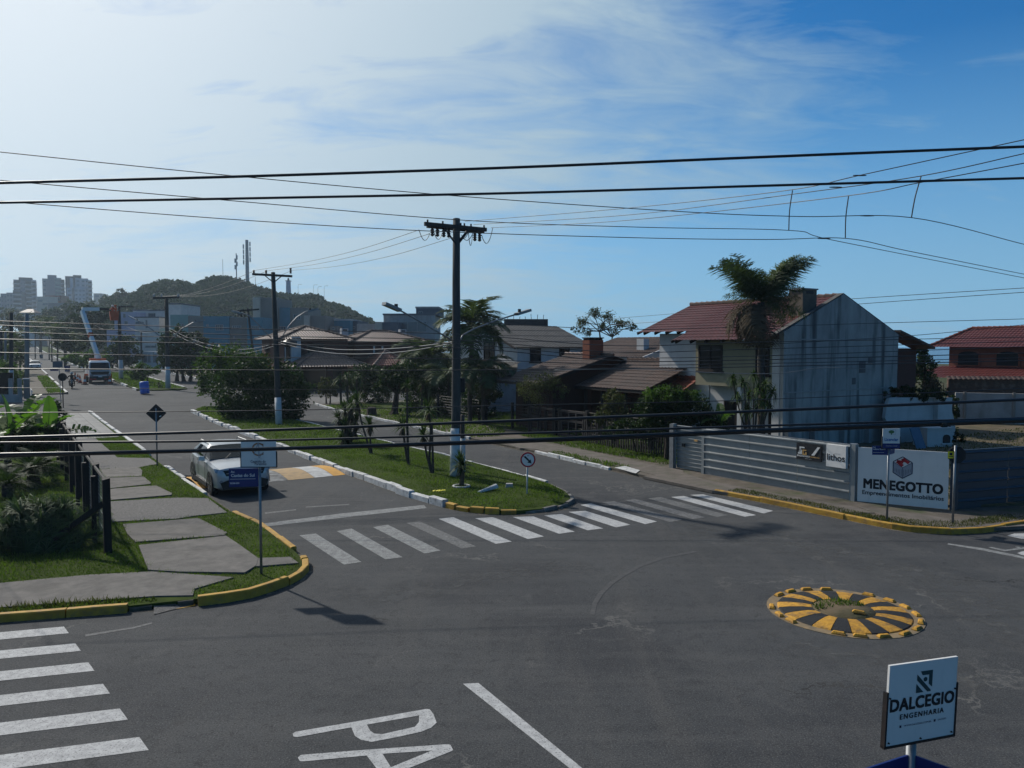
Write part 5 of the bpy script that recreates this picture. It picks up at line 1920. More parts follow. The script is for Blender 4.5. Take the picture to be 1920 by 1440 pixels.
mast('thick pale antenna tower standing highest on the hill', 464, 450, 527, .95, panels=8)
mast('slim lattice mast left of the thick antenna tower', 443.5, 475, 517, .28, panels=4)
mast('thin whip aerial on the left crest of the hill', 418, 486, 512, .12)
mast('short aerial right of the thick antenna tower', 479, 520, 536, .12)
b_ = P(541, 549, DH)
LH = thing('hilltop_lighthouse', 'small pale square lighthouse tower on the hill shoulder', 'lighthouse', (b_.x, b_.y, b_.z - 2))
mb = MB()
mb.box((0, 0, 3.7), (2.0, 2.0, 7.4), taper=.8)
mb.build('tower', M['tower_white'], LH)
mb = MB()
mb.box((0, 0, 7.5), (2.3, 2.3, .3))
mb.build('gallery', M['tower_grey'], LH)
mb = MB()
mb.lathe([(.45, 7.6), (.45, 8.5), (.1, 9.0)], n=8)
mb.build('lantern', M['tower_dark'], LH)
for i, (px, yt, yb) in enumerate(((559, 533, 549), (588, 534, 551), (596, 537, 551), (608, 536, 552))):
    b_, t_ = P(px, yb, DH), P(px, yt, DH)
    o = thing('hill_street_lamp', ('hooked street lamp on the hill nearest the lighthouse', 'second hooked street lamp on the hill road from the lighthouse', 'third hooked street lamp along the hill road', 'last hooked street lamp down the hill road')[i], 'street lamp', (b_.x, b_.y, b_.z - 2), 0, 'street lamps on the hill road')
    h = t_.z - b_.z + 2
    mb = MB()
    mb.tube([(0, 0, 0), (0, 0, h - .8), (.3, 0, h - .1), (1.2, 0, h)], .06, 5)
    mb.build('post', M['steel'], o)
    mb = MB()
    mb.box((1.5, 0, h), (.7, .2, .12))
    mb.build('lamp_head', M['steel'], o)

# ------------------------------------------------------------------ poles
def pole(label, base, top, r0, r1, mat, band=1.6, name='utility_pole', wob=0):
    b, t = Vector(base), Vector(top)
    o = thing(name, label, 'utility pole', b)
    d = t - b
    mb = MB()
    pts = [Vector((0, 0, -.2))] + [d * f + Vector((wob * math.sin(f * 5), 0, 0)) for f in (.25, .5, .75, 1)]
    mb.tube(pts, [r0, r0 * .75 + r1 * .25, (r0 + r1) / 2, r0 * .25 + r1 * .75, r1], 10)
    mb.build('shaft', M[mat], o, smooth=True)
    if band:
        f = band / d.length
        mb = MB()
        mb.tube([Vector((0, 0, -.1)), d * f], [r0 + .012, r0 + (r1 - r0) * f + .012], 10)
        mb.build('whitewashed_base', M['white_base'], o, smooth=True)
    return o


def insulator(mb, p, h=.3, r=.07, down=True):
    s = -1 if down else 1
    z = 0
    prof = [(.02, 0)]
    for i in range(4):
        prof += [(r, s * h * (i + .3) / 4), (r * .55, s * h * (i + .8) / 4)]
    prof.append((.02, s * h))
    if s < 0:
        prof = prof[::-1]
    mb.lathe(prof, p, 8)


def lamp_arm(o, pts, r=.03, head=.55):
    pts = [Vector(p) for p in pts]
    mb = MB()
    mb.tube(pts, r, 6)
    arm = mb.build('lamp_arm', M['steel'], o, smooth=True)
    d = (pts[-1] - pts[-2]).normalized()
    mb = MB()
    mb.beam(pts[-1] - d * .1, pts[-1] + d * head, .24, .10)
    h = mb.build('lamp_head', M['steel'], arm)
    mb = MB()
    mb.tube([pts[-1] + d * .05 + Vector((0, 0, .05)), pts[-1] + d * .05 + Vector((0, 0, .16))], .06, 6)
    mb.build('photocell', M['dark_steel'], arm)
    return arm


pb = G(853, 897, .1)
pt = P(857, 410, 27.25)
MP = pole('tall wooden pole with crossarm, insulators and two lamp arms on the median', pb, pt, .17, .125, 'pole_dark', 1.75, wob=.02)
loc = lambda p: Vector(p) - pb
ca, cb = loc(P(797, 421, 26.6)), loc(P(912, 432, 27.9))
mb = MB()
mb.beam(ca + Vector((0, -.15, 0)), cb + Vector((0, -.15, 0)), .10, .13)
mb.build('crossarm', M['pole_wood'], MP)
mb = MB()
mb.beam(ca + Vector((.05, .16, -.02)), cb + Vector((-.1, .16, -.02)), .10, .13)
mb.build('crossarm', M['pole_wood'], MP)
mid = (ca + cb) / 2
for sgn in (-1, 1):
    for yy in (-.16, .16):
        mb = MB()
        mb.beam(mid + Vector((0, yy, -.62)), mid + (cb - ca).normalized() * sgn * .45 + Vector((0, yy, -.08)), .03, .05)
        mb.build('brace', M['dark_steel'], MP)
for f in (.12, .20, .30, .38, .80, .88):
    mb = MB()
    insulator(mb, ca.lerp(cb, f) + Vector((0, -.15 if f < .5 else .16, -.08)), .32, .075)
    mb.build('insulator', M['ceramic'], MP)
for f in (.28, .57, .63, .74, .96, .04):
    mb = MB()
    insulator(mb, ca.lerp(cb, f) + Vector((0, 0, .06)), .12, .04, down=False)
    mb.build('pin_insulator', M['ceramic'], MP)
for a, b, dip in (((786, 432), (806, 437), .30), ((814, 436), (829, 438), .22), ((865, 440), (888, 434), .25), ((878, 432), (886, 440), .45), ((903, 440), (924, 427), .42), ((862, 445), (880, 432), .15)):
    A, B = loc(P(*a, 27)), loc(P(*b, 27.2))
    mb = MB()
    mb.tube([A.lerp(B, i / 8) - Vector((0, 0, dip * 4 * (i / 8) * (1 - i / 8))) for i in range(9)], .012, 4)
    mb.build('jumper_lead', M['cable'], MP)
lamp_arm(MP, [loc(P(851, 640, 27.2)), loc(P(820, 622, 26.6)), loc(P(790, 604, 26.1)), loc(P(752, 583, 25.6)), loc(P(745, 580, 25.5))])
lamp_arm(MP, [loc(P(862, 640, 27.2)), loc(P(868, 628, 27.4)), loc(P(890, 616, 27.8)), loc(P(930, 601, 28.4)), loc(P(972, 588, 29.0))])
mb = MB()
mb.box(loc(P(866, 722, 27.1)), (.22, .18, .5))
mb.build('junction_box', M['dark_steel'], MP)
mb = MB()
for yy in (612, 640, 655, 672, 700, 725):
    q = loc(P(856, yy, 27.2))
    mb.tube([q + Vector((0, 0, -.03)), q + Vector((0, 0, .03))], .165, 10)
mb.build('steel_band', M['dark_steel'], MP)
p2 = G(868, 889, .1)
SP = pole('short dark post with whitewashed foot beside the tall median pole', p2, P(867, 778, p2.y), .085, .08, 'pole_wood', 1.3, name='short_post')

pb2 = G(523, 797, .15)
PW = pole('leaning wooden pole with plain crossarm and two curved lamps by the big shrub', pb2, P(512, 511, 45.9), .19, .125, 'pole_wood', 1.6)
loc2 = lambda p: Vector(p) - pb2
mb = MB()
mb.beam(loc2(P(473, 514, 45.6)), loc2(P(548, 518, 46)), .10, .13)
mb.build('crossarm', M['pole_wood'], PW)
for px_, h in ((476, .22), (499, .22), (545, .35)):
    mb = MB()
    insulator(mb, loc2(P(px_, 515, 45.7)) + Vector((0, 0, .06)), h, .08, down=False)
    mb.build('insulator', M['ceramic'], PW)
for sgn in (-1, 1):
    mb = MB()
    mb.beam(loc2(P(513, 530, 45.7)), loc2(P(513 + 16 * sgn, 517, 45.7)), .04, .05)
    mb.build('brace', M['dark_steel'], PW)
lamp_arm(PW, [loc2(P(509, 634, 45.8)), loc2(P(490, 614, 45.5)), loc2(P(472, 596, 45.2)), loc2(P(460, 589, 45)), loc2(P(452, 587, 45))])
lamp_arm(PW, [loc2(P(528, 633, 45.9)), loc2(P(541, 612, 46.2)), loc2(P(556, 595, 46.6)), loc2(P(572, 585, 46.9)), loc2(P(580, 583, 47))])
mb = MB()
mb.lathe([(.30, -.22), (.42, -.1), (.42, .12), (.30, .22)], loc2(P(544, 644, 46.2)), 10)
mb.build('cable_coil', M['cable'], PW)

pb3 = G(315, 728, .15)
P3 = pole('pole with crossarm and small white insulators beside the blue barrel lawn', pb3, P(312, 556, pb3.y), .24, .17, 'pole_wood', 2.2)
loc3 = lambda p: Vector(p) - pb3
mb = MB()
mb.beam(loc3(P(287, 559, pb3.y - .3)), loc3(P(337, 557, pb3.y - .3)), .14, .2)
mb.build('crossarm', M['pole_wood'], P3)
for px_ in (289, 303, 334):
    mb = MB()
    insulator(mb, loc3(P(px_, 558, pb3.y - .3)) + Vector((0, 0, .08)), .3, .13, down=False)
    mb.build('insulator', M['white_base'], P3)
lamp_arm(P3, [loc3(P(311, 640, pb3.y)), loc3(P(285, 618, pb3.y)), loc3(P(262, 603, pb3.y)), loc3(P(258, 601, pb3.y))], .06, 1.0)
lamp_arm(P3, [loc3(P(317, 640, pb3.y)), loc3(P(340, 617, pb3.y)), loc3(P(362, 605, pb3.y)), loc3(P(366, 604, pb3.y))], .06, 1.0)

b4 = P(227, 703, 96)
b4.z = gz(b4.x, b4.y) + .1
P4 = pole('pole being worked on beside the orange bucket', b4, P(223, 577, 96), .26, .18, 'pole_wood', 2.4)
mb = MB()
mb.beam(P(222, 575, 95.7) - b4, P(250, 575, 95.9) - b4, .15, .2)
mb.build('crossarm', M['pole_wood'], P4)
for lab, px_, yt, yb, D, mt, r, bd in (
        ('pale concrete pole in front of the white oncoming car', 50.5, 588, 715, 70, 'pole_conc', .20, 0),
        ('dark wooden pole with white foot at the left of the avenue', 21, 586, 742, 66, 'pole_wood', .17, 2.2),
        ('thin grey pole at the very left among the trees', 10, 622, 745, 78, 'pole_conc', .13, 0),
        ('slender dark post beyond the kiosk at the left edge', 2, 620, 735, 80, 'pole_wood', .16, 0),
        ('thin post in front of the tall white house', 265, 623, 668, 110, 'pole_wood', .13, 0),
        ('slim grey post below the teal row house', 439, 630, 672, 105, 'pole_conc', .10, 0)):
    b_ = P(px_, yb, D)
    pole(lab, b_, P(px_, yt, D), r, r * .85, mt, bd)
# small crossarm with insulators of a hidden pole before the teal houses
b_ = P(484, 640, 70)
PX = pole('low hidden pole with slanting crossarm and three dark insulators before the teal row', (b_.x, b_.y, gz(b_.x, b_.y)), P(464, 578, 70), .12, .1, 'pole_dark', 0)
mb = MB()
mb.beam(P(445, 583, 69.7) - PX.location, P(486, 580, 70) - PX.location, .12, .14)
mb.build('crossarm', M['dark_steel'], PX)
for px_ in (446, 452, 458):
    mb = MB()
    insulator(mb, P(px_, 584, 69.8) - PX.location, .5, .12)
    mb.build('insulator', M['ceramic'], PX)

# ------------------------------------------------------------------ cables
def cable(label, pts, r, mat='cable', sag=0.0, group=None, n=5, name='overhead_cable'):
    pts = [Vector(p) for p in pts]
    out_ = []
    for i, (a, b) in enumerate(zip(pts, pts[1:])):
        m = 10
        for j in range(m + (1 if i == len(pts) - 2 else 0)):
            f = j / m
            out_.append(a.lerp(b, f) - Vector((0, 0, sag * 4 * f * (1 - f))))
    mb = MB()
    o0 = out_[0]
    mb.tube([p - o0 for p in out_], r, n)
    o = mb.build(name, M[mat], smooth=True)
    o.location = o0
    return tag(o, label, 'cable', group)


def smooth_px(knots, n=24):
    """Catmull-Rom through pixel knots (x, y, D)"""
    k = [knots[0]] + list(knots) + [knots[-1]]
    out_ = []
    for i in range(1, len(k) - 2):
        p0, p1, p2, p3 = (np.array(q, float) for q in k[i - 1:i + 3])
        for j in range(n):
            t = j / n
            out_.append(.5 * (2 * p1 + (p2 - p0) * t + (2 * p0 - 5 * p1 + 4 * p2 - p3) * t * t + (3 * p1 - p0 - 3 * p2 + p3) * t ** 3))
    out_.append(np.array(knots[-1], float))
    return [P(*q) for q in out_]


def pcable(label, knots, r, mat='cable', group=None, n=5, name='overhead_cable', m=8):
    pts = smooth_px(knots, m)
    if knots[0][0] < 0:                      # runs on beyond the frame to its next pole
        pts.insert(0, pts[0] + (pts[0] - pts[1]).normalized() * 14)
    if knots[-1][0] > 1920:
        pts.append(pts[-1] + (pts[-1] - pts[-2]).normalized() * 14)
    mb = MB()
    o0 = pts[0]
    mb.tube([p - o0 for p in pts], r, n)
    o = mb.build(name, M[mat], smooth=True)
    o.location = o0
    return tag(o, label, 'cable', group)


GN = 'thick cables close to the viewer'
pcable('upper of two thick black cables crossing the sky', [(-60, 346, 5.2), (0, 343, 5.2), (480, 330, 5.2), (960, 314, 5.2), (1440, 294, 5.2), (1920, 275, 5.2), (1990, 273, 5.2)], .0095, group=GN, n=8)
pcable('lower of two thick black cables crossing the sky', [(-60, 382, 5.2), (0, 380, 5.2), (480, 371.5, 5.2), (960, 362, 5.2), (1440, 348, 5.2), (1920, 334, 5.2), (1990, 332, 5.2)], .0085, group=GN, n=8)
pcable('topmost thick cable of the low bundle crossing the street and hoarding', [(-60, 823, 5.6), (0, 821, 5.6), (480, 807, 5.6), (960, 789, 5.6), (1440, 770, 5.6), (1920, 749, 5.6), (1990, 746, 5.6)], .011, group=GN, n=8)
pcable('middle thinner cable of the low bundle over the car', [(-60, 830, 5.7), (0, 830, 5.7), (480, 826, 5.7), (960, 813, 5.7), (1440, 798, 5.7), (1920, 784, 5.7), (1990, 782, 5.7)], .0085, group=GN, n=8)
pcable('lowest thick cable of the low bundle over the car and island', [(-60, 853, 5.5), (0, 852, 5.5), (480, 842, 5.5), (960, 826, 5.5), (1440, 806, 5.5), (1920, 787, 5.5), (1990, 785, 5.5)], .0125, group=GN, n=8)
pcable('thin messenger strand taped under the lowest thick cable', [(-60, 857, 5.52), (0, 856, 5.52), (480, 844, 5.52), (960, 829.5, 5.52), (1440, 810, 5.52), (1920, 791, 5.52), (1990, 788, 5.52)], .0075, group=GN, n=8)
mb = MB()
b_ = P(1770, 797, 5.48)
mb.box((0, 0, 0), (.035, .03, .03))
sp = mb.build('cable_splice', M['plastic'])
sp.location = b_
tag(sp, 'black splice block clipped on the low cable before the barbecue', 'cable splice')

GH = 'high voltage lines'
pcable('topmost high line from the main crossarm to the upper right', [(872, 415, 27.0), (1190, 389, 20.5), (1483, 356, 15.6), (1620, 327, 14), (1920, 262, 12), (2000, 244, 11.6)], .0085, group=GH)
pcable('middle high line from the main crossarm to the upper right', [(888, 421, 27.2), (1190, 402, 20.5), (1480, 365, 15.8), (1727, 330, 13.4), (1920, 288, 12.1), (2000, 270, 11.7)], .0085, group=GH)
pcable('lowest high line from the main crossarm to the upper right', [(921, 427, 27.6), (1190, 412, 21), (1590, 367, 14.8), (1727, 342, 13.4), (1920, 306, 12.2), (2000, 290, 11.8)], .0085, group=GH)
pcable('line dipping from the upper left to the left jumper', [(-60, 331, 11.6), (0, 338, 11.9), (430, 376, 13), (870, 413, 14.3), (1200, 426, 15), (1480, 432, 15.6), (1560, 450, 16.4), (1920, 521, 20), (2000, 535, 21)], .0075, group=GH)
pcable('highest line from the upper left to the right jumper', [(-60, 278, 11.4), (0, 285, 11.7), (430, 329, 12.4), (850, 367, 12.9), (1280, 397, 13.3), (1500, 406, 13.4), (1709, 408, 13.5), (1920, 458, 16), (2000, 476, 17)], .0075, group=GH)
pcable('lowest line from the left passing behind the crossarm to the middle jumper', [(-60, 371, 12.2), (0, 377, 12.4), (430, 411, 13.4), (800, 433, 14), (1200, 446, 14.5), (1440, 449, 14.7), (1586, 447, 14.8), (1700, 470, 16), (1920, 514, 19), (2000, 528, 20)], .0075, group=GH)
GJ = 'vertical jumpers between the high lines'
for lab, a, b, D in (('left short jumper linking two high lines', (1486, 357), (1479, 432), 15.6), ('middle short jumper linking two high lines', (1591, 368), (1585, 446), 14.8), ('right slanting jumper linking two high lines', (1727, 331), (1709, 408), 13.45)):
    pcable(lab, [(a[0], a[1], D), ((a[0] + b[0]) / 2 - 2, (a[1] + b[1]) / 2, D), (b[0], b[1], D)], .011, group=GJ, name='jumper_cable')
for i, (px_, py_, D) in enumerate(((1612, 329, 14.1), (1567, 351, 14.7), (1626, 404.5, 13.45), (1545, 447, 14.7))):
    mb = MB()
    mb.tube([(-.12, 0, 0), (-.04, 0, .0), (.04, 0, 0), (.12, 0, 0)], [.008, .013, .013, .008], 6)
    o = mb.build('line_clamp', M['cable'])
    o.location = P(px_, py_, D)
    tag(o, ('clamp on the topmost high line at right', 'clamp on the middle high line left of the jumpers top', 'clamp on the line just left of the right jumper foot', 'clamp on the low line between the left and middle jumpers')[i], 'line clamp', 'clamps on the high lines')
pcable('upper line from the main crossarm to the second pole', [(786, 431, 26.6), (680, 466, 34), (580, 490, 40.5), (477, 507, 45.6)], .010, group=GH)
pcable('middle line from the main crossarm to the second pole', [(806, 438, 26.8), (700, 471, 34), (600, 494, 40.5), (499, 508, 45.7)], .010, group=GH)
pcable('lower line from the main pole to the second pole', [(850, 445, 27.1), (740, 478, 34), (640, 498, 41), (546, 507, 45.9)], .010, group=GH)
for lab, k in (('upper line from the second pole down to the third pole', [(477, 508, 45.6), (410, 535, 62), (350, 552, 76), (289, 556, 86)]),
               ('middle line from the second pole down to the third pole', [(499, 509, 45.7), (430, 536, 62), (365, 552, 76), (303, 556, 86)]),
               ('lower line from the second pole down to the third pole', [(546, 508, 45.9), (470, 537, 62), (400, 553, 76), (334, 556, 86)])):
    pcable(lab, k, .012, group=GH)
GT = 'thin cables strung across the houses'
ords = ['first', 'second', 'third', 'fourth', 'fifth', 'sixth', 'seventh', 'eighth']
for i, k in enumerate((
        [(-40, 600), (0, 602), (480, 617), (857, 627), (1150, 648), (1400, 642), (1920, 632), (1990, 630)],
        [(-40, 608), (0, 610), (480, 629), (857, 638), (1150, 660), (1400, 655), (1920, 640), (1990, 638)],
        [(-40, 620), (0, 622), (480, 637), (857, 645), (1150, 669), (1400, 668), (1920, 650), (1990, 648)],
        [(-40, 634), (0, 636), (480, 646), (857, 652), (1150, 676), (1400, 675), (1920, 662), (1990, 660)],
        [(-40, 660), (0, 661), (480, 670), (857, 673), (1150, 684), (1400, 682), (1920, 671), (1990, 670)],
        [(-40, 689), (0, 691), (480, 694), (857, 694), (1150, 691), (1400, 688), (1920, 676), (1990, 675)])):
    pcable(ords[i] + ' thin cable from the top among those strung before the houses', [(x, y, 24 + .002 * x if i < 5 else 22) for x, y in k], .0135 if i != 3 else .017, group=GT)
pcable('lone thin cable over the far street corner and shrubs', [(-40, 774, 15), (0, 774, 15), (480, 770, 15.5), (960, 760, 16), (1340, 752, 16.3), (1700, 738, 16.6), (1920, 728, 16.8), (1990, 726, 16.8)], .009, group=GT)
pcable('very thin wire above the banana plants and second street', [(-40, 727, 20), (0, 727, 20), (300, 728.5, 20.5), (480, 730, 21), (640, 731, 21.3)], .006, group=GT)
pcable('upper fine line over the red roof at the right', [(1140, 598, 60), (1340, 582, 46), (1560, 563, 38), (1920, 540, 32), (1990, 536, 31)], .014, group=GT)
pcable('lower fine line over the red roof at the right', [(1140, 610, 60), (1340, 595, 46), (1560, 574, 38), (1920, 548, 32), (1990, 544, 31)], .014, group=GT)
pcable('pale line crossing the stained gable toward the right sky', [(857, 601, 27), (1140, 617, 30), (1400, 613, 31), (1640, 606, 32), (1920, 598, 33), (1990, 596, 33)], .013, group=GT)
pcable('line from the gable to the far right roof', [(1400, 648, 30), (1640, 634, 32), (1760, 625, 33), (1920, 609, 34), (1990, 603, 34)], .013, group=GT)
GG = 'grey service cables sagging along the avenue'
for i, k in enumerate(([(857, 640, 27), (760, 652, 32), (660, 656, 38), (600, 652, 42), (527, 640, 46)], [(857, 642, 27), (760, 659, 32), (660, 664, 38), (590, 658, 42), (527, 644, 46)],
                       [(527, 642, 46), (460, 655, 55), (400, 648, 66), (350, 632, 76), (312, 612, 86)], [(527, 645, 46), (460, 662, 55), (400, 655, 66), (350, 638, 76), (312, 616, 86)],
                       [(312, 612, 86), (280, 624, 88), (250, 618, 92), (226, 606, 96)], [(226, 608, 96), (205, 618, 97), (190, 616, 98), (173, 607, 99)], [(1040, 694, 26), (1200, 692, 25), (1340, 699, 25), (1460, 700, 26), (1540, 690, 27), (1640, 692, 28)])):
    lab = ('upper grey cable between the median poles', 'lower grey cable between the median poles', 'upper grey cable from the second pole to the third', 'lower grey cable from the second pole to the third', 'grey loop between the third pole and the bucket pole', 'pale slack cable loop left of the bucket', 'pale sagging cable across the stained gable')[i]
    pcable(lab, k, .018 if i < 6 else .012, 'cable_grey', GG)

# ------------------------------------------------------------------ lettering
def text(body, size, M_, parent, mat, bold=0.0, ax='CENTER', sx=1.0, name='lettering', space=1.0, dup=0):
    cu = bpy.data.curves.new('lettering', 'FONT')
    cu.body = body
    cu.size = size
    cu.align_x = ax
    cu.align_y = 'CENTER'
    cu.offset = bold
    cu.space_character = space
    cu.resolution_u = 3
    tmp = bpy.data.objects.new('lettering_curve', cu)
    COL.objects.link(tmp)
    dg = bpy.context.evaluated_depsgraph_get()
    me = bpy.data.meshes.new_from_object(tmp.evaluated_get(dg))
    bpy.data.objects.remove(tmp)
    me.transform(Matrix.Diagonal((sx, 1, 1, 1)))
    if dup:                                   # heavier strokes
        v = [x.co.copy() for x in me.vertices]
        f = [tuple(p.vertices) for p in me.polygons]
        me = bpy.data.meshes.new('lettering')
        offs = [(-dup, -dup, 0), (dup, -dup, .0004), (-dup, dup, .0008), (dup, dup, .0012), (0, 0, .0016)]
        me.from_pydata([x + Vector(o) for o in offs for x in v], [], [tuple(i + k * len(v) for i in q) for k in range(len(offs)) for q in f])
    me.transform(M_)
    me.materials.clear()
    me.materials.append(M[mat])
    return link_mesh(name, me, parent)


FACE = lambda x, z, y=-.012: frame_m((x, y, z), (1, 0, 0), (0, 0, 1))


def flat(parent, name, polys, mat, y=-.012):
    """flat print: polygons in (x, z) on the face"""
    mb = MB()
    for q in polys:
        mb.poly([(x, y, z) for x, z in q])
    return mb.build(name, M[mat], parent)


def street_sign(label, base, top_z, rz, board, plates, board_mat='sign_white', r=.028, pole_to=None):
    """a grey post with an advertising board on top and blue street plates under it"""
    o = thing('street_name_sign', label, 'street sign', base, rz)
    mb = MB()
    mb.tube([(0, 0, -.1), (0, 0, top_z - board[1] + .08)], r, 10)
    mb.build('post', M['steel'], o, smooth=True)
    w, h = board[0], board[1]
    mb = MB()
    mb.box((board[2], -.045, top_z - h / 2), (w, .018, h))
    bd = mb.build('board', M[board_mat], o)
    mb = MB()
    for sx in (-1, 1):
        mb.box((board[2] + sx * (w / 2 + .008), -.04, top_z - h * .70), (.016, .035, h * .6))
    mb.box((board[2], -.04, top_z - h - .008), (w + .03, .035, .018))
    mb.build('bracket', M['dark_steel'], o)
    pls = []
    for (x0, x1, z0, z1, rot) in plates:
        mb = MB()
        mb.box(((x0 + x1) / 2, 0, (z0 + z1) / 2), (x1 - x0, .014, z1 - z0))
        p_ = mb.build('name_plate', M['plate_blue'], o)
        p_.rotation_euler = (0, 0, rot)
        pls.append(p_)
    return o, bd, pls


# near left: white board with copper monogram
b_ = G(490, 1075, .12)
Db = b_.y
kx = Db / F
SL, bd, pls = street_sign('street sign with white monogram board above a blue name plate at the left corner', b_, P(488, 826, Db).z - .12, 0,
                          (.70, .52, 0.0), [(-.60, .0, P(0, 912, Db).z - .12, P(0, 878, Db).z - .12, R(6))])
zb = P(488, 826, Db).z - .12 - .26
ring = lambda r0, r1, a0, a1, cx, cz, n=18: [[(cx + r0 * math.cos(a), cz + r0 * math.sin(a)), (cx + r1 * math.cos(a), cz + r1 * math.sin(a)), (cx + r1 * math.cos(b), cz + r1 * math.sin(b)), (cx + r0 * math.cos(b), cz + r0 * math.sin(b))] for a, b in [(a0 + (a1 - a0) * i / n, a0 + (a1 - a0) * (i + 1) / n) for i in range(n)]]
flat(bd, 'monogram', ring(.105, .135, R(45), R(315), 0, zb + .09) + [[(.075, zb + .20), (.10, zb + .20), (.10, zb + .14), (.09, zb + .14)], [(.075, zb - .02), (.10, zb - .02), (.10, zb + .04), (.09, zb + .04)]], 'ink_copper', -.058)
flat(bd, 'monogram_letter', [[(-.01, zb + .22), (.01, zb + .22), (-.085, zb - .02), (-.10, zb - .02)], [(.0, zb + .22), (.016, zb + .22), (.02, zb - .08), (.0, zb - .08)], [(-.06, zb + .06), (.05, zb + .10), (.05, zb + .085), (-.06, zb + .045)], [(.02, zb - .08), (.07, zb + .02), (.08, zb + .02), (.025, zb - .09)]], 'ink_grey', -.06)
text('incorporadora', .028, FACE(0, zb - .10, -.058), bd, 'ink_grey')
text('Capitólio do', .075, FACE(-.01, zb - .155, -.058), bd, 'ink_navy', bold=.001, sx=.8)
text('Parazinho', .075, FACE(.04, zb - .205, -.058), bd, 'ink_navy', bold=.001, sx=.8)
zp = (P(0, 912, Db).z + P(0, 878, Db).z) / 2 - .12
text('Av.', .062, FACE(-.56, zp + .12, -.010), pls[0], 'sign_white', ax='LEFT', bold=.0015)
text('Caxias do Sul', .085, FACE(-.56, zp + .045, -.010), pls[0], 'sign_white', ax='LEFT', bold=.002)
flat(pls[0], 'rule', [[(-.58, zp - .03), (-.08, zp - .03), (-.08, zp - .022), (-.58, zp - .022)]], 'sign_white', -.0105)
text('95588-000', .042, FACE(-.58, zp - .11, -.010), pls[0], 'sign_white', ax='LEFT', bold=.001)

# right: tree logo board
b_ = G(1663, 975, .1)
Db = b_.y
tz = P(1667, 803, Db).z - .1
SR, bd, pls = street_sign('street sign with tree logo board and two blue plates before the white hoarding', b_, tz, R(-4),
                          (.44, .53, .04), [(-.42, -.02, P(0, 853, Db).z - .1, P(0, 836, Db).z - .1, R(0)), (.02, .46, P(0, 853, Db).z - .1, P(0, 836, Db).z - .1, R(50))])
zb = tz - .265
flat(bd, 'footer_band', [[(-.18, zb - .265), (.26, zb - .265), (.26, zb - .13), (-.18, zb - .13)]], 'plate_blue', -.056)
flat(bd, 'logo_square', [[(.04, zb + .10), (.15, zb + .10), (.15, zb + .106), (.04, zb + .106)], [(.144, zb + .10), (.15, zb + .10), (.15, zb + .23), (.144, zb + .23)], [(.07, zb + .224), (.15, zb + .224), (.15, zb + .23), (.07, zb + .23)]], 'ink_grey', -.056)
flat(bd, 'logo_tree', [[(.04 + .075 * math.cos(a), zb + .175 + .045 * math.sin(a)) for a in [2 * math.pi * i / 12 for i in range(12)]], [(.03, zb + .14), (.05, zb + .14), (.055, zb + .10), (.025, zb + .10)]], 'ink_green', -.057)
text('Licenciar', .115, FACE(.04, zb - .03, -.056), bd, 'ink_blue', sx=.85, dup=.003)
text('licenciamento ambiental', .03, FACE(.05, zb - .195, -.057), bd, 'sign_white')
zp = (P(0, 853, Db).z + P(0, 836, Db).z) / 2 - .1
text('Rua', .04, FACE(-.40, zp + .085, -.010), pls[0], 'sign_white', ax='LEFT', bold=.001)
text('Adhara Zanardi', .05, FACE(-.40, zp + .03, -.010), pls[0], 'sign_white', ax='LEFT', bold=.0012)
flat(pls[0], 'rule', [[(-.40, zp - .06), (-.12, zp - .06), (-.12, zp - .054), (-.40, zp - .054)]], 'sign_white', -.0105)
text('Rua', .035, FACE(.16, zp + .06, -.010), pls[1], 'sign_white', ax='LEFT')
text('Transversal', .04, FACE(.16, zp + .01, -.010), pls[1], 'sign_white', ax='LEFT')

# nearest: engineering firm board
Db = 4.75
tz = P(1732, 1242, Db).z
b_ = P(1716, 1395, Db + .06)
# the board leans a little sideways: its post is not quite plumb
SD = thing('street_name_sign', 'nearest street sign with large white engineering board and blue plates below', 'street sign', (b_.x, b_.y, 0), R(21))
mb = MB()
mb.tube([(0, .03, 0), (0, .03, P(0, 1380, Db).z)], .031, 12)
mb.build('post', M['steel'], SD, smooth=True)
W_, H_ = .585, .515
zc = (P(1725, 1320, Db).z)
mb = MB()
mb.box((0, 0, 0), (W_, .016, H_))
bd = mb.build('board', M['sign_white'], SD)
bd.location = (.02, -.02, zc)
bd.rotation_euler = (0, R(2.6), 0)
# rounded look: thin rim, dark channel on the lower half
mb = MB()
for sx in (-1, 1):
    mb.box((sx * (W_ / 2 + .006), .004, -H_ * .17), (.014, .032, H_ * .68))
mb.box((0, .004, -H_ / 2 - .005), (W_ + .026, .032, .016))
mb.build('channel_frame', shade('channel_rust_black', (.03, .018, .016), (.014, .012, .012), 9, rough=.7), bd)
for (x, z) in ((-.27, -.235), (0, -.24), (.27, -.235), (-.28, .05), (.28, .05)):
    mb = MB()
    mb.tube([(x, -.008, z), (x, -.016, z)], .006, 6)
    mb.build('bolt', M['dark_steel'], bd)
flat(bd, 'logo_corner', [[(-0.029, .195), (0.075, .195), (0.057, .168), (-0.013, .168)], [(0.075, .195), (0.075, .085), (0.044, .108), (0.044, .168), (0.057, .168)]], 'ink_teal', -.0095)
flat(bd, 'logo_bar', [[(-0.058, .178), (-0.058, .140), (0.036, .058), (0.065, .058), (0.065, .066)]], 'ink_teal', -.0095)
flat(bd, 'logo_wedge', [[(-0.062, .118), (-0.062, .058), (0.003, .058)]], 'ink_teal', -.0095)
flat(bd, 'logo_dot', [[(.014 + .017 * math.cos(a), .140 + .015 * math.sin(a)) for a in [2 * math.pi * i / 14 for i in range(14)]]], 'ink_teal', -.0095)
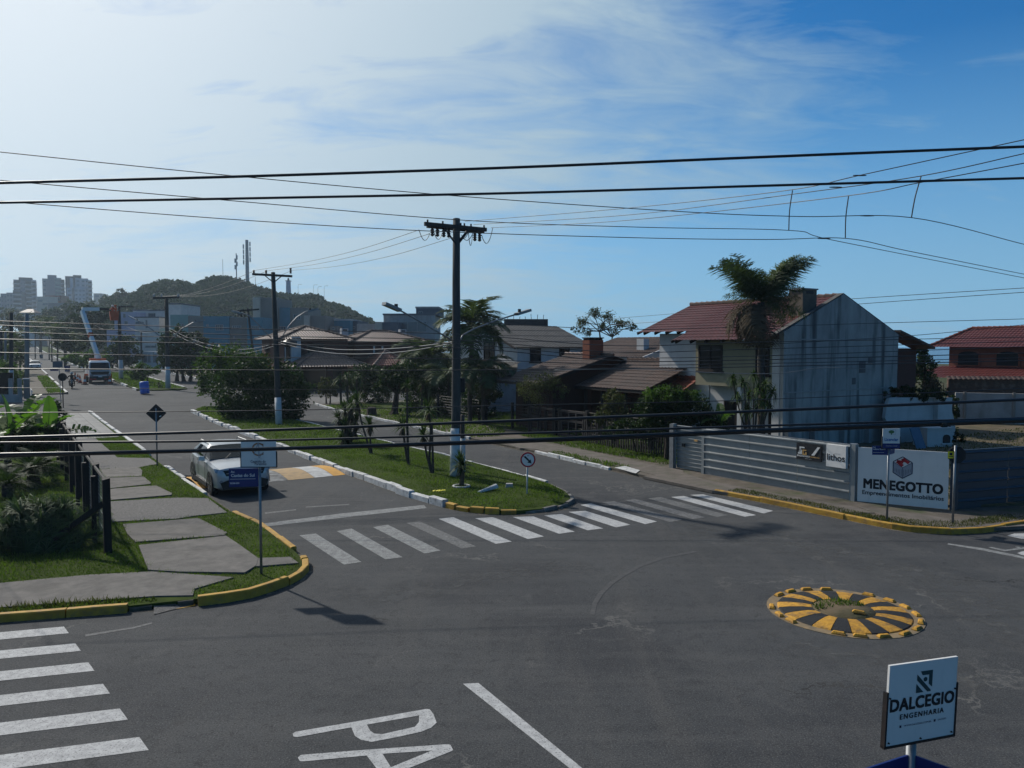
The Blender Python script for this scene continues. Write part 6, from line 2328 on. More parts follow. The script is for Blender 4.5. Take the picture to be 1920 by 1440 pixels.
text('DALCEGIO', .108, FACE(.0, -.005, -.0095), bd, 'ink', sx=1.02, space=1.04, dup=.0038)
text('ENGENHARIA', .046, FACE(.0, -.082, -.0095), bd, 'ink', sx=1.1, space=1.28, dup=.0012)
text('WWW.DALCEGIO.COM.BR', .016, FACE(-.03, -.142, -.0095), bd, 'ink_navy', sx=1.2)
text('DALCEGIO', .016, FACE(.18, -.140, -.0095), bd, 'ink_navy', sx=.9)
flat(bd, 'web_icon', [[(-.185, -.150), (-.169, -.150), (-.169, -.134), (-.185, -.134)], [(.108, -.148), (.124, -.148), (.124, -.132), (.108, -.132)]], 'ink_navy', -.0095)
for rot, nm in ((R(184), 'l'), (R(-68), 'r')):
    mb = MB()
    mb.box((.30, 0, P(0, 1456, Db).z), (.56, .012, .20))
    pl = mb.build('name_plate', M['plate_blue'], SD)
    pl.location = (0, .03, 0)
    pl.rotation_euler = (0, 0, rot)

# ------------------------------------------------------------------ traffic signs
def sign_disc(mb, r, n, y0, y1, rot=0):
    pts = [(r * math.cos(2 * math.pi * i / n + rot), r * math.sin(2 * math.pi * i / n + rot)) for i in range(n)]
    mb.add([(x, y0, z) for x, z in pts] + [(x, y1, z) for x, z in pts], [tuple(range(n)), tuple(range(2 * n - 1, n - 1, -1))] + [(i, i + n, (i + 1) % n + n, (i + 1) % n) for i in range(n)])


b_ = G(988, 929, .15)
TS = thing('traffic_sign', 'round red rimmed sign with black arrow struck out on the island nose', 'traffic sign', b_, R(3))
zc = P(991, 862, b_.y).z - b_.z
mb = MB()
mb.tube([(0, .035, -.1), (.02, .035, zc + .15)], .027, 8)
mb.build('post', M['white_base'], TS, smooth=True)
mb = MB()
sign_disc(mb, .232, 28, -.006, .008)
dc = mb.build('disc', shade('sign_rim_red', (.34, .015, .03), rough=.4), TS)
dc.location = (.03, 0, zc)
flat(dc, 'white_field', [[(.185 * math.cos(a), .185 * math.sin(a)) for a in [2 * math.pi * i / 28 for i in range(28)]]], 'sign_white', -.008)
flat(dc, 'arrow', [[(-.125, .085), (-.085, .125), (.055, -.02), (.018, -.055)], [(.085, .015), (.105, -.115), (-.02, -.085)]], 'ink', -.010)
flat(dc, 'small_mark', [[(-.02, .135), (.03, .135), (.03, .10), (.02, .10), (.02, .125), (-.01, .125), (-.01, .10), (-.02, .10)]], 'ink', -.010)
flat(dc, 'slash', [[(-.15, .105), (-.135, .12), (.12, -.10), (.105, -.115)]], 'ink_red', -.0085)

b_ = G(295, 872, .12)
TD = thing('traffic_sign', 'diamond warning sign seen from its dark back beside the left kerb', 'traffic sign', b_, R(18))
mb = MB()
zc = P(295, 775, b_.y).z - b_.z
mb.tube([(0, -.03, -.1), (0, -.03, zc + .2)], .03, 8)
mb.build('post', M['steel'], TD, smooth=True)
mb = MB()
sign_disc(mb, .365, 4, .0, .012)
d_ = mb.build('plate', M['sign_back'], TD)
d_.location = (0, 0, zc)
flat(d_, 'sticker', [[(.10, -.12), (.17, -.08), (.19, -.11), (.12, -.15)]], 'sign_white', -.003)

b_ = G(1785, 981, .1)
TO = thing('traffic_sign', 'octagonal stop sign seen from behind with a yellow sticker at the right corner', 'traffic sign', b_, R(-8))
zc = P(1792, 853, b_.y).z - b_.z
mb = MB()
mb.tube([(0, -.035, -.1), (.02, -.035, zc + .25)], .032, 8)
mb.build('post', M['steel'], TO, smooth=True)
mb = MB()
sign_disc(mb, .235, 8, .0, .012, math.pi / 8)
d_ = mb.build('plate', M['sign_back'], TO)
d_.location = (.07, 0, zc)
flat(d_, 'sticker', [[(-.22, -.09), (-.07, -.09), (-.07, .09), (-.22, .09)]], 'sticker_yellow', -.004)
flat(d_, 'sticker_print', [[(-.18, -.01), (-.11, -.01), (-.11, .06), (-.18, .06)], [(-.20, -.05), (-.09, -.05), (-.09, -.03), (-.20, -.03)]], 'ink', -.0055)

b_ = P(119, 772, 57)
TR = thing('traffic_sign', 'small round sign seen from behind on a thin post across the second street', 'traffic sign', (b_.x, b_.y, .1), R(25))
mb = MB()
zc = P(118, 707, 57).z - .1
mb.tube([(0, -.03, -.1), (0, -.03, zc + .25)], .035, 6)
mb.build('post', M['dark_steel'], TR)
mb = MB()
sign_disc(mb, .30, 16, 0, .012)
d_ = mb.build('plate', M['sign_back'], TR)
d_.location = (0, 0, zc)
b_ = P(114, 738, 62)
TB = thing('street_name_sign', 'far street sign with dark board and small blue plate across the second street', 'street sign', (b_.x, b_.y, .1), R(10))
z1, z2 = P(110, 678, 62).z - .1, P(110, 690, 62).z - .1
mb = MB()
mb.tube([(0, 0, -.1), (-.08, 0, z1)], .03, 6)
mb.build('post', M['steel'], TB)
mb = MB()
mb.box((-.15, -.05, z1 - .22), (.74, .02, .48))
mb.build('board', M['slate_wall'], TB)
mb = MB()
mb.box((-.42, -.05, z2 - .14), (.62, .02, .18))
mb.build('name_plate', M['plate_blue'], TB)

# ------------------------------------------------------------------ hoarding round the vacant lot
HO = thing('metal_hoarding', 'grey corrugated metal hoarding with a sliding gate panel along the avenue side', 'hoarding', W(13.4, 21.06), ROT)
def ribbed(mb, x0, x1, y, z0, z1, n, depth=.05):
    """horizontal sheet with n pressed ribs along local x0..x1 at y"""
    prof = []
    for i in range(n):
        a, b = z0 + (z1 - z0) * i / n, z0 + (z1 - z0) * (i + 1) / n
        h = b - a
        prof += [(a, 0), (a + h * .70, 0), (a + h * .78, -depth), (a + h * .84, -depth)]
    prof.append((z1, 0))
    m = len(prof)
    mb.add([(x0, y + d, z) for z, d in prof] + [(x1, y + d, z) for z, d in prof], [(i, i + 1, m + i + 1, m + i) for i in range(m - 1)])


# local Y runs along the avenue away from the viewer, so sheets are built along Y
def ribbed_y(mb, y0, y1, x, z0, z1, n, depth=.05):
    prof = []
    for i in range(n):
        a, b = z0 + (z1 - z0) * i / n, z0 + (z1 - z0) * (i + 1) / n
        h = b - a
        prof += [(a, 0), (a + h * .74, 0), (a + h * .79, -depth * 1.2), (a + h * .90, -depth * 1.2)]
    prof.append((z1, 0))
    m = len(prof)
    mb.add([(x + d, y0, z) for z, d in prof] + [(x + d, y1, z) for z, d in prof], [(i, i + 1, m + i + 1, m + i) for i in range(m - 1)])


for (y0, y1) in ((0.12, 1.95), (1.96, 3.85), (3.86, 5.86)):
    mb = MB()
    ribbed_y(mb, y0, y1, 0, .12, 1.74, 6)
    mb.build('sheet_panel', M['metal_sheet'], HO)
mb = MB()
mb.box((.04, 2.98, 1.75), (.08, 5.9, .05))
mb.box((.04, 2.98, .10), (.08, 5.9, .05))
mb.build('rail', M['steel'], HO)
mb = MB()
ribbed_y(mb, 5.98, 7.35, .12, .12, 1.74, 11, .045)
gt = mb.build('gate_panel', M['metal_sheet'], HO)
mb = MB()
mb.box((.05, 6.95, 1.02), (.05, .14, .12))
mb.build('latch_box', M['plastic'], gt)
mb = MB()
mb.box((.06, 6.35, 1.25), (.01, .16, .07))
mb.build('label', M['ink_gold'], gt)
for y in (0.0, 5.92, 7.45):
    mb = MB()
    mb.box((.04, y, .9), (.16, .13, 1.78))
    mb.build('post', M['metal_sheet'], HO)
mb = MB()
mb.box((-.06, 7.45, .9), (.05, .2, 1.75))
mb.build('end_channel', M['steel'], HO)

# two adverts fixed to it
pA = W(13.4 + 2.98, 21.0, 0)
def advert(name, label, s_mid, zc, w, h, d, mat):
    o = thing(name, label, 'sign', W(s_mid, 21.06, zc), ROT - math.pi / 2)
    mb = MB()
    mb.box((0, -.06 - d / 2, 0), (w, d, h))
    mb.build('panel', M[mat], o)
    return o


a0, a1 = G(1600, 945), G(1605, 948)
def s_at(px, t=21.0):
    x = (px - 960) / F
    # depth where the avenue offset is t
    D = t / (x * V[0] + V[1])
    return D * (x * U[0] + U[1]), D


s0_, D0 = s_at(1498)
s1_, D1 = s_at(1545)
zt_, zb_ = P(1498, 829, D0).z, P(1498, 860, D0).z
AD1 = advert('advert_panel', 'black advert panel with gold and white logo on the hoarding', (s0_ + s1_) / 2, (zt_ + zb_) / 2, (s0_ - s1_), zt_ - zb_, .05, 'ink')
w_, h_ = s0_ - s1_, zt_ - zb_
Y_ = -.125
flat(AD1, 'logo_white', [[(-.36 * w_, .28 * h_), (-.16 * w_, .28 * h_), (-.16 * w_, .2 * h_), (-.31 * w_, .2 * h_), (-.31 * w_, -.08 * h_), (-.42 * w_, -.08 * h_), (-.42 * w_, -.16 * h_), (-.26 * w_, -.16 * h_), (-.26 * w_, .06 * h_), (-.36 * w_, .06 * h_)]], 'sign_white', Y_)
flat(AD1, 'logo_gold', [[(-.24 * w_, .12 * h_), (-.08 * w_, .12 * h_), (-.08 * w_, .05 * h_), (-.19 * w_, .05 * h_), (-.19 * w_, -.12 * h_), (-.13 * w_, -.12 * h_), (-.13 * w_, -.02 * h_), (-.07 * w_, -.02 * h_), (-.07 * w_, -.2 * h_), (-.24 * w_, -.2 * h_)]], 'ink_gold', Y_)
flat(AD1, 'slash', [[(.12 * w_, -.16 * h_), (.24 * w_, -.16 * h_), (.46 * w_, .36 * h_), (.36 * w_, .36 * h_)]], 'sign_white', Y_)
text('ENGENHARIA', .075, FACE(-.2 * w_, -.27 * h_, Y_), AD1, 'sign_white', bold=.002)
text('ARQUITETURA', .055, FACE(.24 * w_, -.27 * h_, Y_), AD1, 'ink_gold', bold=.001)
text('projetos e obras', .035, FACE(0, -.4 * h_, Y_), AD1, 'sign_white')
s0_, D0 = s_at(1557)
s1_, D1 = s_at(1594)
zt_, zb_ = P(1557, 832, D0).z, P(1557, 873, D0).z
AD2 = advert('advert_panel', 'white advert box lettered lithos on the hoarding', (s0_ + s1_) / 2, (zt_ + zb_) / 2, s0_ - s1_, zt_ - zb_, .12, 'sign_white')
w_, h_ = s0_ - s1_, zt_ - zb_
text('lithos', .32 * (w_ / .75), FACE(0, -.08 * h_, -.186), AD2, 'ink', dup=.004)
text('mineração', .05, FACE(.05, .12 * h_, -.186), AD2, 'ink_grey')

# the big developer's board on the cut corner
A_, B_ = Vector((10.30, 22.72, 0)), Vector((12.34, 21.55, 0))
d_ = B_ - A_
wB = d_.length
BB = thing('developer_board', 'large white developer board with red cube logo on the cut corner', 'billboard', A_, math.atan2(d_.y, d_.x))
z0, z1 = .10, 1.72
mb = MB()
mb.box((wB / 2, .0, (z0 + z1) / 2), (wB, .04, z1 - z0))
mb.build('panel', M['sign_white'], BB)
for x in (-.13, wB + .14):
    mb = MB()
    mb.box((x, .10, .9), (.20, .18, 1.8))
    mb.build('side_post', M['metal_sheet'] if x < 0 else M['metal_blue'], BB)
cx, cz = wB * .505, 1.20
rx, rz_ = .285, .315
hexp = [(cx + rx * math.sin(math.pi / 3 * i), cz + rz_ * math.cos(math.pi / 3 * i)) for i in range(6)]


def stroke(a, b, w):
    dx, dz = b[0] - a[0], b[1] - a[1]
    l = math.hypot(dx, dz)
    nx_, nz_ = -dz / l * w / 2, dx / l * w / 2
    return [(a[0] + nx_, a[1] + nz_), (a[0] - nx_, a[1] - nz_), (b[0] - nx_, b[1] - nz_), (b[0] + nx_, b[1] + nz_)]


Yb = -.024
flat(BB, 'cube_face', [[(cx, cz), hexp[4], hexp[3]], [(cx, cz), hexp[5], hexp[4]], [(cx, cz), hexp[3], hexp[2]], [(cx, cz), hexp[2], hexp[1]]], 'ink_grey', Yb + .001)
flat(BB, 'cube_outline', [stroke(hexp[i], hexp[(i + 1) % 6], .024) for i in range(6)], 'ink_navy', Yb - .001)
flat(BB, 'cube_edge', [stroke((cx, cz), hexp[5], .012), stroke((cx, cz), hexp[1], .012), stroke((cx, cz), hexp[3], .012)], 'ink_navy', Yb - .001)
tt_ = lambda x, y: (cx + x * rx * .86, cz + rz_ * .5 + y * rz_ * .5)
red = [stroke(tt_(-.62, .10), tt_(.02, -.70), .085), stroke(tt_(-.62, .10), tt_(.06, .0), .08), stroke(tt_(.06, .0), tt_(.0, .62), .08), stroke(tt_(.0, .62), tt_(.66, -.12), .085)]
flat(BB, 'logo_letter', red, 'ink_red', Yb - .001)
sky_ = []
for sgn in (-1, 1):
    for i, h in enumerate((.16, .13, .10, .085, .06)):
        x = cx + sgn * (.03 + i * .042)
        base = cz - rz_ * .82 + (i + .5) * .030
        sky_.append(stroke((x, base), (x, base + h + .03), .008))
flat(BB, 'logo_skyline', sky_, 'ink_navy', Yb - .001)
text('MENEGOTTO', .385, FACE(wB * .505, .64, Yb), BB, 'ink', sx=.86, space=1.03, dup=.015)
text('Empreendimentos Imobiliários', .172, FACE(wB * .505, .385, Yb), BB, 'ink', dup=.003)

# blue sheets along the cross street
A_, B_ = Vector((12.62, 21.62, 0)), Vector((16.6, 22.98, 0))
d_ = B_ - A_
HB = thing('metal_hoarding', 'shaded dark blue metal hoarding running right along the cross street', 'hoarding', A_, math.atan2(d_.y, d_.x))
for x0 in (0, 1.95, 3.9, 5.85):
    mb = MB()
    ribbed(mb, x0, x0 + 1.94, 0, .08, 1.74, 6, .04)
    mb.build('sheet_panel', M['metal_blue'], HB)
mb = MB()
mb.box((3.9, .03, 1.75), (7.8, .07, .04))
mb.build('rail', M['metal_blue'], HB)

# ------------------------------------------------------------------ timber and wire fences
FW = thing('timber_fence', 'dark square post and wire fence along the left pavement', 'fence', W(0, 1.80), ROT)
posts = [19.15, 21.65, 24.1, 26.6, 29.1, 31.6, 34.1, 36.6, 39.1]
M['rail_sunlit'] = shade('fence_wood_sunlit', (.11, .10, .09), (.07, .062, .056), 5, stretch=(6, 6, .6), rough=.9)  # paler copy of the fence wood, sunlight put into the top rail's colour
for i, s in enumerate(posts):
    mb = MB()
    h = 1.78 + rnd.uniform(-.04, .05)
    w = .155 if i < 3 else .17
    lean_ = rnd.uniform(-.012, .012)
    vs = [(-w / 2, s - w / 2, 0), (w / 2, s - w / 2, 0), (w / 2, s + w / 2, 0), (-w / 2, s + w / 2, 0), (-w / 2 + lean_, s - w / 2, h - .03), (w / 2 + lean_, s - w / 2, h), (w / 2 + lean_, s + w / 2, h + .03), (-w / 2 + lean_, s + w / 2, h)]
    mb.add(vs, [(4, 5, 6, 7), (0, 1, 5, 4), (1, 2, 6, 5), (2, 3, 7, 6), (3, 0, 4, 7)])
    mb.build('post', M['wood_post'], FW)
    if i < 8:
        mb = MB()
        mb.box((-.16, s + 1.2, .86), (.10, .14, 1.62))
        mb.build('intermediate_post', M['wood_post'], FW)
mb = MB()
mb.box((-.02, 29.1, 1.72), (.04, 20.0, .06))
mb.build('top_rail', M['rail_sunlit'], FW)
for z in (.35, .7, 1.05, 1.4):
    mb = MB()
    mb.tube([(.05, 19.15, z), (.05, 39.1, z)], .005, 4)
    mb.build('wire', M['steel'], FW)
mb = MB()
for k in range(260):
    y = 19.2 + k * .076
    mb.tube([(.05, y, .12), (.05, y, 1.7)], .0018, 3, cap=False)
for k in range(18):
    z = .15 + k * .09
    mb.tube([(.045, 19.15, z), (.045, 39, z)], .0018, 3, cap=False)
mb.build('wire_mesh', M['steel'], FW)
mb = MB()
mb.beam((-.06, 19.15, 1.22), (-1.35, 20.3, .05), .09, .11)
mb.build('brace', M['wood_post'], FW)
# the same fence turning along the cross street (mesh only)
FN = thing('mesh_fence', 'fine wire mesh fence in front of the spiky bush at the left corner', 'fence', W(19.15, 1.8))
d2 = (W(22.2, -8) - W(19.15, 1.8))
FN.rotation_euler = (0, 0, math.atan2(d2.y, d2.x))
ln = d2.length
mb = MB()
for k in range(20):
    z = .1 + k * .085
    mb.tube([(0, 0, z), (ln, 0, z)], .0022, 3, cap=False)
for k in range(int(ln / .085)):
    mb.tube([(k * .085, 0, .05), (k * .085, 0, 1.72)], .0018, 3, cap=False)
mb.build('wire_mesh', M['dark_steel'], FN)
for x in (2.6, 5.2, 7.8):
    mb = MB()
    mb.box((x, .1, .85), (.14, .14, 1.7))
    mb.build('post', M['wood_post'], FN)

# wire fence and double gate of the brown house
FG = thing('garden_fence', 'dark post and wire fence with timber double gate before the brown roofed house', 'fence', W(0, 23.5), ROT)
M['gate_wood'] = shade('gate_timber', (.05, .043, .04), (.03, .026, .025), 5, stretch=(3, 3, .6), rough=.9)
for s in (44.4, 41.6, 38.4, 35.6):
    mb = MB()
    mb.box((0, s, .8), (.13, .13, 1.6))
    mb.build('post', M['wood_post'], FG)
for s in (33.9, 31.6, 31.2, 29.0, 26.9, 24.6, 22.4):
    mb = MB()
    mb.box((0, s, .78), (.17, .17, 1.62))
    mb.build('gate_post' if 28 < s < 34 else 'post', M['wood_post'], FG)
for k in range(9):
    mb = MB()
    z = .15 + k * .17
    mb.tube([(-.02, 22.4, z), (-.02, 44.6, z)], .008, 4)
    mb.build('wire', M['dark_steel'], FG)
for a, b in ((33.8, 31.7), (31.1, 29.1)):
    g_ = MB()
    for z in (.25, .98, 1.46):
        g_.box((-.03, (a + b) / 2, z), (.05, a - b - .1, .11))
    for f in (.03, .36, .66, .97):
        g_.box((-.035, b + (a - b) * f, .85), (.055, .10, 1.32))
    g_.build('gate_leaf', M['gate_wood'], FG)
# palings further right
FP = thing('paling_fence', 'row of thin weathered stakes with creepers in front of the round tree', 'fence', W(0, 22.9), ROT)
for i in range(46):
    s = 21.4 + i * .16
    h = 1.0 + rnd.uniform(-.12, .3)
    mb = MB()
    mb.box((rnd.uniform(-.02, .02), s, h / 2), (.045, .07, h))
    mb.build('stake', M['gate_wood'], FP)
mb = MB()
mb.box((.04, 25, .7), (.04, 7.4, .06))
mb.build('rail', M['gate_wood'], FP)

# ------------------------------------------------------------------ small things on the island and about
b_ = G(865, 913, .18)
mb = MB()
mb.lathe([(.28, 0), (.30, .05), (.285, .075), (.235, .075), (.22, .02)], n=22)
PR = mb.build('planting_ring', M['white_kerb'])
PR.location = b_ + Vector((0, 0, -.02))
tag(PR, 'low white concrete ring around the small yucca on the island', 'planting ring')
a_, c_ = G(897, 923, .2), G(936, 917, .2)
mb = MB()
n = 7
vs, fs = [], []
for x in (0, 1):
    for i in range(n):
        an = math.pi * i / (n - 1)
        r = .05 if x == 0 else .11
        vs.append((x, -r * math.cos(an), r * 1.1 * math.sin(an)))
for i in range(n - 1):
    fs.append((i, i + 1, n + i + 1, n + i))
fs += [tuple(range(n - 1, -1, -1)), tuple(range(n, 2 * n)), (0, n, 2 * n - 1, n - 1)]
mb.add([(x * .72, y, z) for x, y, z in vs], fs)
BK = mb.build('fallen_bollard', M['white_base'])
BK.location = a_ + Vector((0, 0, -.02))
BK.rotation_euler = (0, R(-7), math.atan2(c_.y - a_.y, c_.x - a_.x))
tag(BK, 'broken white concrete post lying on the island grass', 'fallen post')
b_ = G(955, 914, .18)
mb = MB()
mb.box((0, 0, .05), (.26, .2, .16), taper=.8)
ST_ = mb.build('grey_stone', M['grey_wall'])
ST_.location = b_
tag(ST_, 'small grey stone block on the island near the round sign', 'stone')
b_ = G(818, 924, .18)
mb = MB()
for i in range(6):
    x, y = rnd.uniform(-.18, .2), rnd.uniform(-.06, .06)
    mb.poly([(x, y, .05), (x + .09, y + .02, .06), (x + .07, y + .06, .09), (x - .02, y + .05, .06)])
LT = mb.build('litter_scrap', M['sticker_yellow'])
LT.location = b_
tag(LT, 'scrap of yellow plastic on the island grass', 'litter')
b_ = G(272, 737, .12)
BA = thing('plastic_barrel', 'bright blue plastic barrel tilted on the second median lawn', 'barrel', b_ - Vector((0, 0, .07)))
mb = MB()
mb.lathe([(.30, 0), (.33, .05), (.345, .3), (.33, .34), (.345, .38), (.345, .62), (.33, .66), (.345, .7), (.33, .98), (.29, 1.02), (.27, .98)], n=18)
o = mb.build('drum', M['barrel'], BA, smooth=True)
o.scale = (1.2, 1.2, 1.12)
BA.rotation_euler = (R(-3), R(-6), 0)
mb = MB()
mb.lathe([(.30, .985), (.30, .99)], n=18)
o2 = mb.build('lid', M['plastic'], o)
b_ = G(697, 778, .12)
mb = MB()
mb.lathe([(.42, -.05), (.34, .1), (.30, .45), (.26, .52), (.1, .5)], n=11)
SU = mb.build('tree_stump', M['bark'])
SU.location = b_
tag(SU, 'cut tree stump beside the right kerb', 'stump')
b_ = P(126, 674, 118)
for i, (px_, py_, D, lab) in enumerate(((126, 681, 116, 'dark blue litter bin on the third median'), (77, 656, 190, 'small dark bin farther up the avenue median'))):
    b_ = P(px_, py_, D)
    o = thing('litter_bin', lab, 'bin', (b_.x, b_.y, gz(b_.x, b_.y) + .1), 0, 'bins on the far medians')
    mb = MB()
    mb.box((0, 0, .45), (.5, .5, .9), taper=1.1)
    mb.build('tub', M['plate_blue'] if i == 0 else M['slate_wall'], o)
    mb = MB()
    mb.box((0, 0, .94), (.6, .6, .08))
    mb.build('lid', M['plastic'], o)

# ------------------------------------------------------------------ vegetation
def crown(blobs, n, size, name='crown', mat='leaf_mid', parent=None, spread=.30, flat_=0.1, aspect=.5, per=40, shell=.5):
    """blobs: (centre, rx, ry, rz) in the parent's frame; leaves gather in clumps near the surface of each blob"""
    wts = np.array([b[1] * b[3] for b in blobs])
    wts = wts / wts.sum()
    C, S = [], []
    for (c, rx, ry, rz), w in zip(blobs, wts):
        k = max(5, int(n * w / per))
        q = rng.normal(0, 1, (k, 3))
        q /= np.linalg.norm(q, axis=1)[:, None]
        q *= (shell + (1 - shell) * rng.random(k) ** .6)[:, None]
        cc = np.array(c) + q * np.array([rx, ry, rz])
        rr = spread * (rx * ry * rz) ** (1 / 3) * rng.uniform(.55, 1.25, k)
        m = rng.integers(int(per * .6), int(per * 1.4), k)
        idx = np.repeat(np.arange(k), m)
        p = cc[idx] + rng.normal(0, 1, (len(idx), 3)) * rr[idx][:, None] * .62
        C.append(p)
        S.append(size * rng.uniform(.6, 1.35, len(p)))
    v, f = leaf_quads(np.concatenate(C), np.concatenate(S), flat_, aspect)
    return link_mesh(name, np_mesh(name, v, f, M[mat]), parent)


def tree(label, D, base, blobs, n, leaf, mat='leaf_mid', name='tree', trunks=None, tr=.12, group=None, cat='tree', spread=.30, z=None, depth=.9, limbs=True, per=40, shell=.5, aspect=.5, bark='bark', extra=None):
    """base: pixel of the trunk foot; blobs: (px, py, rx, ry) pixel ellipses at distance D"""
    b = P(base[0], base[1], D)
    b.z = gz(b.x, b.y) + .08 if z is None else z
    o = thing(name, label, cat, b, 0, group)
    k = D / F
    bl = []
    for q in blobs:
        c = P(q[0], q[1], D + (q[4] if len(q) > 4 else 0)) - b
        bl.append((tuple(c), q[2] * k, (q[2] + q[3]) / 2 * k * depth, q[3] * k))
    for i, t in enumerate(trunks or [[base]]):
        pts = [P(x, y, D) - b for x, y in t]
        pts[0].z = -.1
        if len(pts) == 1:
            tgt = min(bl, key=lambda q: abs(q[0][0] - pts[0].x) + .2 * abs(q[0][2]))
            pts.append(Vector(tgt[0]))
        mb = MB()
        rr = [tr * (1 - .55 * j / max(1, len(pts) - 1)) for j in range(len(pts))]
        rr[0] *= 1.25
        mb.tube(pts, rr, 7)
        if limbs:
            e = pts[-1]
            for q in bl[:7]:
                c = Vector(q[0])
                if (c - e).length > .2:
                    mid_ = e.lerp(c, .5) + Vector((0, 0, .12 * (c - e).length))
                    mb.tube([e, mid_, c], [tr * .42, tr * .28, tr * .12], 5)
                    for _ in range(2):
                        d = Vector((rnd.uniform(-1, 1) * q[1], rnd.uniform(-1, 1) * q[2], rnd.uniform(-.3, 1) * q[3]))
                        mb.tube([mid_, c + d * .8], [tr * .2, tr * .06], 4)
        mb.build('trunk', M[bark], o)
    crown(bl, n, leaf, 'crown', mat, o, spread, per=per, shell=shell, aspect=aspect)
    if extra:
        crown([((P(q[0], q[1], D - .3) - b)[:], q[2] * k, q[2] * k * .7, q[3] * k) for q in extra[1]], extra[2], leaf, 'crown', extra[0], o, spread)
    return o


# ---- fronds, rosettes, broad leaves
def frond_mesh(name, L=1.0, bend=1.3, leaf=.34, n=26, w=.028, droop=.5, mat='leaf_palm', rach=.012, seed=1, el0=0.0, plume=0.0):
    r = np.random.default_rng(seed)
    P_, T_ = [], []
    x = z = 0.0
    th = el0
    m = n
    for i in range(m + 1):
        t = i / m
        P_.append((x, z))
        T_.append(th)
        th = el0 - bend * (t ** 1.25)
        x += math.cos(th) * L / m
        z += math.sin(th) * L / m
    V_, F_ = [], []

    def quad(a, b, c, d):
        k = len(V_)
        V_.extend((a, b, c, d))
        F_.append((k, k + 1, k + 2, k + 3))
    for i in range(m):
        (x0, z0), (x1, z1) = P_[i], P_[i + 1]
        rr = rach * (1 - .8 * i / m)
        quad((x0, -rr, z0), (x0, rr, z0), (x1, rr * .95, z1), (x1, -rr * .95, z1))
        quad((x0, 0, z0 - rr), (x0, 0, z0 + rr), (x1, 0, z1 + rr), (x1, 0, z1 - rr))
        t = (i + .5) / m
        if t < .12:
            continue
        ll = leaf * (math.sin(math.pi * min(1, t * .92 + .05)) ** .6) * (1.0 if t < .8 else 1.0)
        for s in (-1, 1):
            for sub in (0, .5):
                xx, zz_ = x0 + (x1 - x0) * sub, z0 + (z1 - z0) * sub
                fwd = r.uniform(.35, .75) - .25 * plume
                dn = droop * r.uniform(.5, 1.4)
                up = r.uniform(-.1, .35) + r.uniform(-.9, .9) * plume
                l2 = ll * r.uniform(.8, 1.15)
                tx, tz = math.cos(T_[i]), math.sin(T_[i])
                d = np.array([tx * fwd, s * .85, tz * fwd + up])
                d /= np.linalg.norm(d)
                p0 = np.array([xx, 0, zz_])
                p1 = p0 + d * l2 * .55
                p2 = p1 + (d + np.array([0, 0, -dn * 1.6])) * l2 * .45
                sd_ = np.array([tx, 0, tz]) * w * .5
                quad(tuple(p0 - sd_ * .6), tuple(p0 + sd_ * .6), tuple(p1 + sd_), tuple(p1 - sd_))
                quad(tuple(p1 - sd_), tuple(p1 + sd_), tuple(p2 + sd_ * .15), tuple(p2 - sd_ * .15))
    return np_mesh(name, V_, F_, M[mat])


FR = {
    'queen': [frond_mesh('frond', 1, 1.5, .36, 24, .035, .55, seed=i) for i in range(3)],
    'stiff': [frond_mesh('frond', 1, .62, .29, 44, .013, .4, seed=i + 5, rach=.012, plume=1.0) for i in range(3)],
    'dead': [frond_mesh('frond', 1, 1.9, .30, 20, .022, 1.0, 'leaf_dead', seed=i + 9) for i in range(2)],
    'far': [frond_mesh('frond', 1, 1.5, .36, 9, .07, .5, seed=i + 20) for i in range(2)],
    'cycad': [frond_mesh('frond', 1, 1.2, .16, 24, .018, .15, 'leaf_dark', seed=i + 30) for i in range(2)],
}


def palm(label, base, top, L, nf, kind='queen', tr=.14, els=(-.5, 1.3), dead=0, name='palm_tree', group=None, custom=None, cat='palm tree', trunk=True, bulge=1.0, dead_range=None, taper=.8):
    b, t = Vector(base), Vector(top)
    o = thing(name, label, cat, b, 0, group)
    d = t - b
    if trunk:
        mb = MB()
        k = 14
        pts = [d * (i / k) + Vector((.03 * math.sin(i * 1.3), 0, 0)) for i in range(k + 1)]
        pts[0] = Vector((0, 0, -.15))
        mb.tube(pts, [tr * (1.15 if i == 0 else 1) * (1 - (1 - taper) * i / k) * (1 + .05 * (i % 2)) * (bulge if i > 11 else 1) for i in range(k + 1)], 9)
        mb.build('trunk', M['palm_trunk'], o)
    fr = custom or []
    if not custom:
        for i in range(nf):
            az = 2.4 * i + rnd.uniform(-.2, .2)
            e = els[1] + (els[0] - els[1]) * ((i + .5) / nf) ** 1.1 + rnd.uniform(-.1, .1)
            fr.append((az, e, rnd.uniform(.85, 1.1)))
    for i, (az, e, s) in enumerate(fr):
        f = link_mesh('frond', FR[kind][i % len(FR[kind])], o)
        f.location = d + Vector((0, 0, .02))
        f.rotation_euler = (rnd.uniform(-.3, .3), -e, az)
        f.scale = (L * s,) * 3
    for i in range(dead):
        az = (rnd.uniform(*dead_range) if dead_range else 2 * math.pi * i / dead + rnd.uniform(-.3, .3))
        f = link_mesh('dead_frond', FR['dead'][i % 2], o)
        f.location = d + Vector((0, 0, -.12))
        f.rotation_euler = (rnd.uniform(-.4, .4), rnd.uniform(-.15, .7), az)
        f.scale = (L * rnd.uniform(.75, 1.0),) * 3
    return o


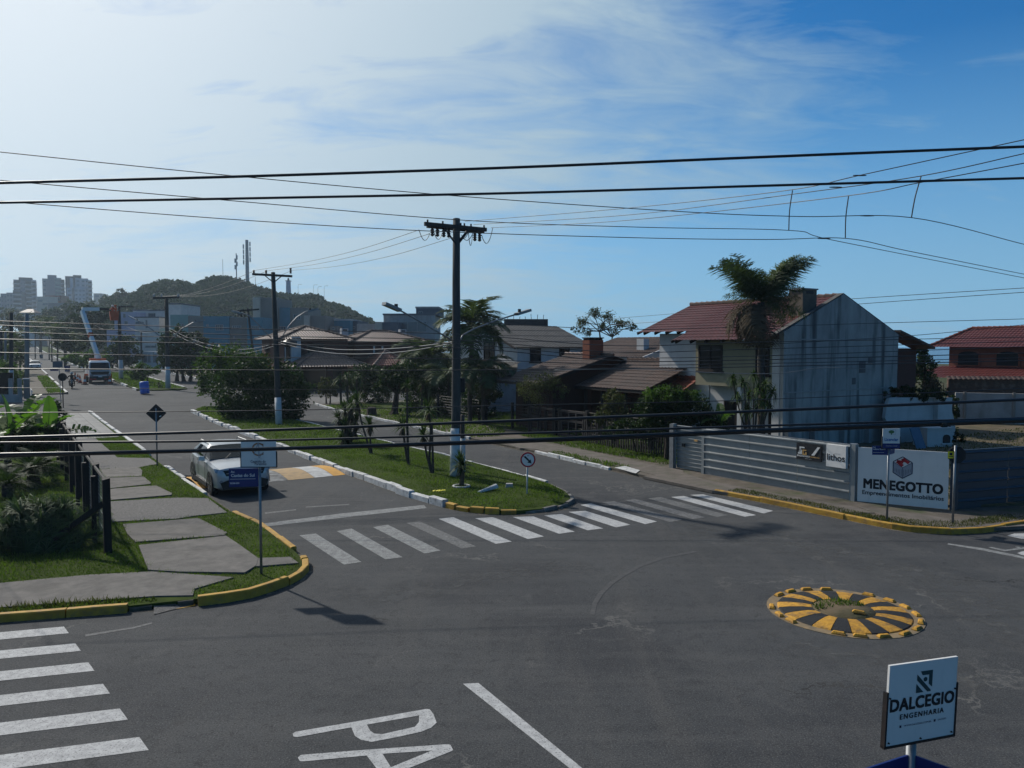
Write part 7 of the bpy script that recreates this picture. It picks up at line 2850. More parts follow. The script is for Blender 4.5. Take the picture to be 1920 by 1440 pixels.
def rosette_mesh(name, n=60, L=.5, w=.042, lo_=-.5, hi_=1.45, droop=.25, mat='leaf_yucca', seed=0):
    r = np.random.default_rng(seed)
    V_, F_ = [], []
    for i in range(n):
        az = r.uniform(0, 2 * np.pi)
        u_ = r.random()
        el = lo_ + (hi_ - lo_) * u_
        l = L * r.uniform(.75, 1.1) * (1 - .15 * abs(u_ - .5))
        dx = np.array([math.cos(az) * math.cos(el), math.sin(az) * math.cos(el), math.sin(el)])
        sd_ = np.array([-math.sin(az), math.cos(az), 0]) * w / 2
        p0 = dx * .02
        p1 = dx * l * .5
        p2 = dx * l + np.array([0, 0, -droop * l * math.cos(el) * r.uniform(.4, 1.5)])
        p1 = p1 + np.array([0, 0, .04 * l])
        k = len(V_)
        V_ += [p0 - sd_ * .7, p0 + sd_ * .7, p1 + sd_, p1 - sd_, p2 + sd_ * .08, p2 - sd_ * .08]
        F_ += [(k, k + 1, k + 2, k + 3), (k + 3, k + 2, k + 4, k + 5)]
    return np_mesh(name, np.array(V_), F_, M[mat])


RO = [rosette_mesh('leaf_rosette', 64, .48, .040, seed=i) for i in range(3)]
ROD = [rosette_mesh('leaf_rosette', 46, .42, .05, -.9, 1.4, .6, seed=10 + i) for i in range(2)]
ROA = [rosette_mesh('leaf_rosette', 34, .62, .034, .05, 1.35, .6, 'leaf_agave', seed=20 + i) for i in range(4)]
ROS = [rosette_mesh('dead_leaf_skirt', 30, .34, .035, -1.5, -.7, .2, 'leaf_dead', seed=40 + i) for i in range(2)]


def yucca(label, base, stems, heads, tr=.045, name='yucca', group=None, ros=None, skirt=True, cat='plant', bark='palm_trunk'):
    """stems: lists of points relative to base; heads: (point, scale)"""
    o = thing(name, label, cat, base, 0, group)
    for st in stems:
        mb = MB()
        pts = [Vector(p) for p in st]
        mb.tube(pts, [tr * .78 * (1.2 - .4 * i / max(1, len(pts) - 1)) for i in range(len(pts))], 7)
        mb.build('stem', M[bark], o)
    for i, (p, s) in enumerate(heads):
        h = link_mesh('leaf_rosette', (ros or RO)[i % len(ros or RO)], o)
        h.location = p
        h.rotation_euler = (rnd.uniform(-.25, .25), rnd.uniform(-.25, .25), rnd.uniform(0, 6))
        h.scale = (s,) * 3
        if skirt:
            h2 = link_mesh('dead_leaf_skirt', ROS[i % 2], o)
            h2.location = Vector(p) - Vector((0, 0, .04 * s))
            h2.scale = (s,) * 3
    return o


def banana_leaf_mesh(name, L=1.6, Wd=.30, bend=.9, torn=.0, seed=0, n=18, fold=.25, el0=0.0):
    r = np.random.default_rng(seed)
    x = z = 0.0
    pts, ths = [], []
    for i in range(n + 1):
        t = i / n
        th = el0 - bend * t ** 1.4
        pts.append((x, z))
        ths.append(th)
        x += math.cos(th) * L / n
        z += math.sin(th) * L / n
    V_, F_ = [], []
    for s in (-1, 1):
        for i in range(n):
            t0_, t1_ = i / n, (i + 1) / n
            w0 = Wd * max(0.02, math.sin(math.pi * min(1, max(0, (t0_ - .10) / .9)) ** .75)) ** .55 if t0_ > .1 else .012
            w1 = Wd * max(0.02, math.sin(math.pi * min(1, max(0, (t1_ - .10) / .9)) ** .75)) ** .55 if t1_ > .1 else .012
            dz = fold + (r.uniform(-.9, .2) if torn and r.random() < .8 else 0) * torn
            gap = .12 * torn * r.random()
            (x0, z0), (x1, z1) = pts[i], pts[i + 1]
            x1g, z1g = x0 + (x1 - x0) * (1 - gap * 2), z0 + (z1 - z0) * (1 - gap * 2)
            k = len(V_)
            sl = .25
            V_ += [(x0, 0, z0), (x1, 0, z1), (x1g + sl * w1, s * w1, z1g + w1 * dz), (x0 + sl * w0, s * w0, z0 + w0 * dz)]
            F_.append((k, k + 1, k + 2, k + 3))
    for i in range(n):                                   # midrib
        (x0, z0), (x1, z1) = pts[i], pts[i + 1]
        rr = .022 * (1 - .8 * i / n)
        k = len(V_)
        V_ += [(x0, -rr, z0 + .004), (x0, rr, z0 + .004), (x1, rr, z1 + .004), (x1, -rr, z1 + .004), (x0, 0, z0 - rr), (x1, 0, z1 - rr)]
        F_ += [(k, k + 1, k + 2, k + 3), (k, k + 3, k + 5, k + 4), (k + 1, k + 4, k + 5, k + 2)]
    return np_mesh(name, V_, F_, M['leaf_banana'])


# ---- island plants
GY = 'yuccas on the median'
b_ = G(652, 832, .17)
k = b_.y / F
rel = lambda x, y, bx, by, dy=0.0: Vector(((x - bx) * b_.y / F, dy, (by - y) * b_.y / F))
stems, heads = [], []
for (x, y, dy, s) in ((636, 785, .0, 1.0), (645, 768, .3, 1.0), (660, 760, -.2, 1.05), (668, 790, .2, 1.0), (652, 800, -.4, 1.1), (640, 808, .4, 1.0), (664, 812, .5, 1.05), (655, 780, .6, 1.05), (646, 822, -.5, .9), (660, 828, -.3, .85)):
    p = rel(x, y, 652, 832, dy)
    stems.append([(rnd.uniform(-.12, .12), dy * .5, -.1), p * .5 + Vector((rnd.uniform(-.06, .06), 0, 0)), p])
    heads.append((p, s * 1.25))
yucca('dense clump of many yucca stems beside the far side of the island', b_, stems, heads, .08, group=GY)
b_ = G(696, 851, .17)
yucca('yucca with two leaning slender stems in the middle of the island', b_, [[(0, 0, -.1), rel(688, 825, 696, 851), rel(678, 790, 696, 851), rel(672, 756, 696, 851)], [(.02, .1, -.1), rel(694, 828, 696, 851, .1), rel(693, 800, 696, 851, .1)]], [(rel(672, 754, 696, 851), 1.35), (rel(693, 797, 696, 851, .1), 1.25)], .05, group=GY)
b_ = G(766, 872, .18)
yucca('tall thin stemmed yucca pair left of the pole, one bare stem rising high', b_, [[(0, 0, -.1), rel(765, 840, 766, 872), rel(764, 790, 766, 872), rel(764, 735, 766, 872)], [(0, .1, -.1), rel(760, 845, 766, 872, .1), rel(755, 805, 766, 872, .1)]], [(rel(755, 800, 766, 872, .1), 1.2), (rel(764, 722, 766, 872), .8)], .06, group=GY)
b_ = G(810, 887, .18)
yucca('yucca with three forked stems just left of the whitewashed pole', b_, [[(0, 0, -.1), rel(805, 860, 810, 887), rel(808, 810, 810, 887), rel(806, 772, 810, 887)], [(0, .1, -.1), rel(800, 855, 810, 887, .1), rel(794, 822, 810, 887, .1)], [(.05, -.1, -.1), rel(812, 850, 810, 887, -.1), rel(811, 795, 810, 887, -.1)]], [(rel(806, 768, 810, 887), 1.3), (rel(794, 816, 810, 887, .1), 1.15)], .055, group=GY)
b_ = G(865, 912, .18)
yucca('short bushy yucca with shaggy trunk inside the white ring', b_, [[(0, 0, -.1), (.02, 0, .25), (0, 0, .60)]], [((0, 0, .72), 1.15), ((.02, .05, .60), .95)], .095, group=GY, bark='leaf_dead')

# ---- shrubs and trees
tree('big dense dark shrub around the second wooden pole on the island', 48.5, (500, 797), [(455, 738, 58, 52), (520, 748, 58, 50), (482, 702, 58, 34), (540, 722, 36, 42), (500, 775, 66, 22), (430, 760, 30, 26)], 15000, .23, 'leaf_dark', 'large_shrub', [[(480, 798), (478, 760)], [(515, 797), (520, 760)]], .10, None, 'shrub', .24, depth=.8, limbs=False)
tree('lighter leafed leaning tree at the far tip of the island', 58, (437, 772), [(402, 690, 36, 36), (440, 675, 44, 32), (400, 728, 28, 22), (470, 690, 34, 26), (425, 712, 30, 26)], 7000, .24, 'leaf_mid', 'tree', [[(437, 773), (424, 752), (410, 735), (405, 715)]], .16, spread=.26)
tree('low tree with rusty tinted top behind the leaning tree', 66, (474, 720), [(455, 676, 26, 12), (485, 675, 22, 13), (472, 690, 36, 18)], 2600, .26, 'leaf_rust', tr=.1)
GM = 'dark trees along the right carriageway'
tree('dark spreading tree with three trunks right of the third pole', 94, (343, 725), [(330, 652, 34, 30), (350, 682, 44, 22), (308, 668, 26, 20), (368, 640, 26, 22), (388, 668, 24, 26), (330, 628, 24, 14)], 6500, .42, 'leaf_dark', 'tree', [[(332, 722), (333, 690)], [(345, 725), (341, 692)], [(357, 728), (360, 695)]], .22, GM, spread=.24)
tree('dark tree behind the bucket pole beside the white houses', 125, (232, 690), [(232, 650, 24, 20), (212, 662, 18, 16), (245, 668, 18, 14), (226, 676, 26, 12)], 3200, .5, 'leaf_dark', group=GM, tr=.2)
tree('broad dark tree mass behind the raised boom', 170, (170, 655), [(150, 590, 22, 16), (178, 585, 28, 16), (198, 606, 22, 20), (160, 620, 34, 22), (188, 632, 30, 18), (135, 610, 18, 18)], 5200, .75, 'leaf_dark', group=GM, tr=.3)
tree('rounded green bush on the second median behind the truck', 120, (160, 690), [(150, 672, 24, 12), (178, 668, 18, 14), (195, 672, 14, 12), (132, 674, 14, 8)], 2600, .45, 'leaf_mid', name='bush', group=GM, tr=.15)
tree('dark green tree at the left of the truck on the third median', 135, (122, 668), [(120, 640, 18, 14), (140, 648, 18, 12), (112, 628, 13, 12)], 2000, .5, 'leaf_olive', group=GM, tr=.2)
tree('feathery small tree beside the blue barrel', 84, (268, 719), [(250, 698, 16, 10), (268, 692, 18, 10), (288, 696, 16, 9), (266, 704, 22, 8)], 1700, .26, 'leaf_mid', 'tree', [[(268, 720), (267, 708)], [(275, 719), (278, 702)]], .09, spread=.34, shell=.3)
b_ = G(298, 727, .12)
yucca('low dark spiky plant on the second median lawn', b_, [[(0, 0, -.1), (0, 0, .2)]], [((0, 0, .3), 1.5)], .12, 'spiky_plant', ros=ROD, skirt=False)
GL = 'hazy trees along the far avenue'
for lab, D, base, bl, n, mt in (
        ('hazy tree left of the pale concrete pole', 230, (28, 640), [(20, 600, 22, 14), (38, 606, 16, 14), (10, 615, 20, 16)], 2200, 'leaf_olive'),
        ('hazy tree right of the pale concrete pole', 250, (75, 640), [(66, 600, 16, 13), (84, 606, 18, 14), (75, 618, 20, 10)], 2000, 'leaf_olive'),
        ('dark tree under the white apartment tower', 300, (105, 620), [(98, 588, 20, 12), (118, 582, 18, 12), (110, 598, 24, 12)], 2200, 'leaf_dark'),
        ('dark rounded tree under the middle tower', 330, (140, 600), [(135, 576, 18, 12), (158, 572, 20, 12), (148, 584, 24, 10)], 2000, 'leaf_dark'),
        ('dark tree on the skyline between towers and hill', 360, (196, 600), [(188, 572, 16, 10), (202, 566, 12, 12), (195, 582, 22, 12)], 1600, 'leaf_dark'),
        ('loose tree at the left foot of the hill', 330, (222, 590), [(213, 556, 9, 8), (222, 550, 10, 9), (230, 560, 12, 12)], 1000, 'leaf_olive'),
        ('low dark tree at the far left edge under the towers', 380, (8, 600), [(2, 585, 20, 9), (26, 588, 20, 8), (50, 590, 14, 7)], 1500, 'leaf_dark'),
        ('pale green tree at the left edge behind the dark glazed kiosk', 110, (-6, 735), [(-14, 640, 26, 34), (6, 665, 22, 30), (-10, 700, 28, 24)], 2600, 'leaf_olive'),
        ('low shrubs at the left edge beyond the second street', 96, (30, 730), [(34, 705, 14, 12), (18, 712, 14, 14), (44, 715, 10, 10)], 1500, 'leaf_mid'),
        ('dark unclipped hedge along the far left verge behind the poles', 92, (10, 735), [(-14, 690, 24, 30), (12, 685, 20, 30), (33, 694, 15, 24), (40, 676, 10, 16), (0, 662, 24, 18)], 4200, 'leaf_dark'),
        ('leafy tree at the far left beyond the banana plants', 52, (-70, 760), [(-75, 640, 60, 60), (-40, 690, 40, 40), (-110, 690, 40, 40)], 3200, 'leaf_mid'),
        ('green tree behind the left dark pole', 150, (14, 690), [(12, 640, 16, 18), (28, 650, 12, 14), (4, 660, 14, 16)], 1600, 'leaf_mid'),
        ('green tree behind the white car pole', 160, (40, 690), [(38, 640, 12, 14), (46, 655, 10, 12), (34, 668, 12, 10)], 1400, 'leaf_olive')):
    tree(lab, D, base, bl, n, .0030 * D, mt, group=GL, tr=.0013 * D, spread=.28)
GP2 = 'slender palms along the avenue medians'
for i, (px_, yb, yt, D, L) in enumerate(((66, 672, 612, 190, 2.6), (78, 662, 606, 230, 2.8), (92, 668, 604, 180, 2.6), (97, 676, 620, 165, 2.2), (108, 690, 618, 135, 2.2), (124, 684, 634, 150, 2.3), (139, 676, 636, 150, 2.2), (30, 708, 634, 110, 1.9), (38, 715, 652, 105, 1.7))):
    b_ = P(px_, yb, D)
    b_.z = gz(b_.x, b_.y)
    palm(('thin palm farthest along the avenue', 'second thin palm from the far end of the avenue', 'thin palm left of the dark median bush', 'short thin palm close to the dark median bush', 'thick trunked palm with a pale foot on the third median', 'palm between the white car and the truck boom', 'palm just left of the truck boom', 'thin palm just left of the white oncoming car', 'short thin palm by the left verge before the white car')[i], b_, P(px_, yt, D), L, 12, 'far', .14, group=GP2)
tree('clipped dark hedge tree at the left before the second street', 70, (14, 745), [(14, 700, 22, 26), (28, 722, 16, 22), (2, 725, 18, 24)], 2600, .26, 'leaf_mid', tr=.12)

GH2 = 'garden trees before the brick houses'
tree('round olive bush on thin trunks left of the tree stump', 62, (614, 768), [(612, 722, 17, 14), (622, 732, 15, 12), (604, 734, 12, 10)], 1900, .17, 'leaf_olive', 'tree', [[(612, 768), (611, 735)], [(619, 768), (620, 738)]], .06, GH2)
tree('dark broad bush before the left brick porch', 63, (690, 768), [(680, 712, 28, 26), (715, 722, 30, 30), (700, 695, 20, 14), (668, 735, 22, 20), (705, 745, 30, 18)], 5200, .2, 'leaf_dark', 'bush', None, .1, GH2, 'bush')
tree('dark tree with stout trunk beside the stump', 52, (738, 788), [(735, 704, 26, 20), (765, 700, 28, 22), (720, 720, 20, 16), (752, 722, 24, 14)], 4200, .18, 'leaf_dark', 'tree', [[(738, 789), (740, 770), (744, 738)]], .34, GH2)
tree('tall dark shrubbery left of the tall pole', 55, (800, 782), [(800, 715, 34, 34), (785, 745, 28, 26), (828, 745, 22, 30), (815, 700, 26, 18)], 6500, .19, 'leaf_dark', 'bush', None, .1, GH2, 'bush')
tree('pale leaved shrub with white flowers of light beneath the palms', 54, (775, 790), [(775, 768, 14, 12), (795, 775, 16, 10), (760, 772, 12, 8)], 1500, .2, 'leaf_mid', 'bush', None, .06, GH2, 'bush')
tree('grey green bush low behind the kerb left of the pole', 51, (830, 790), [(832, 770, 20, 15), (845, 752, 12, 18), (815, 778, 14, 10)], 2200, .18, 'leaf_olive', 'bush', None, .06, GH2, 'bush')
tree('dark shrub filling the garden right of the tall pole', 47, (900, 790), [(893, 745, 24, 28), (915, 760, 22, 22), (880, 765, 16, 22), (930, 735, 14, 14)], 3600, .17, 'leaf_dark', 'bush', None, .08, GH2, 'bush')
tree('thin twiggy tree in front of the brown roofed house', 40, (1015, 800), [(1020, 716, 34, 20), (985, 722, 26, 20), (1045, 730, 22, 18), (1005, 742, 30, 16)], 3200, .09, 'leaf_olive', 'tree', [[(1015, 802), (1012, 765), (1008, 740)], [(1022, 802), (1028, 745)]], .06, None, 'tree', .34, shell=.2)
tree('open wind shaped tree on the skyline behind the brick chimney', 75, (1128, 668), [(1090, 602, 14, 12), (1112, 588, 17, 10), (1140, 596, 16, 12), (1166, 606, 18, 10), (1186, 614, 13, 7), (1100, 622, 12, 9), (1150, 620, 12, 8), (1128, 612, 10, 9), (1080, 618, 9, 7)], 3600, .17, 'leaf_olive', 'tree', [[(1128, 668), (1126, 640), (1124, 622)], [(1136, 668), (1148, 632)]], .14, spread=.36, shell=.15, per=22)
tree('round dark green tree before the red porch roof', 31, (1250, 842), [(1255, 752, 52, 24), (1222, 768, 32, 24), (1294, 766, 36, 26), (1255, 786, 56, 22), (1318, 782, 16, 14)], 13000, .105, 'leaf_dark', 'tree', [[(1250, 844), (1252, 815), (1248, 790)], [(1258, 843), (1272, 800)]], .10, spread=.24, extra=('leaf_mid', [(1240, 740, 42, 12), (1285, 745, 34, 12)], 2600))
tree('grey green bush behind the right gate post', 36, (1150, 828), [(1150, 752, 18, 24), (1138, 780, 22, 22), (1168, 785, 20, 18), (1120, 790, 14, 14)], 3600, .12, 'leaf_olive', 'bush', None, .06, None, 'bush', .3)
tree('low creeper mass over the paling stakes', 33, (1195, 842), [(1180, 800, 26, 18), (1215, 806, 26, 16), (1150, 812, 20, 12), (1240, 812, 16, 12)], 4200, .11, 'leaf_dark', 'bush', None, .04, None, 'bush', .3)
tree('leafy bush between the round tree and the hoarding gate', 31, (1335, 830), [(1335, 790, 20, 20), (1352, 800, 16, 16), (1318, 805, 14, 14)], 2600, .12, 'leaf_dark', 'bush', None, .05, None, 'bush', .3)
tree('dark tree between the gable house and the terracotta house', 50, (1728, 780), [(1718, 680, 14, 26), (1735, 690, 14, 30), (1724, 655, 12, 14), (1745, 725, 14, 24), (1706, 720, 14, 18)], 4200, .2, 'leaf_dark', tr=.14)
tree('creeping ivy along the top of the broken white wall', 36.6, (1690, 838), [(1672, 736, 16, 9), (1695, 734, 18, 10), (1720, 736, 18, 10), (1745, 738, 18, 9), (1765, 744, 14, 9), (1660, 748, 6, 12), (1710, 748, 30, 5)], 4200, .11, 'leaf_dark', 'ivy', [[(1690, 745), (1720, 742)]], .03, None, 'creeper', .3, limbs=False, depth=.5)
tree('dark weeds hanging at the broken end of the white wall', 38.5, (1788, 820), [(1788, 760, 8, 20), (1794, 785, 7, 18), (1786, 812, 9, 14)], 1600, .12, 'leaf_dark', 'bush', None, .03, None, 'bush', .3, depth=.7)
tree('small dark bush beside the barbecue', 36.5, (1795, 835), [(1797, 822, 10, 12)], 700, .1, 'leaf_dark', 'bush', None, .03, None, 'bush')
tree('bare twiggy bush with dry stems above the ivy', 40, (1760, 780), [(1752, 722, 14, 14), (1768, 730, 12, 12), (1738, 730, 10, 10)], 700, .12, 'leaf_dead', 'bush', [[(1752, 770), (1748, 715)], [(1762, 770), (1770, 718)], [(1745, 770), (1735, 722)]], .025, None, 'bush', .4, shell=.2)

# ---- palms
b_ = Vector((P(1431, 700, 31).x, 31, .1))
top = P(1428, 567, 31)
cus = []
for i in range(10):
    cus.append((math.pi + rnd.uniform(-.6, .6), rnd.uniform(.85, 1.25), rnd.uniform(.95, 1.15)))
for i in range(11):
    cus.append((rnd.uniform(-.6, .6), rnd.uniform(.85, 1.25), rnd.uniform(.95, 1.2)))
for i in range(7):
    cus.append((rnd.uniform(0, 6.28), rnd.uniform(1.1, 1.5), rnd.uniform(.5, .7)))
for i in range(6):
    cus.append((math.pi + rnd.uniform(-.7, .7), rnd.uniform(.3, .9), rnd.uniform(.55, .8)))
for i in range(6):
    cus.append((rnd.uniform(-.7, .7), rnd.uniform(.2, .85), rnd.uniform(.5, .8)))
for i in range(5):
    cus.append((rnd.uniform(-.9, .5), rnd.uniform(-.5, .2), rnd.uniform(.6, .85)))
palm('tall palm with upswept bushy crown and brown dead fronds before the gable house', b_, top, 2.25, 0, 'stiff', .145, custom=cus, dead=16, bulge=1.15, taper=.95, dead_range=(2.2, 4.6))
b_ = Vector((P(880, 700, 46).x, 46, .1))
palm('feathery palm just right of the tall pole', b_, P(884, 612, 46), 2.5, 24, 'queen', .14, els=(-.35, 1.35))
b_ = Vector((P(806, 700, 56).x, 56, .1))
palm('arching palm with drooping fronds left of the tall pole', b_, P(806, 672, 56), 2.9, 18, 'queen', .13, els=(-.2, 1.2))
b_ = Vector((P(842, 700, 52).x, 52, .1))
palm('low palm against the tall pole on its left', b_, P(842, 705, 52), 2.3, 14, 'queen', .12, els=(-.3, 1.0))
b_ = Vector((P(906, 700, 45).x, 45, .1))
palm('short palm with drooping fronds before the white gabled house', b_, P(905, 690, 45), 2.2, 13, 'queen', .13, els=(-.4, .9), dead=5)
b_ = P(768, 782, 51)
b_.z = .1
yucca('pale strap leaved clump at the foot of the dark shrubbery', b_, [[(0, 0, -.1), (0, 0, .1)]], [((0, 0, .15), 1.6), ((.5, .2, .12), 1.3)], .1, 'strap_leaf_clump', ros=ROA, skirt=False)
# old split trunks left of the dark tree
for i, (px_, yb, yt) in enumerate(((640, 765, 712), (652, 766, 706), (668, 766, 708), (790, 790, 722), (797, 790, 735))):
    b_ = P(px_, yb, 60 if i < 3 else 52)
    b_.z = .1
    t_ = P(px_ + rnd.uniform(-3, 3), yt, b_.y) - b_
    yucca(('grey trunked garden dracaena, left of three', 'grey trunked garden dracaena, middle of three', 'grey trunked garden dracaena, right of three', 'slender dracaena before the palm fronds', 'second slender dracaena by the palm fronds')[i], b_, [[(0, 0, -.1), t_ * .5, t_]], [(t_, 1.6), (t_ * .8 + Vector((.25, 0, 0)), 1.2)], .11, 'dracaena', 'dracaenas in the garden', ros=ROD)
# dracaena cluster before the house
b_ = P(1412, 830, 30.2)
b_.z = .12
heads, stems = [], []
rl = lambda x, y, dy=0: P(x, y, 30.2 + dy) - b_
for (x, y, dy, s) in ((1374, 712, .2, .85), (1394, 716, -.2, .9), (1414, 706, .1, .9), (1436, 722, .3, 1.0), (1446, 738, -.1, .95), (1382, 745, .1, .85), (1404, 742, .4, 1.0), (1430, 752, -.3, 1.0), (1418, 770, .2, .95), (1440, 764, .4, .9), (1400, 768, -.2, .85), (1422, 732, 0, 1.0)):
    p = rl(x, y, dy)
    stems.append([(rnd.uniform(-.15, .15), dy * .3, -.1), (p.x * .35, dy * .5, p.z * .4), (p.x * .8, dy, p.z * .75), p])
    heads.append((p, s * 1.12))
yucca('many headed dracaena with crooked stems before the beige wall', b_, stems, heads, .035, 'dracaena', ros=ROD, skirt=False)
b_ = P(1352, 800, 30.6)
b_.z = .12
LFB = [banana_leaf_mesh('leaf', 1.2, .17, 1.2, .5, s_) for s_ in (1, 2)]
o = thing('banana_plant', 'young torn banana plant left of the many headed dracaena', 'plant', b_)
mb = MB()
mb.tube([(0, 0, -.1), (0, 0, 1.0), (.03, 0, 1.6)], [.08, .06, .035], 7)
mb.build('stem', M['leaf_banana'], o)
for i, (az, e, s) in enumerate(((2.6, .9, 1.1), (.4, .8, 1.0), (1.4, 1.2, 1.0), (3.6, .5, .9), (5.0, .9, .9))):
    f = link_mesh('leaf', LFB[i % 2], o)
    f.location, f.rotation_euler, f.scale = (0, 0, 1.5), (0, -e, az), (s,) * 3
# strap leaved agaves before the paling fence
for i, (px_, py_, s) in enumerate(((1238, 840, 1.35), (1262, 846, 1.1), (1205, 842, 1.0))):
    b_ = G(px_, py_, .12)
    yucca(('large agave clump under the round tree', 'agave clump beside the hoarding gate', 'small agave clump by the paling stakes')[i], b_, [[(0, 0, -.1), (0, 0, .1)]], [((0, 0, .1), s), ((.25, .1, .1), s * .8), ((-.25, .0, .1), s * .75)], .06, 'agave', 'agaves at the fence foot', ros=ROA, skirt=False)

# ---- left garden
b_ = G(84, 1022, .1)
SB_ = thing('spiky_bush', 'large dense bush of grey green strap leaves behind the corner fence', 'bush', b_)
k = b_.y / F
for i in range(84):
    a = rnd.uniform(0, 2 * math.pi)
    e = rnd.uniform(-.1, 1.45)
    c = Vector((1.16 * math.cos(a) * math.cos(e), .85 * math.sin(a) * math.cos(e), .12 + .92 * math.sin(e))) * rnd.uniform(.72, 1.04)
    h = link_mesh('leaf_rosette', ROA[i % 4], SB_)
    h.location = c
    out_ = Vector((c.x, c.y, c.z + .35)).normalized()
    h.rotation_euler = Vector((0, 0, 1)).rotation_difference(out_).to_euler()
    h.scale = (rnd.uniform(.62, .95),) * 3
mb = MB()
mb.lathe([(.75, 0), (.7, .35), (.4, .6), (.1, .7)], n=12)
mb.build('inner_stems', M['leaf_dark'], SB_)
b_ = P(62, 880, 25.5)
b_.z = .1
cus = [(2.4 * i, 1.1 - 1.25 * (i / 34), rnd.uniform(.8, 1.1)) for i in range(34)]
palm('dark cycad with drooping fronds on the lawn behind the fence', b_, b_ + Vector((0, 0, .45)), 1.45, 0, 'cycad', .2, custom=cus, name='cycad', cat='plant')
b_ = P(12, 868, 23.5)
b_.z = .1
cus = [(2.4 * i, 1.1 - 1.25 * (i / 22), rnd.uniform(.8, 1.1)) for i in range(22)]
palm('second dark cycad at the left edge of the lawn', b_, b_ + Vector((0, 0, .35)), 1.2, 0, 'cycad', .16, custom=cus, name='cycad', cat='plant')
BL = [banana_leaf_mesh('leaf', 1.75, .33, .35, .0, 1), banana_leaf_mesh('leaf', 1.7, .28, 1.1, .6, 2), banana_leaf_mesh('leaf', 1.8, .26, .9, 1.0, 3), banana_leaf_mesh('leaf', 1.6, .26, 1.6, .7, 4)]
def banana(label, base, h, leaves):
    o = thing('banana_plant', label, 'plant', base, 0, 'banana plants behind the left fence')
    mb = MB()
    mb.tube([(0, 0, -.1), (0, 0, h * .5), (.04, 0, h)], [.14, .11, .07], 8)
    mb.build('stem', M['bark'], o)
    for (v, az, e, s, roll) in leaves:
        f = link_mesh('leaf', BL[v], o)
        f.location, f.rotation_euler, f.scale = (.03, 0, h - .05), (roll, -e, az), (s,) * 3
    return o


b_ = P(88, 840, 30)
b_.z = .1
banana('banana plant with one upright sunlit leaf and a torn leaf over the pavement', b_, 1.15, [(0, 1.2, 1.42, .92, 1.45), (2, .15, .38, 1.0, .5), (1, 2.6, 1.0, 1.0, .3), (3, 3.4, .8, .9, -.3), (3, 4.6, .9, .9, .2), (1, .9, 1.05, .75, -.6), (2, 5.3, .7, .8, .3)])
b_ = P(14, 840, 29)
b_.z = .1
banana('banana plant with broad sunlit leaf at the left edge', b_, 1.25, [(0, 2.0, 1.35, .95, 1.5), (1, 3.3, .9, .9, .3), (3, 1.0, .8, .85, .2), (1, .2, 1.0, 1.0, -.2), (3, 5.0, .6, .9, .1)])
b_ = P(48, 838, 31)
b_.z = .1
banana('banana plant with dark arching torn leaves between the sunlit two', b_, 1.55, [(3, 2.7, 1.0, 1.05, .2), (1, .3, 1.1, 1.0, -.3), (1, 1.5, 1.25, .95, .1), (3, 4.2, .7, .9, .2), (2, 3.6, .6, .9, .3), (3, .8, .7, .9, 0)])
tree('dark hedge foliage under the banana plants along the fence', 29.5, (60, 855), [(25, 815, 38, 20), (70, 818, 34, 22), (98, 826, 16, 22), (0, 835, 30, 22), (50, 838, 40, 14)], 7000, .15, 'leaf_dark', 'hedge', None, .05, None, 'hedge', .28, limbs=False)
tree('spiky dark foliage behind the upright banana leaf', 34, (108, 800), [(104, 765, 12, 12), (112, 778, 12, 12)], 1400, .17, 'leaf_dark', 'bush', None, .05, None, 'bush', .3, aspect=.25)

# ------------------------------------------------------------------ vehicles
def wheel(parent, x, y, r=.335, w=.22, rim_r=.23, name='wheel'):
    s = 1 if x > 0 else -1
    Mx = Matrix.Rotation(R(90), 4, 'Y')
    mb = MB()
    mb.lathe([(r * .72, -w / 2), (r * .95, -w / 2), (r, -w * .36), (r, w * .36), (r * .95, w / 2), (r * .72, w / 2)], (x, y, r), 24, Mx)
    wh = mb.build(name, M['tyre'], parent, smooth=False)
    mb = MB()
    mb.lathe([(.02, w * .30), (rim_r * .25, w * .34), (rim_r * .3, w * .2), (rim_r, w * .2), (rim_r * 1.02, w * .47), (rim_r * 1.06, w * .47)], (x, y, r), 20, Matrix.Rotation(R(90) * s, 4, 'Y'))
    mb.build('rim', M['plastic'], wh)
    mb = MB()
    for i in range(5):
        a = 2 * math.pi * i / 5 + .3
        for da in (-.16, .16):
            c = Vector((x + s * w * .40, y + math.cos(a + da) * rim_r * .58, r + math.sin(a + da) * rim_r * .58))
            mb.beam(Vector((x + s * w * .42, y + .03 * math.cos(a), r + .03 * math.sin(a))), Vector((x + s * w * .46, y + math.cos(a + da) * rim_r, r + math.sin(a + da) * rim_r)), .045, .02)
    mb.build('spoke', M['rim'], wh)
    return wh


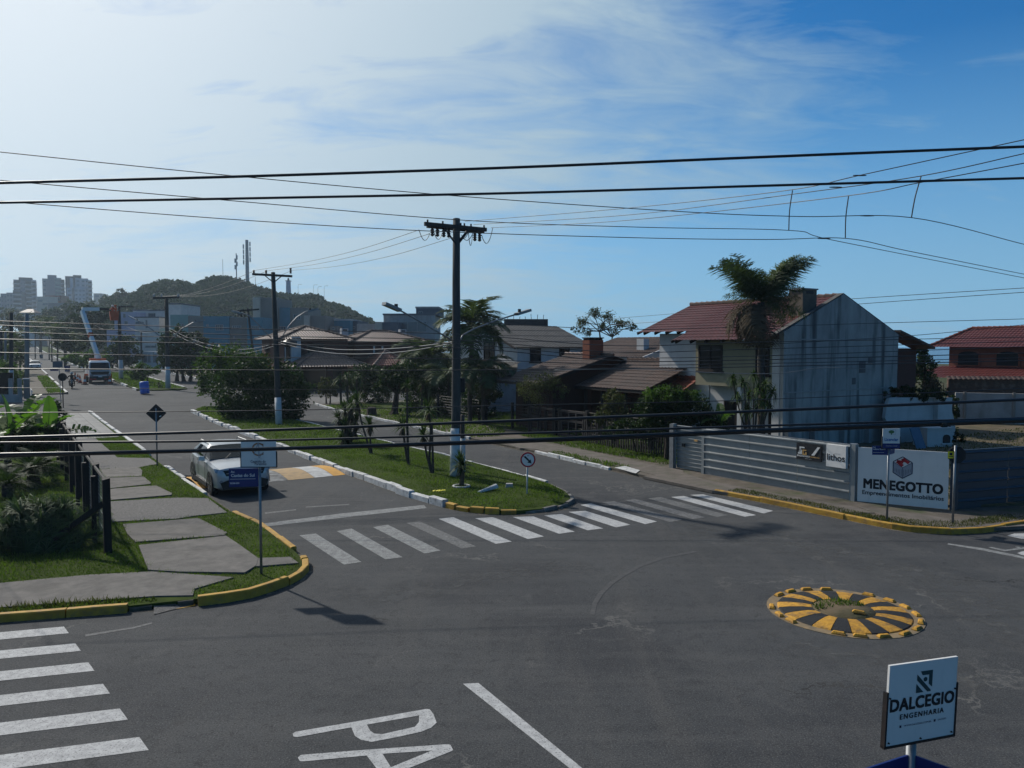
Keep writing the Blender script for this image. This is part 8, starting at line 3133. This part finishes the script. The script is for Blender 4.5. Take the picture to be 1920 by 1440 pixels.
def suv(label, loc, rz, paint, plate=True):
    """a compact SUV, nose toward local -Y"""
    o = thing('parked_car' if paint == 'car_grey' else 'car', label, 'car', loc, rz)
    st = [(-2.13, .40, .66, .55), (-2.09, .30, .80, .70), (-1.98, .23, .90, .80), (-1.72, .21, .96, .865), (-1.30, .21, 1.00, .88), (-.80, .21, 1.045, .88), (0, .21, 1.06, .88), (.9, .21, 1.085, .885), (1.5, .23, 1.10, .875), (1.9, .28, 1.06, .83), (2.07, .34, .98, .77), (2.13, .45, .88, .68)]
    vs, fs = [], []
    for y, zb, zt, hw in st:
        h = zt - zb
        half = [(0, zb), (hw * .8, zb), (hw * .97, zb + h * .12), (hw, zb + h * .35), (hw * .985, zb + h * .52), (hw * 1.0, zb + h * .70), (hw * .965, zb + h * .88), (hw * .90, zb + h * .97), (hw * .55, zt + .012), (0, zt + .02)]
        ring = half + [(-x, z) for x, z in half[-2:0:-1]]
        vs += [(x, y, z) for x, z in ring]
    n = 18
    for i in range(len(st) - 1):
        for k in range(n):
            fs.append((i * n + k, i * n + (k + 1) % n, (i + 1) * n + (k + 1) % n, (i + 1) * n + k))
    fs.append(tuple(range(n)))
    fs.append(tuple((len(st) - 1) * n + k for k in range(n - 1, -1, -1)))
    mb = MB()
    mb.add(vs, fs)
    body = mb.build('body', M[paint], o, smooth=22)
    # greenhouse
    prof = [(-.86, 1.035, .80, 1.03), (-.10, 1.06, .83, 1.43), (.22, 1.06, .835, 1.475), (.75, 1.075, .835, 1.485), (1.25, 1.085, .82, 1.44), (1.62, 1.09, .78, 1.33), (2.02, 1.02, .70, 1.05)]
    mb = MB()
    vs, fs = [], []
    for y, zb, hw, zt in prof:
        top_w = hw * .73 if zt > 1.2 else hw * .92
        h = zt - zb
        ring = [(hw, zb), (hw * .93 + top_w * .07, zb + h * .3), (top_w * 1.04, zb + h * .86), (top_w * .93, zt - .005), (top_w * .5, zt + .015), (0, zt + .02)]
        ring += [(-x, z) for x, z in ring[-2::-1]]
        vs += [(x, y, z) for x, z in ring]
    n = 11
    for i in range(len(prof) - 1):
        for k in range(n - 1):
            fs.append((i * n + k, i * n + k + 1, (i + 1) * n + k + 1, (i + 1) * n + k))
    mb.add(vs, fs)
    rf = mb.build('roof', M[paint], o, smooth=30)

    def at(y, f, side):
        """point on the greenhouse side at y, height fraction f, pushed out a little"""
        for (y0, b0, w0, t0_), (y1, b1, w1, t1_) in zip(prof, prof[1:]):
            if y0 <= y <= y1:
                g = (y - y0) / (y1 - y0)
                zb, hw, zt = b0 + (b1 - b0) * g, w0 + (w1 - w0) * g, t0_ + (t1_ - t0_) * g
                tw0 = w0 * .73 if t0_ > 1.2 else w0 * .92
                tw1 = w1 * .73 if t1_ > 1.2 else w1 * .92
                tw = tw0 + (tw1 - tw0) * g
                h = zt - zb
                xm = hw * .93 + tw * .07
                x = hw + (xm - hw) * f / .3 if f < .3 else xm + (tw * 1.04 - xm) * (f - .3) / .56
                return (side * (x + .028), y, zb + h * f)
    for s in (-1, 1):
        for ys in ((-.52, -.1, .42), (.50, .9, 1.30)):
            lo_ = [at(y, .10, s) for y in ys]
            hi_ = [at(y, .80, s) for y in ((ys[0] + .38 if ys[0] < 0 else ys[0]), ys[1] + (.12 if ys[0] < 0 else 0), ys[2] - (.16 if ys[0] > 0 else 0))]
            mb = MB()
            md_ = [at(y, .3, s) for y in (ys[0] + (.12 if ys[0] < 0 else 0), ys[1], ys[2])]
            mb.add(lo_ + md_ + hi_, [(0, 1, 4, 3), (1, 2, 5, 4), (3, 4, 7, 6), (4, 5, 8, 7)])
            mb.build('side_window', M['glass_dark'], o)
    mb = MB()
    r0, r1 = [Vector(v) for v in vs[:n]], [Vector(v) for v in vs[n:2 * n]]
    up_ = Vector((0, -.018, .022))
    gl_ = [r0[k].lerp(r1[k], f) + up_ for f in (.05, .93) for k in range(1, 10)]
    mb.add(gl_, [(k, k + 1, k + 10, k + 9) for k in range(8)])
    mb.build('windscreen', M['glass_dark'], o)
    mb = MB()
    mb.add([(-.52, 1.70, 1.335), (.52, 1.70, 1.335), (.62, 2.02, 1.09), (-.62, 2.02, 1.09)], [(0, 1, 2, 3)])
    mb.build('rear_window', M['glass_dark'], o)
    mb = MB()
    for s in (-1, 1):
        mb.tube([(s * .62, -.02, 1.47), (s * .62, .1, 1.52), (s * .62, 1.15, 1.51), (s * .60, 1.3, 1.45)], .018, 6)
    mb.build('roof_rail', M['steel'], o)
    for x in (-.775, .775):
        for y in (-1.30, 1.27):
            wheel(o, x, y)
            s = 1 if x > 0 else -1
            mb = MB()
            ro, ri = .42, .345
            a = [math.pi * (i / 12) for i in range(13)]
            mb.add([(s * .897, y + ro * math.cos(t), .33 + ro * math.sin(t)) for t in a] + [(s * .897, y + ri * math.cos(t), .33 + ri * math.sin(t)) for t in a], [(i, i + 1, 14 + i, 13 + i) for i in range(12)])
            mb.add([(s * .892, y + ri * math.cos(t), .33 + ri * math.sin(t)) for t in a], [tuple(range(13))])
            mb.build('wheel_arch', M['plastic'], o)
    mb = MB()
    for s in (-1, 1):
        mb.box((s * .885, 0, .27), (.03, 1.75, .14))
    mb.build('sill_cladding', M['plastic'], o)
    mb = MB()
    mb.add([(-.56, -2.125, .68), (.56, -2.125, .68), (.64, -2.085, .86), (-.64, -2.085, .86)], [(0, 1, 2, 3)])
    mb.build('grille', M['plastic'], o)
    mb = MB()
    mb.add([(-.66, -2.135, .27), (.66, -2.135, .27), (.74, -2.13, .48), (.46, -2.15, .57), (-.46, -2.15, .57), (-.74, -2.13, .48)], [(0, 1, 2, 3, 4, 5)])
    mb.build('lower_grille', M['plastic'], o)
    mb = MB()
    mb.box((0, -2.135, .76), (1.1, .02, .018))
    mb.build('grille_strip', M['rim'], o)
    mb = MB()
    mb.tube([(-.07, -2.11, .775), (-.07, -2.135, .775)], .001, 3)
    mb2 = MB()
    mb2.lathe([(.055, 0), (.07, .004), (.07, .012), (.055, .014)], (0, -2.105, .775), 18, Matrix.Rotation(R(90), 4, 'X'))
    em = mb2.build('badge', M['rim'], o)
    for s in (-1, 1):
        mb = MB()
        mb.add([(s * .55, -2.085, .74), (s * .83, -1.93, .78), (s * .855, -1.82, .90), (s * .80, -1.90, .90), (s * .58, -2.06, .84)], [(0, 1, 2, 3, 4)])
        for i, v in enumerate(mb.v):
            mb.v[i] = (v[0] * 1.012, v[1] - .012, v[2])
        mb.build('headlight', M['lamp_glass'], o)
        mb = MB()
        mb.lathe([(.0, .0), (.055, .0), (.055, .03), (.0, .03)], (s * .70, -2.085, .50), 12, Matrix.Rotation(R(90), 4, 'X'))
        mb.build('fog_light', M['lamp_glass'], o)
        mb = MB()
        mb.box((s * .97, -.58, 1.09), (.20, .10, .13), taper=.8)
        mb.box((s * .90, -.56, 1.03), (.08, .05, .06))
        mb.build('door_mirror', M[paint], o)
        mb = MB()
        mb.box((s * .893, .35, .87), (.02, .16, .025))
        mb.box((s * .893, 1.2, .89), (.02, .16, .025))
        mb.build('door_handle', M[paint], o)
        mb = MB()
        for y in (-.62, .44, 1.22):
            mb.box((s * .884, y, .64), (.006, .012, .72))
        mb.build('door_gap', M['plastic'], o)
        mb = MB()
        mb.box((s * .60, 2.09, .88), (.26, .06, .12))
        mb.build('tail_light', M['ink_red'], o)
    mb = MB()
    mb.box((0, -2.15, .52), (.42, .015, .135))
    pl = mb.build('number_plate', M['sign_white'], o)
    mb = MB()
    mb.box((0, -2.158, .575), (.42, .01, .03))
    mb.build('plate_band', M['plate_blue'], pl)
    mb = MB()
    for i in range(2):
        mb.beam((-.3 + .55 * i, -.93, 1.07), (-.05 + .55 * i, -.62, 1.20), .015, .01)
    mb.build('wiper', M['plastic'], o)
    return o


suv('grey SUV facing the crossing and drawn in by the left kerb', W(26.75, 6.18, .0), ROT, 'car_grey')
q = P(64.5, 689, 124)
suv('white SUV approaching far down the left carriageway', Vector((q.x, q.y, gz(q.x, q.y))), ROT, 'car_white')

# ---- bucket truck
q = P(188, 719, 88)
TRK = thing('bucket_truck', 'white utility bucket truck parked against the second median with its boom raised', 'truck', Vector((q.x, q.y, gz(q.x, q.y))), ROT)
inv = lambda p: Matrix.Rotation(-ROT, 4, 'Z') @ (Vector(p) - TRK.location)
mb = MB()
cab = [(-1.08, -.02, .75), (1.08, -.02, .75), (1.08, 1.7, .75), (-1.08, 1.7, .75), (-1.08, -.08, 1.5), (1.08, -.08, 1.5), (1.08, 1.7, 1.5), (-1.08, 1.7, 1.5), (-1.0, .22, 2.45), (1.0, .22, 2.45), (1.0, 1.7, 2.5), (-1.0, 1.7, 2.5), (-.85, .45, 2.62), (.85, .45, 2.62), (.85, 1.6, 2.66), (-.85, 1.6, 2.66)]
fs = []
for k in range(3):
    for i in range(4):
        fs.append((k * 4 + i, k * 4 + (i + 1) % 4, (k + 1) * 4 + (i + 1) % 4, (k + 1) * 4 + i))
fs += [(12, 13, 14, 15), (3, 2, 1, 0)]
mb.add(cab, fs)
mb.build('cab', M['car_white'], TRK)
mb = MB()
mb.add([(-.98, -.10, 1.56), (.98, -.10, 1.56), (.93, .19, 2.42), (-.93, .19, 2.42)], [(0, 1, 2, 3)])
mb.build('windscreen', M['glass_dark'], TRK)
for s in (-1, 1):
    mb = MB()
    mb.add([(s * 1.092, .15, 1.56), (s * 1.092, 1.1, 1.56), (s * 1.02, 1.1, 2.35), (s * 1.02, .35, 2.35)], [(0, 1, 2, 3)])
    mb.build('side_window', M['glass_dark'], TRK)
    mb = MB()
    mb.box((s * 1.28, -.1, 1.95), (.22, .12, .5))
    mb.build('mirror', M['plastic'], TRK)
    mb = MB()
    mb.box((s * .85, -.07, .98), (.34, .1, .2))
    mb.build('headlight', M['lamp_glass'], TRK)
    for y in (.75, 4.6):
        wheel(TRK, s * .95, y, .42, .28, .26)
mb = MB()
mb.add([(-.85, -.09, 1.05), (.85, -.09, 1.05), (.98, -.095, 1.42), (-.98, -.095, 1.42)], [(0, 1, 2, 3)])
mb.build('grille', M['plastic'], TRK)
mb = MB()
mb.box((0, -.08, .62), (2.16, .22, .5))
mb.build('bumper', M['dark_steel'], TRK)
mb = MB()
for i, x in enumerate((-.95, -.55, .55, .95)):
    mb.box((x, -.2, .55), (.3, .02, .12))
mb.build('bumper_stripe', M['ink_red'], TRK)
mb = MB()
mb.box((0, -.2, .83), (.4, .02, .13))
mb.build('number_plate', M['sign_white'], TRK)
mb = MB()
mb.box((0, 3.9, .85), (2.1, 4.3, .2))
mb.build('flatbed', M['dark_steel'], TRK)
for s in (-1, 1):
    mb = MB()
    mb.box((s * .85, 4.4, 1.35), (.5, 3.0, .8))
    mb.build('tool_locker', M['car_white'], TRK)
    mb = MB()
    mb.box((s * 1.35, 2.2, .55), (.14, .2, 1.1))
    mb.box((s * 1.35, 2.2, .06), (.4, .4, .08))
    mb.box((s * 1.1, 2.2, 1.0), (.6, .2, .2))
    mb.build('outrigger', M['orange'], TRK)
base = inv(P(183, 668, 90.5))
mb = MB()
mb.lathe([(.55, .95), (.5, 1.4), (.35, 1.8), (.35, base.z + .2)], (base.x, base.y, 0), 12)
mb.build('turret', M['car_white'], TRK)
mb = MB()
mb.box((base.x, base.y, 2.75), (1.7, .7, .25))
mb.build('orange_cradle', M['orange'], TRK)
elb = inv(P(154, 583, 92.5))
elb2 = inv(P(160, 606, 92.2))
mb = MB()
mb.beam(base, elb, .38, .46)
mb.build('lower_boom', M['car_white'], TRK)
mb = MB()
mb.beam(base.lerp(elb, .42), base.lerp(elb, .50), .42, .50)
mb.build('boom_band', M['orange'], TRK)
tip = inv(P(204, 580, 95))
mb = MB()
mb.beam(elb + Vector((0, 0, .2)), elb.lerp(tip, .62) + Vector((0, 0, .1)), .36, .42)
up_ = mb.build('upper_boom', M['car_white'], TRK)
mb = MB()
mb.beam(elb.lerp(tip, .62) + Vector((0, 0, .1)), tip, .26, .30)
mb.build('boom_tip', M['plastic'], up_)
mb = MB()
mb.beam(elb2, elb.lerp(tip, .18), .10, .10)
mb.build('link_rod', M['steel'], TRK)
bk = inv(P(214, 590, 95.2))
mb = MB()
for zz1, w in ((0, 1),):
    vs = [(-.42, -.35, -.7), (.42, -.35, -.7), (.42, .35, -.7), (-.42, .35, -.7), (-.52, -.42, .4), (.52, -.42, .4), (.52, .42, .4), (-.52, .42, .4), (-.46, -.37, .4), (.46, -.37, .4), (.46, .37, .4), (-.46, .37, .4), (-.38, -.3, -.6), (.38, -.3, -.6), (.38, .3, -.6), (-.38, .3, -.6)]
    fs = [(3, 2, 1, 0)] + [(i, (i + 1) % 4, 4 + (i + 1) % 4, 4 + i) for i in range(4)] + [(4 + i, 4 + (i + 1) % 4, 8 + (i + 1) % 4, 8 + i) for i in range(4)] + [(8 + i, 8 + (i + 1) % 4, 12 + (i + 1) % 4, 12 + i) for i in range(4)] + [(12, 13, 14, 15)]
    mb.add([(x + bk.x, y + bk.y, z + bk.z) for x, y, z in vs], fs)
mb.build('bucket', M['orange'], TRK)

# ---- people: one skinned body each, helmets and clothes as children
def person(label, loc, rz, pose, cloth, helmet=None, group=None, scale=1.0, extra=()):
    """pose: joint -> position; the body is one continuous surface"""
    o = thing('person', label, 'person', loc, rz, group)
    J = ['pelvis', 'chest', 'neck', 'head', 'crown', 'shl', 'ell', 'hal', 'shr', 'elr', 'har', 'hil', 'knl', 'anl', 'tol', 'hir', 'knr', 'anr', 'tor']
    E_ = [('pelvis', 'chest'), ('chest', 'neck'), ('neck', 'head'), ('head', 'crown'), ('chest', 'shl'), ('shl', 'ell'), ('ell', 'hal'), ('chest', 'shr'), ('shr', 'elr'), ('elr', 'har'),
          ('pelvis', 'hil'), ('hil', 'knl'), ('knl', 'anl'), ('anl', 'tol'), ('pelvis', 'hir'), ('hir', 'knr'), ('knr', 'anr'), ('anr', 'tor')]
    rad = dict(pelvis=.15, chest=.16, neck=.06, head=.095, crown=.085, shl=.075, ell=.05, hal=.045, shr=.075, elr=.05, har=.045, hil=.10, knl=.07, anl=.05, tol=.045, hir=.10, knr=.07, anr=.05, tor=.045)
    me = bpy.data.meshes.new('body')
    me.from_pydata([pose[j] for j in J], [(J.index(a), J.index(b)) for a, b in E_], [])
    ob = put(bpy.data.objects.new('body', me), o)
    me.materials.append(M[cloth])
    md = ob.modifiers.new('skin', 'SKIN')
    for v, j in zip(me.skin_vertices[0].data, J):
        v.radius = (rad[j], rad[j] * (.75 if j in ('chest', 'pelvis') else 1))
    me.skin_vertices[0].data[0].use_root = True
    sd_ = ob.modifiers.new('subsurf', 'SUBSURF')
    sd_.levels = sd_.render_levels = 1
    if helmet:
        mb = MB()
        c = Vector(pose['head']).lerp(Vector(pose['crown']), .45)
        mb.lathe([(.125, -.05), (.15, -.04), (.145, .06), (.10, .135), (.02, .155)], c, 12)
        mb.build('helmet', M[helmet], o, smooth=True)
        mb = MB()
        f = Vector(pose['head']) + Vector((0, -.10, -.01))
        mb.box(f, (.11, .04, .10))
        mb.build('face', M['skin'], o)
    return o


stand = dict(pelvis=(0, 0, .95), chest=(0, 0, 1.35), neck=(0, 0, 1.5), head=(0, -.02, 1.62), crown=(0, -.02, 1.72), shl=(-.2, 0, 1.42), ell=(-.32, -.12, 1.2), hal=(-.25, -.35, 1.25), shr=(.2, 0, 1.42), elr=(.34, -.1, 1.25), har=(.3, -.3, 1.45),
             hil=(-.1, 0, .9), knl=(-.11, -.02, .5), anl=(-.11, 0, .08), tol=(-.11, -.16, .04), hir=(.1, 0, .9), knr=(.11, -.02, .5), anr=(.11, 0, .08), tor=(.11, -.16, .04))
wb_ = P(214, 590, 95.2)
person('worker in orange with pale helmet at the left of the raised bucket', wb_ + Vector((-.22, .1, -.62)), .6, stand, 'orange', 'sign_white', 'workers in the raised bucket')
person('worker in orange with orange helmet at the right of the raised bucket', wb_ + Vector((.24, -.05, -.60)), -.9, stand, 'orange', 'orange', 'workers in the raised bucket')

# ---- motorcycle and rider
q = P(135, 727, 79)
MC = thing('motorcycle', 'dark motorcycle ridden toward the crossing beside the traffic cones', 'motorcycle', Vector((q.x, q.y, gz(q.x, q.y))), ROT - .1)
for y in (-.66, .66):
    mb = MB()
    mb.lathe([(.22, -.06), (.30, -.06), (.31, 0), (.30, .06), (.22, .06)], (0, y, .31), 18, Matrix.Rotation(R(90), 4, 'Y'))
    w_ = mb.build('wheel', M['tyre'], MC)
    mb = MB()
    mb.lathe([(.03, -.05), (.03, .05)], (0, y, .31), 8, Matrix.Rotation(R(90), 4, 'Y'))
    for i in range(6):
        a = math.pi * i / 3
        mb.beam((0, y, .31), (0, y + .22 * math.cos(a), .31 + .22 * math.sin(a)), .02)
    mb.build('rim', M['rim'], w_)
mb = MB()
mb.tube([(0, -.66, .31), (0, -.48, .75), (0, -.42, .98)], .04, 6)
mb.build('fork', M['steel'], MC)
mb = MB()
mb.lathe([(.10, -.28), (.16, -.15), (.17, .1), (.10, .28)], (0, -.12, .78), 10, Matrix.Rotation(R(90), 4, 'X'))
mb.build('tank', M['plastic'], MC)
mb = MB()
mb.box((0, .38, .78), (.26, .75, .10))
mb.build('seat', M['cloth_dark'], MC)
mb = MB()
mb.box((0, -.02, .45), (.30, .5, .34))
mb.build('engine', M['dark_steel'], MC)
mb = MB()
mb.tube([(-.36, -.32, 1.02), (-.1, -.42, .98), (.1, -.42, .98), (.36, -.32, 1.02)], .018, 6)
mb.build('handlebar', M['dark_steel'], MC)
mb = MB()
mb.lathe([(.02, 0), (.10, .0), (.10, .08), (.05, .12)], (0, -.52, .86), 12, Matrix.Rotation(R(-90), 4, 'X'))
mb.build('headlight', M['lamp_glass'], MC)
for s in (-1, 1):
    mb = MB()
    mb.tube([(s * .28, -.36, 1.0), (s * .34, -.36, 1.16)], .012, 5)
    mb.box((s * .36, -.36, 1.2), (.14, .03, .09))
    mb.build('mirror', M['plastic'], MC)
mb = MB()
mb.tube([(.16, .0, .3), (.18, .5, .34), (.18, .85, .45)], .045, 7)
mb.build('exhaust', M['steel'], MC)
ride = dict(pelvis=(0, .30, .93), chest=(0, .10, 1.30), neck=(0, .02, 1.44), head=(0, -.04, 1.55), crown=(0, -.04, 1.65), shl=(-.21, .06, 1.36), ell=(-.38, -.10, 1.15), hal=(-.34, -.32, 1.06), shr=(.21, .06, 1.36), elr=(.38, -.10, 1.15), har=(.34, -.32, 1.06),
            hil=(-.14, .26, .88), knl=(-.24, -.12, .80), anl=(-.22, .12, .36), tol=(-.22, -.06, .30), hir=(.14, .26, .88), knr=(.24, -.12, .80), anr=(.22, .12, .36), tor=(.22, -.06, .30))
person('motorcycle rider in dark clothes and pale helmet', MC.location, MC.rotation_euler[2], ride, 'cloth_dark', 'white_base')

# ---- cones along the truck
GC = 'traffic cones beside the truck'
mb = MB()
CO = thing('traffic_cone', 'orange traffic cone nearest the viewer at the truck', 'traffic cone', (0, 0, 0), 0, GC)
mb.box((0, 0, .03), (.42, .42, .06))
mb.build('base', M['plastic'], CO)
mb = MB()
mb.lathe([(.17, .06), (.13, .28)], n=12)
mb.lathe([(.095, .46), (.035, .78)], n=12)
mb.build('cone', M['orange'], CO)
mb = MB()
mb.lathe([(.13, .28), (.095, .46)], n=12)
mb.build('reflective_band', M['sign_white'], CO)
for i, (px_, py_, D, lab) in enumerate(((159, 720, 86, None), (150, 716, 89, 'second orange traffic cone back along the truck'), (146, 713, 92, 'third orange traffic cone back along the truck'), (141, 709, 96, 'farthest orange traffic cone back along the truck'), (206, 719, 87, 'lone orange traffic cone at the kerb side of the truck'))):
    p_ = P(px_, py_, D)
    l_ = Vector((p_.x, p_.y, gz(p_.x, p_.y)))
    if i == 0:
        CO.location = l_
        CO.scale = (1.3,) * 3
    else:
        copy_tree(CO, l_, 0, lab, scale=1.2)

# ------------------------------------------------------------------ air
hz = MB()
x0, x1, y0, y1, z0, z1 = -700, 420, -60, 760, -8, 95
hz.box(((x0 + x1) / 2, (y0 + y1) / 2, (z0 + z1) / 2), (x1 - x0, y1 - y0, z1 - z0))
hm = bpy.data.materials.new('haze_air')
hm.use_nodes = True
nt = hm.node_tree
nt.nodes.remove(nt.nodes['Principled BSDF'])
pv = nt.nodes.new('ShaderNodeVolumePrincipled')
pv.inputs['Color'].default_value = (.66, .83, 1.0, 1)
pv.inputs['Density'].default_value = .00024
pv.inputs['Anisotropy'].default_value = .45
nt.links.new(pv.outputs[0], nt.nodes['Material Output'].inputs['Volume'])
HZ = hz.build('haze', hm, kind='stuff')
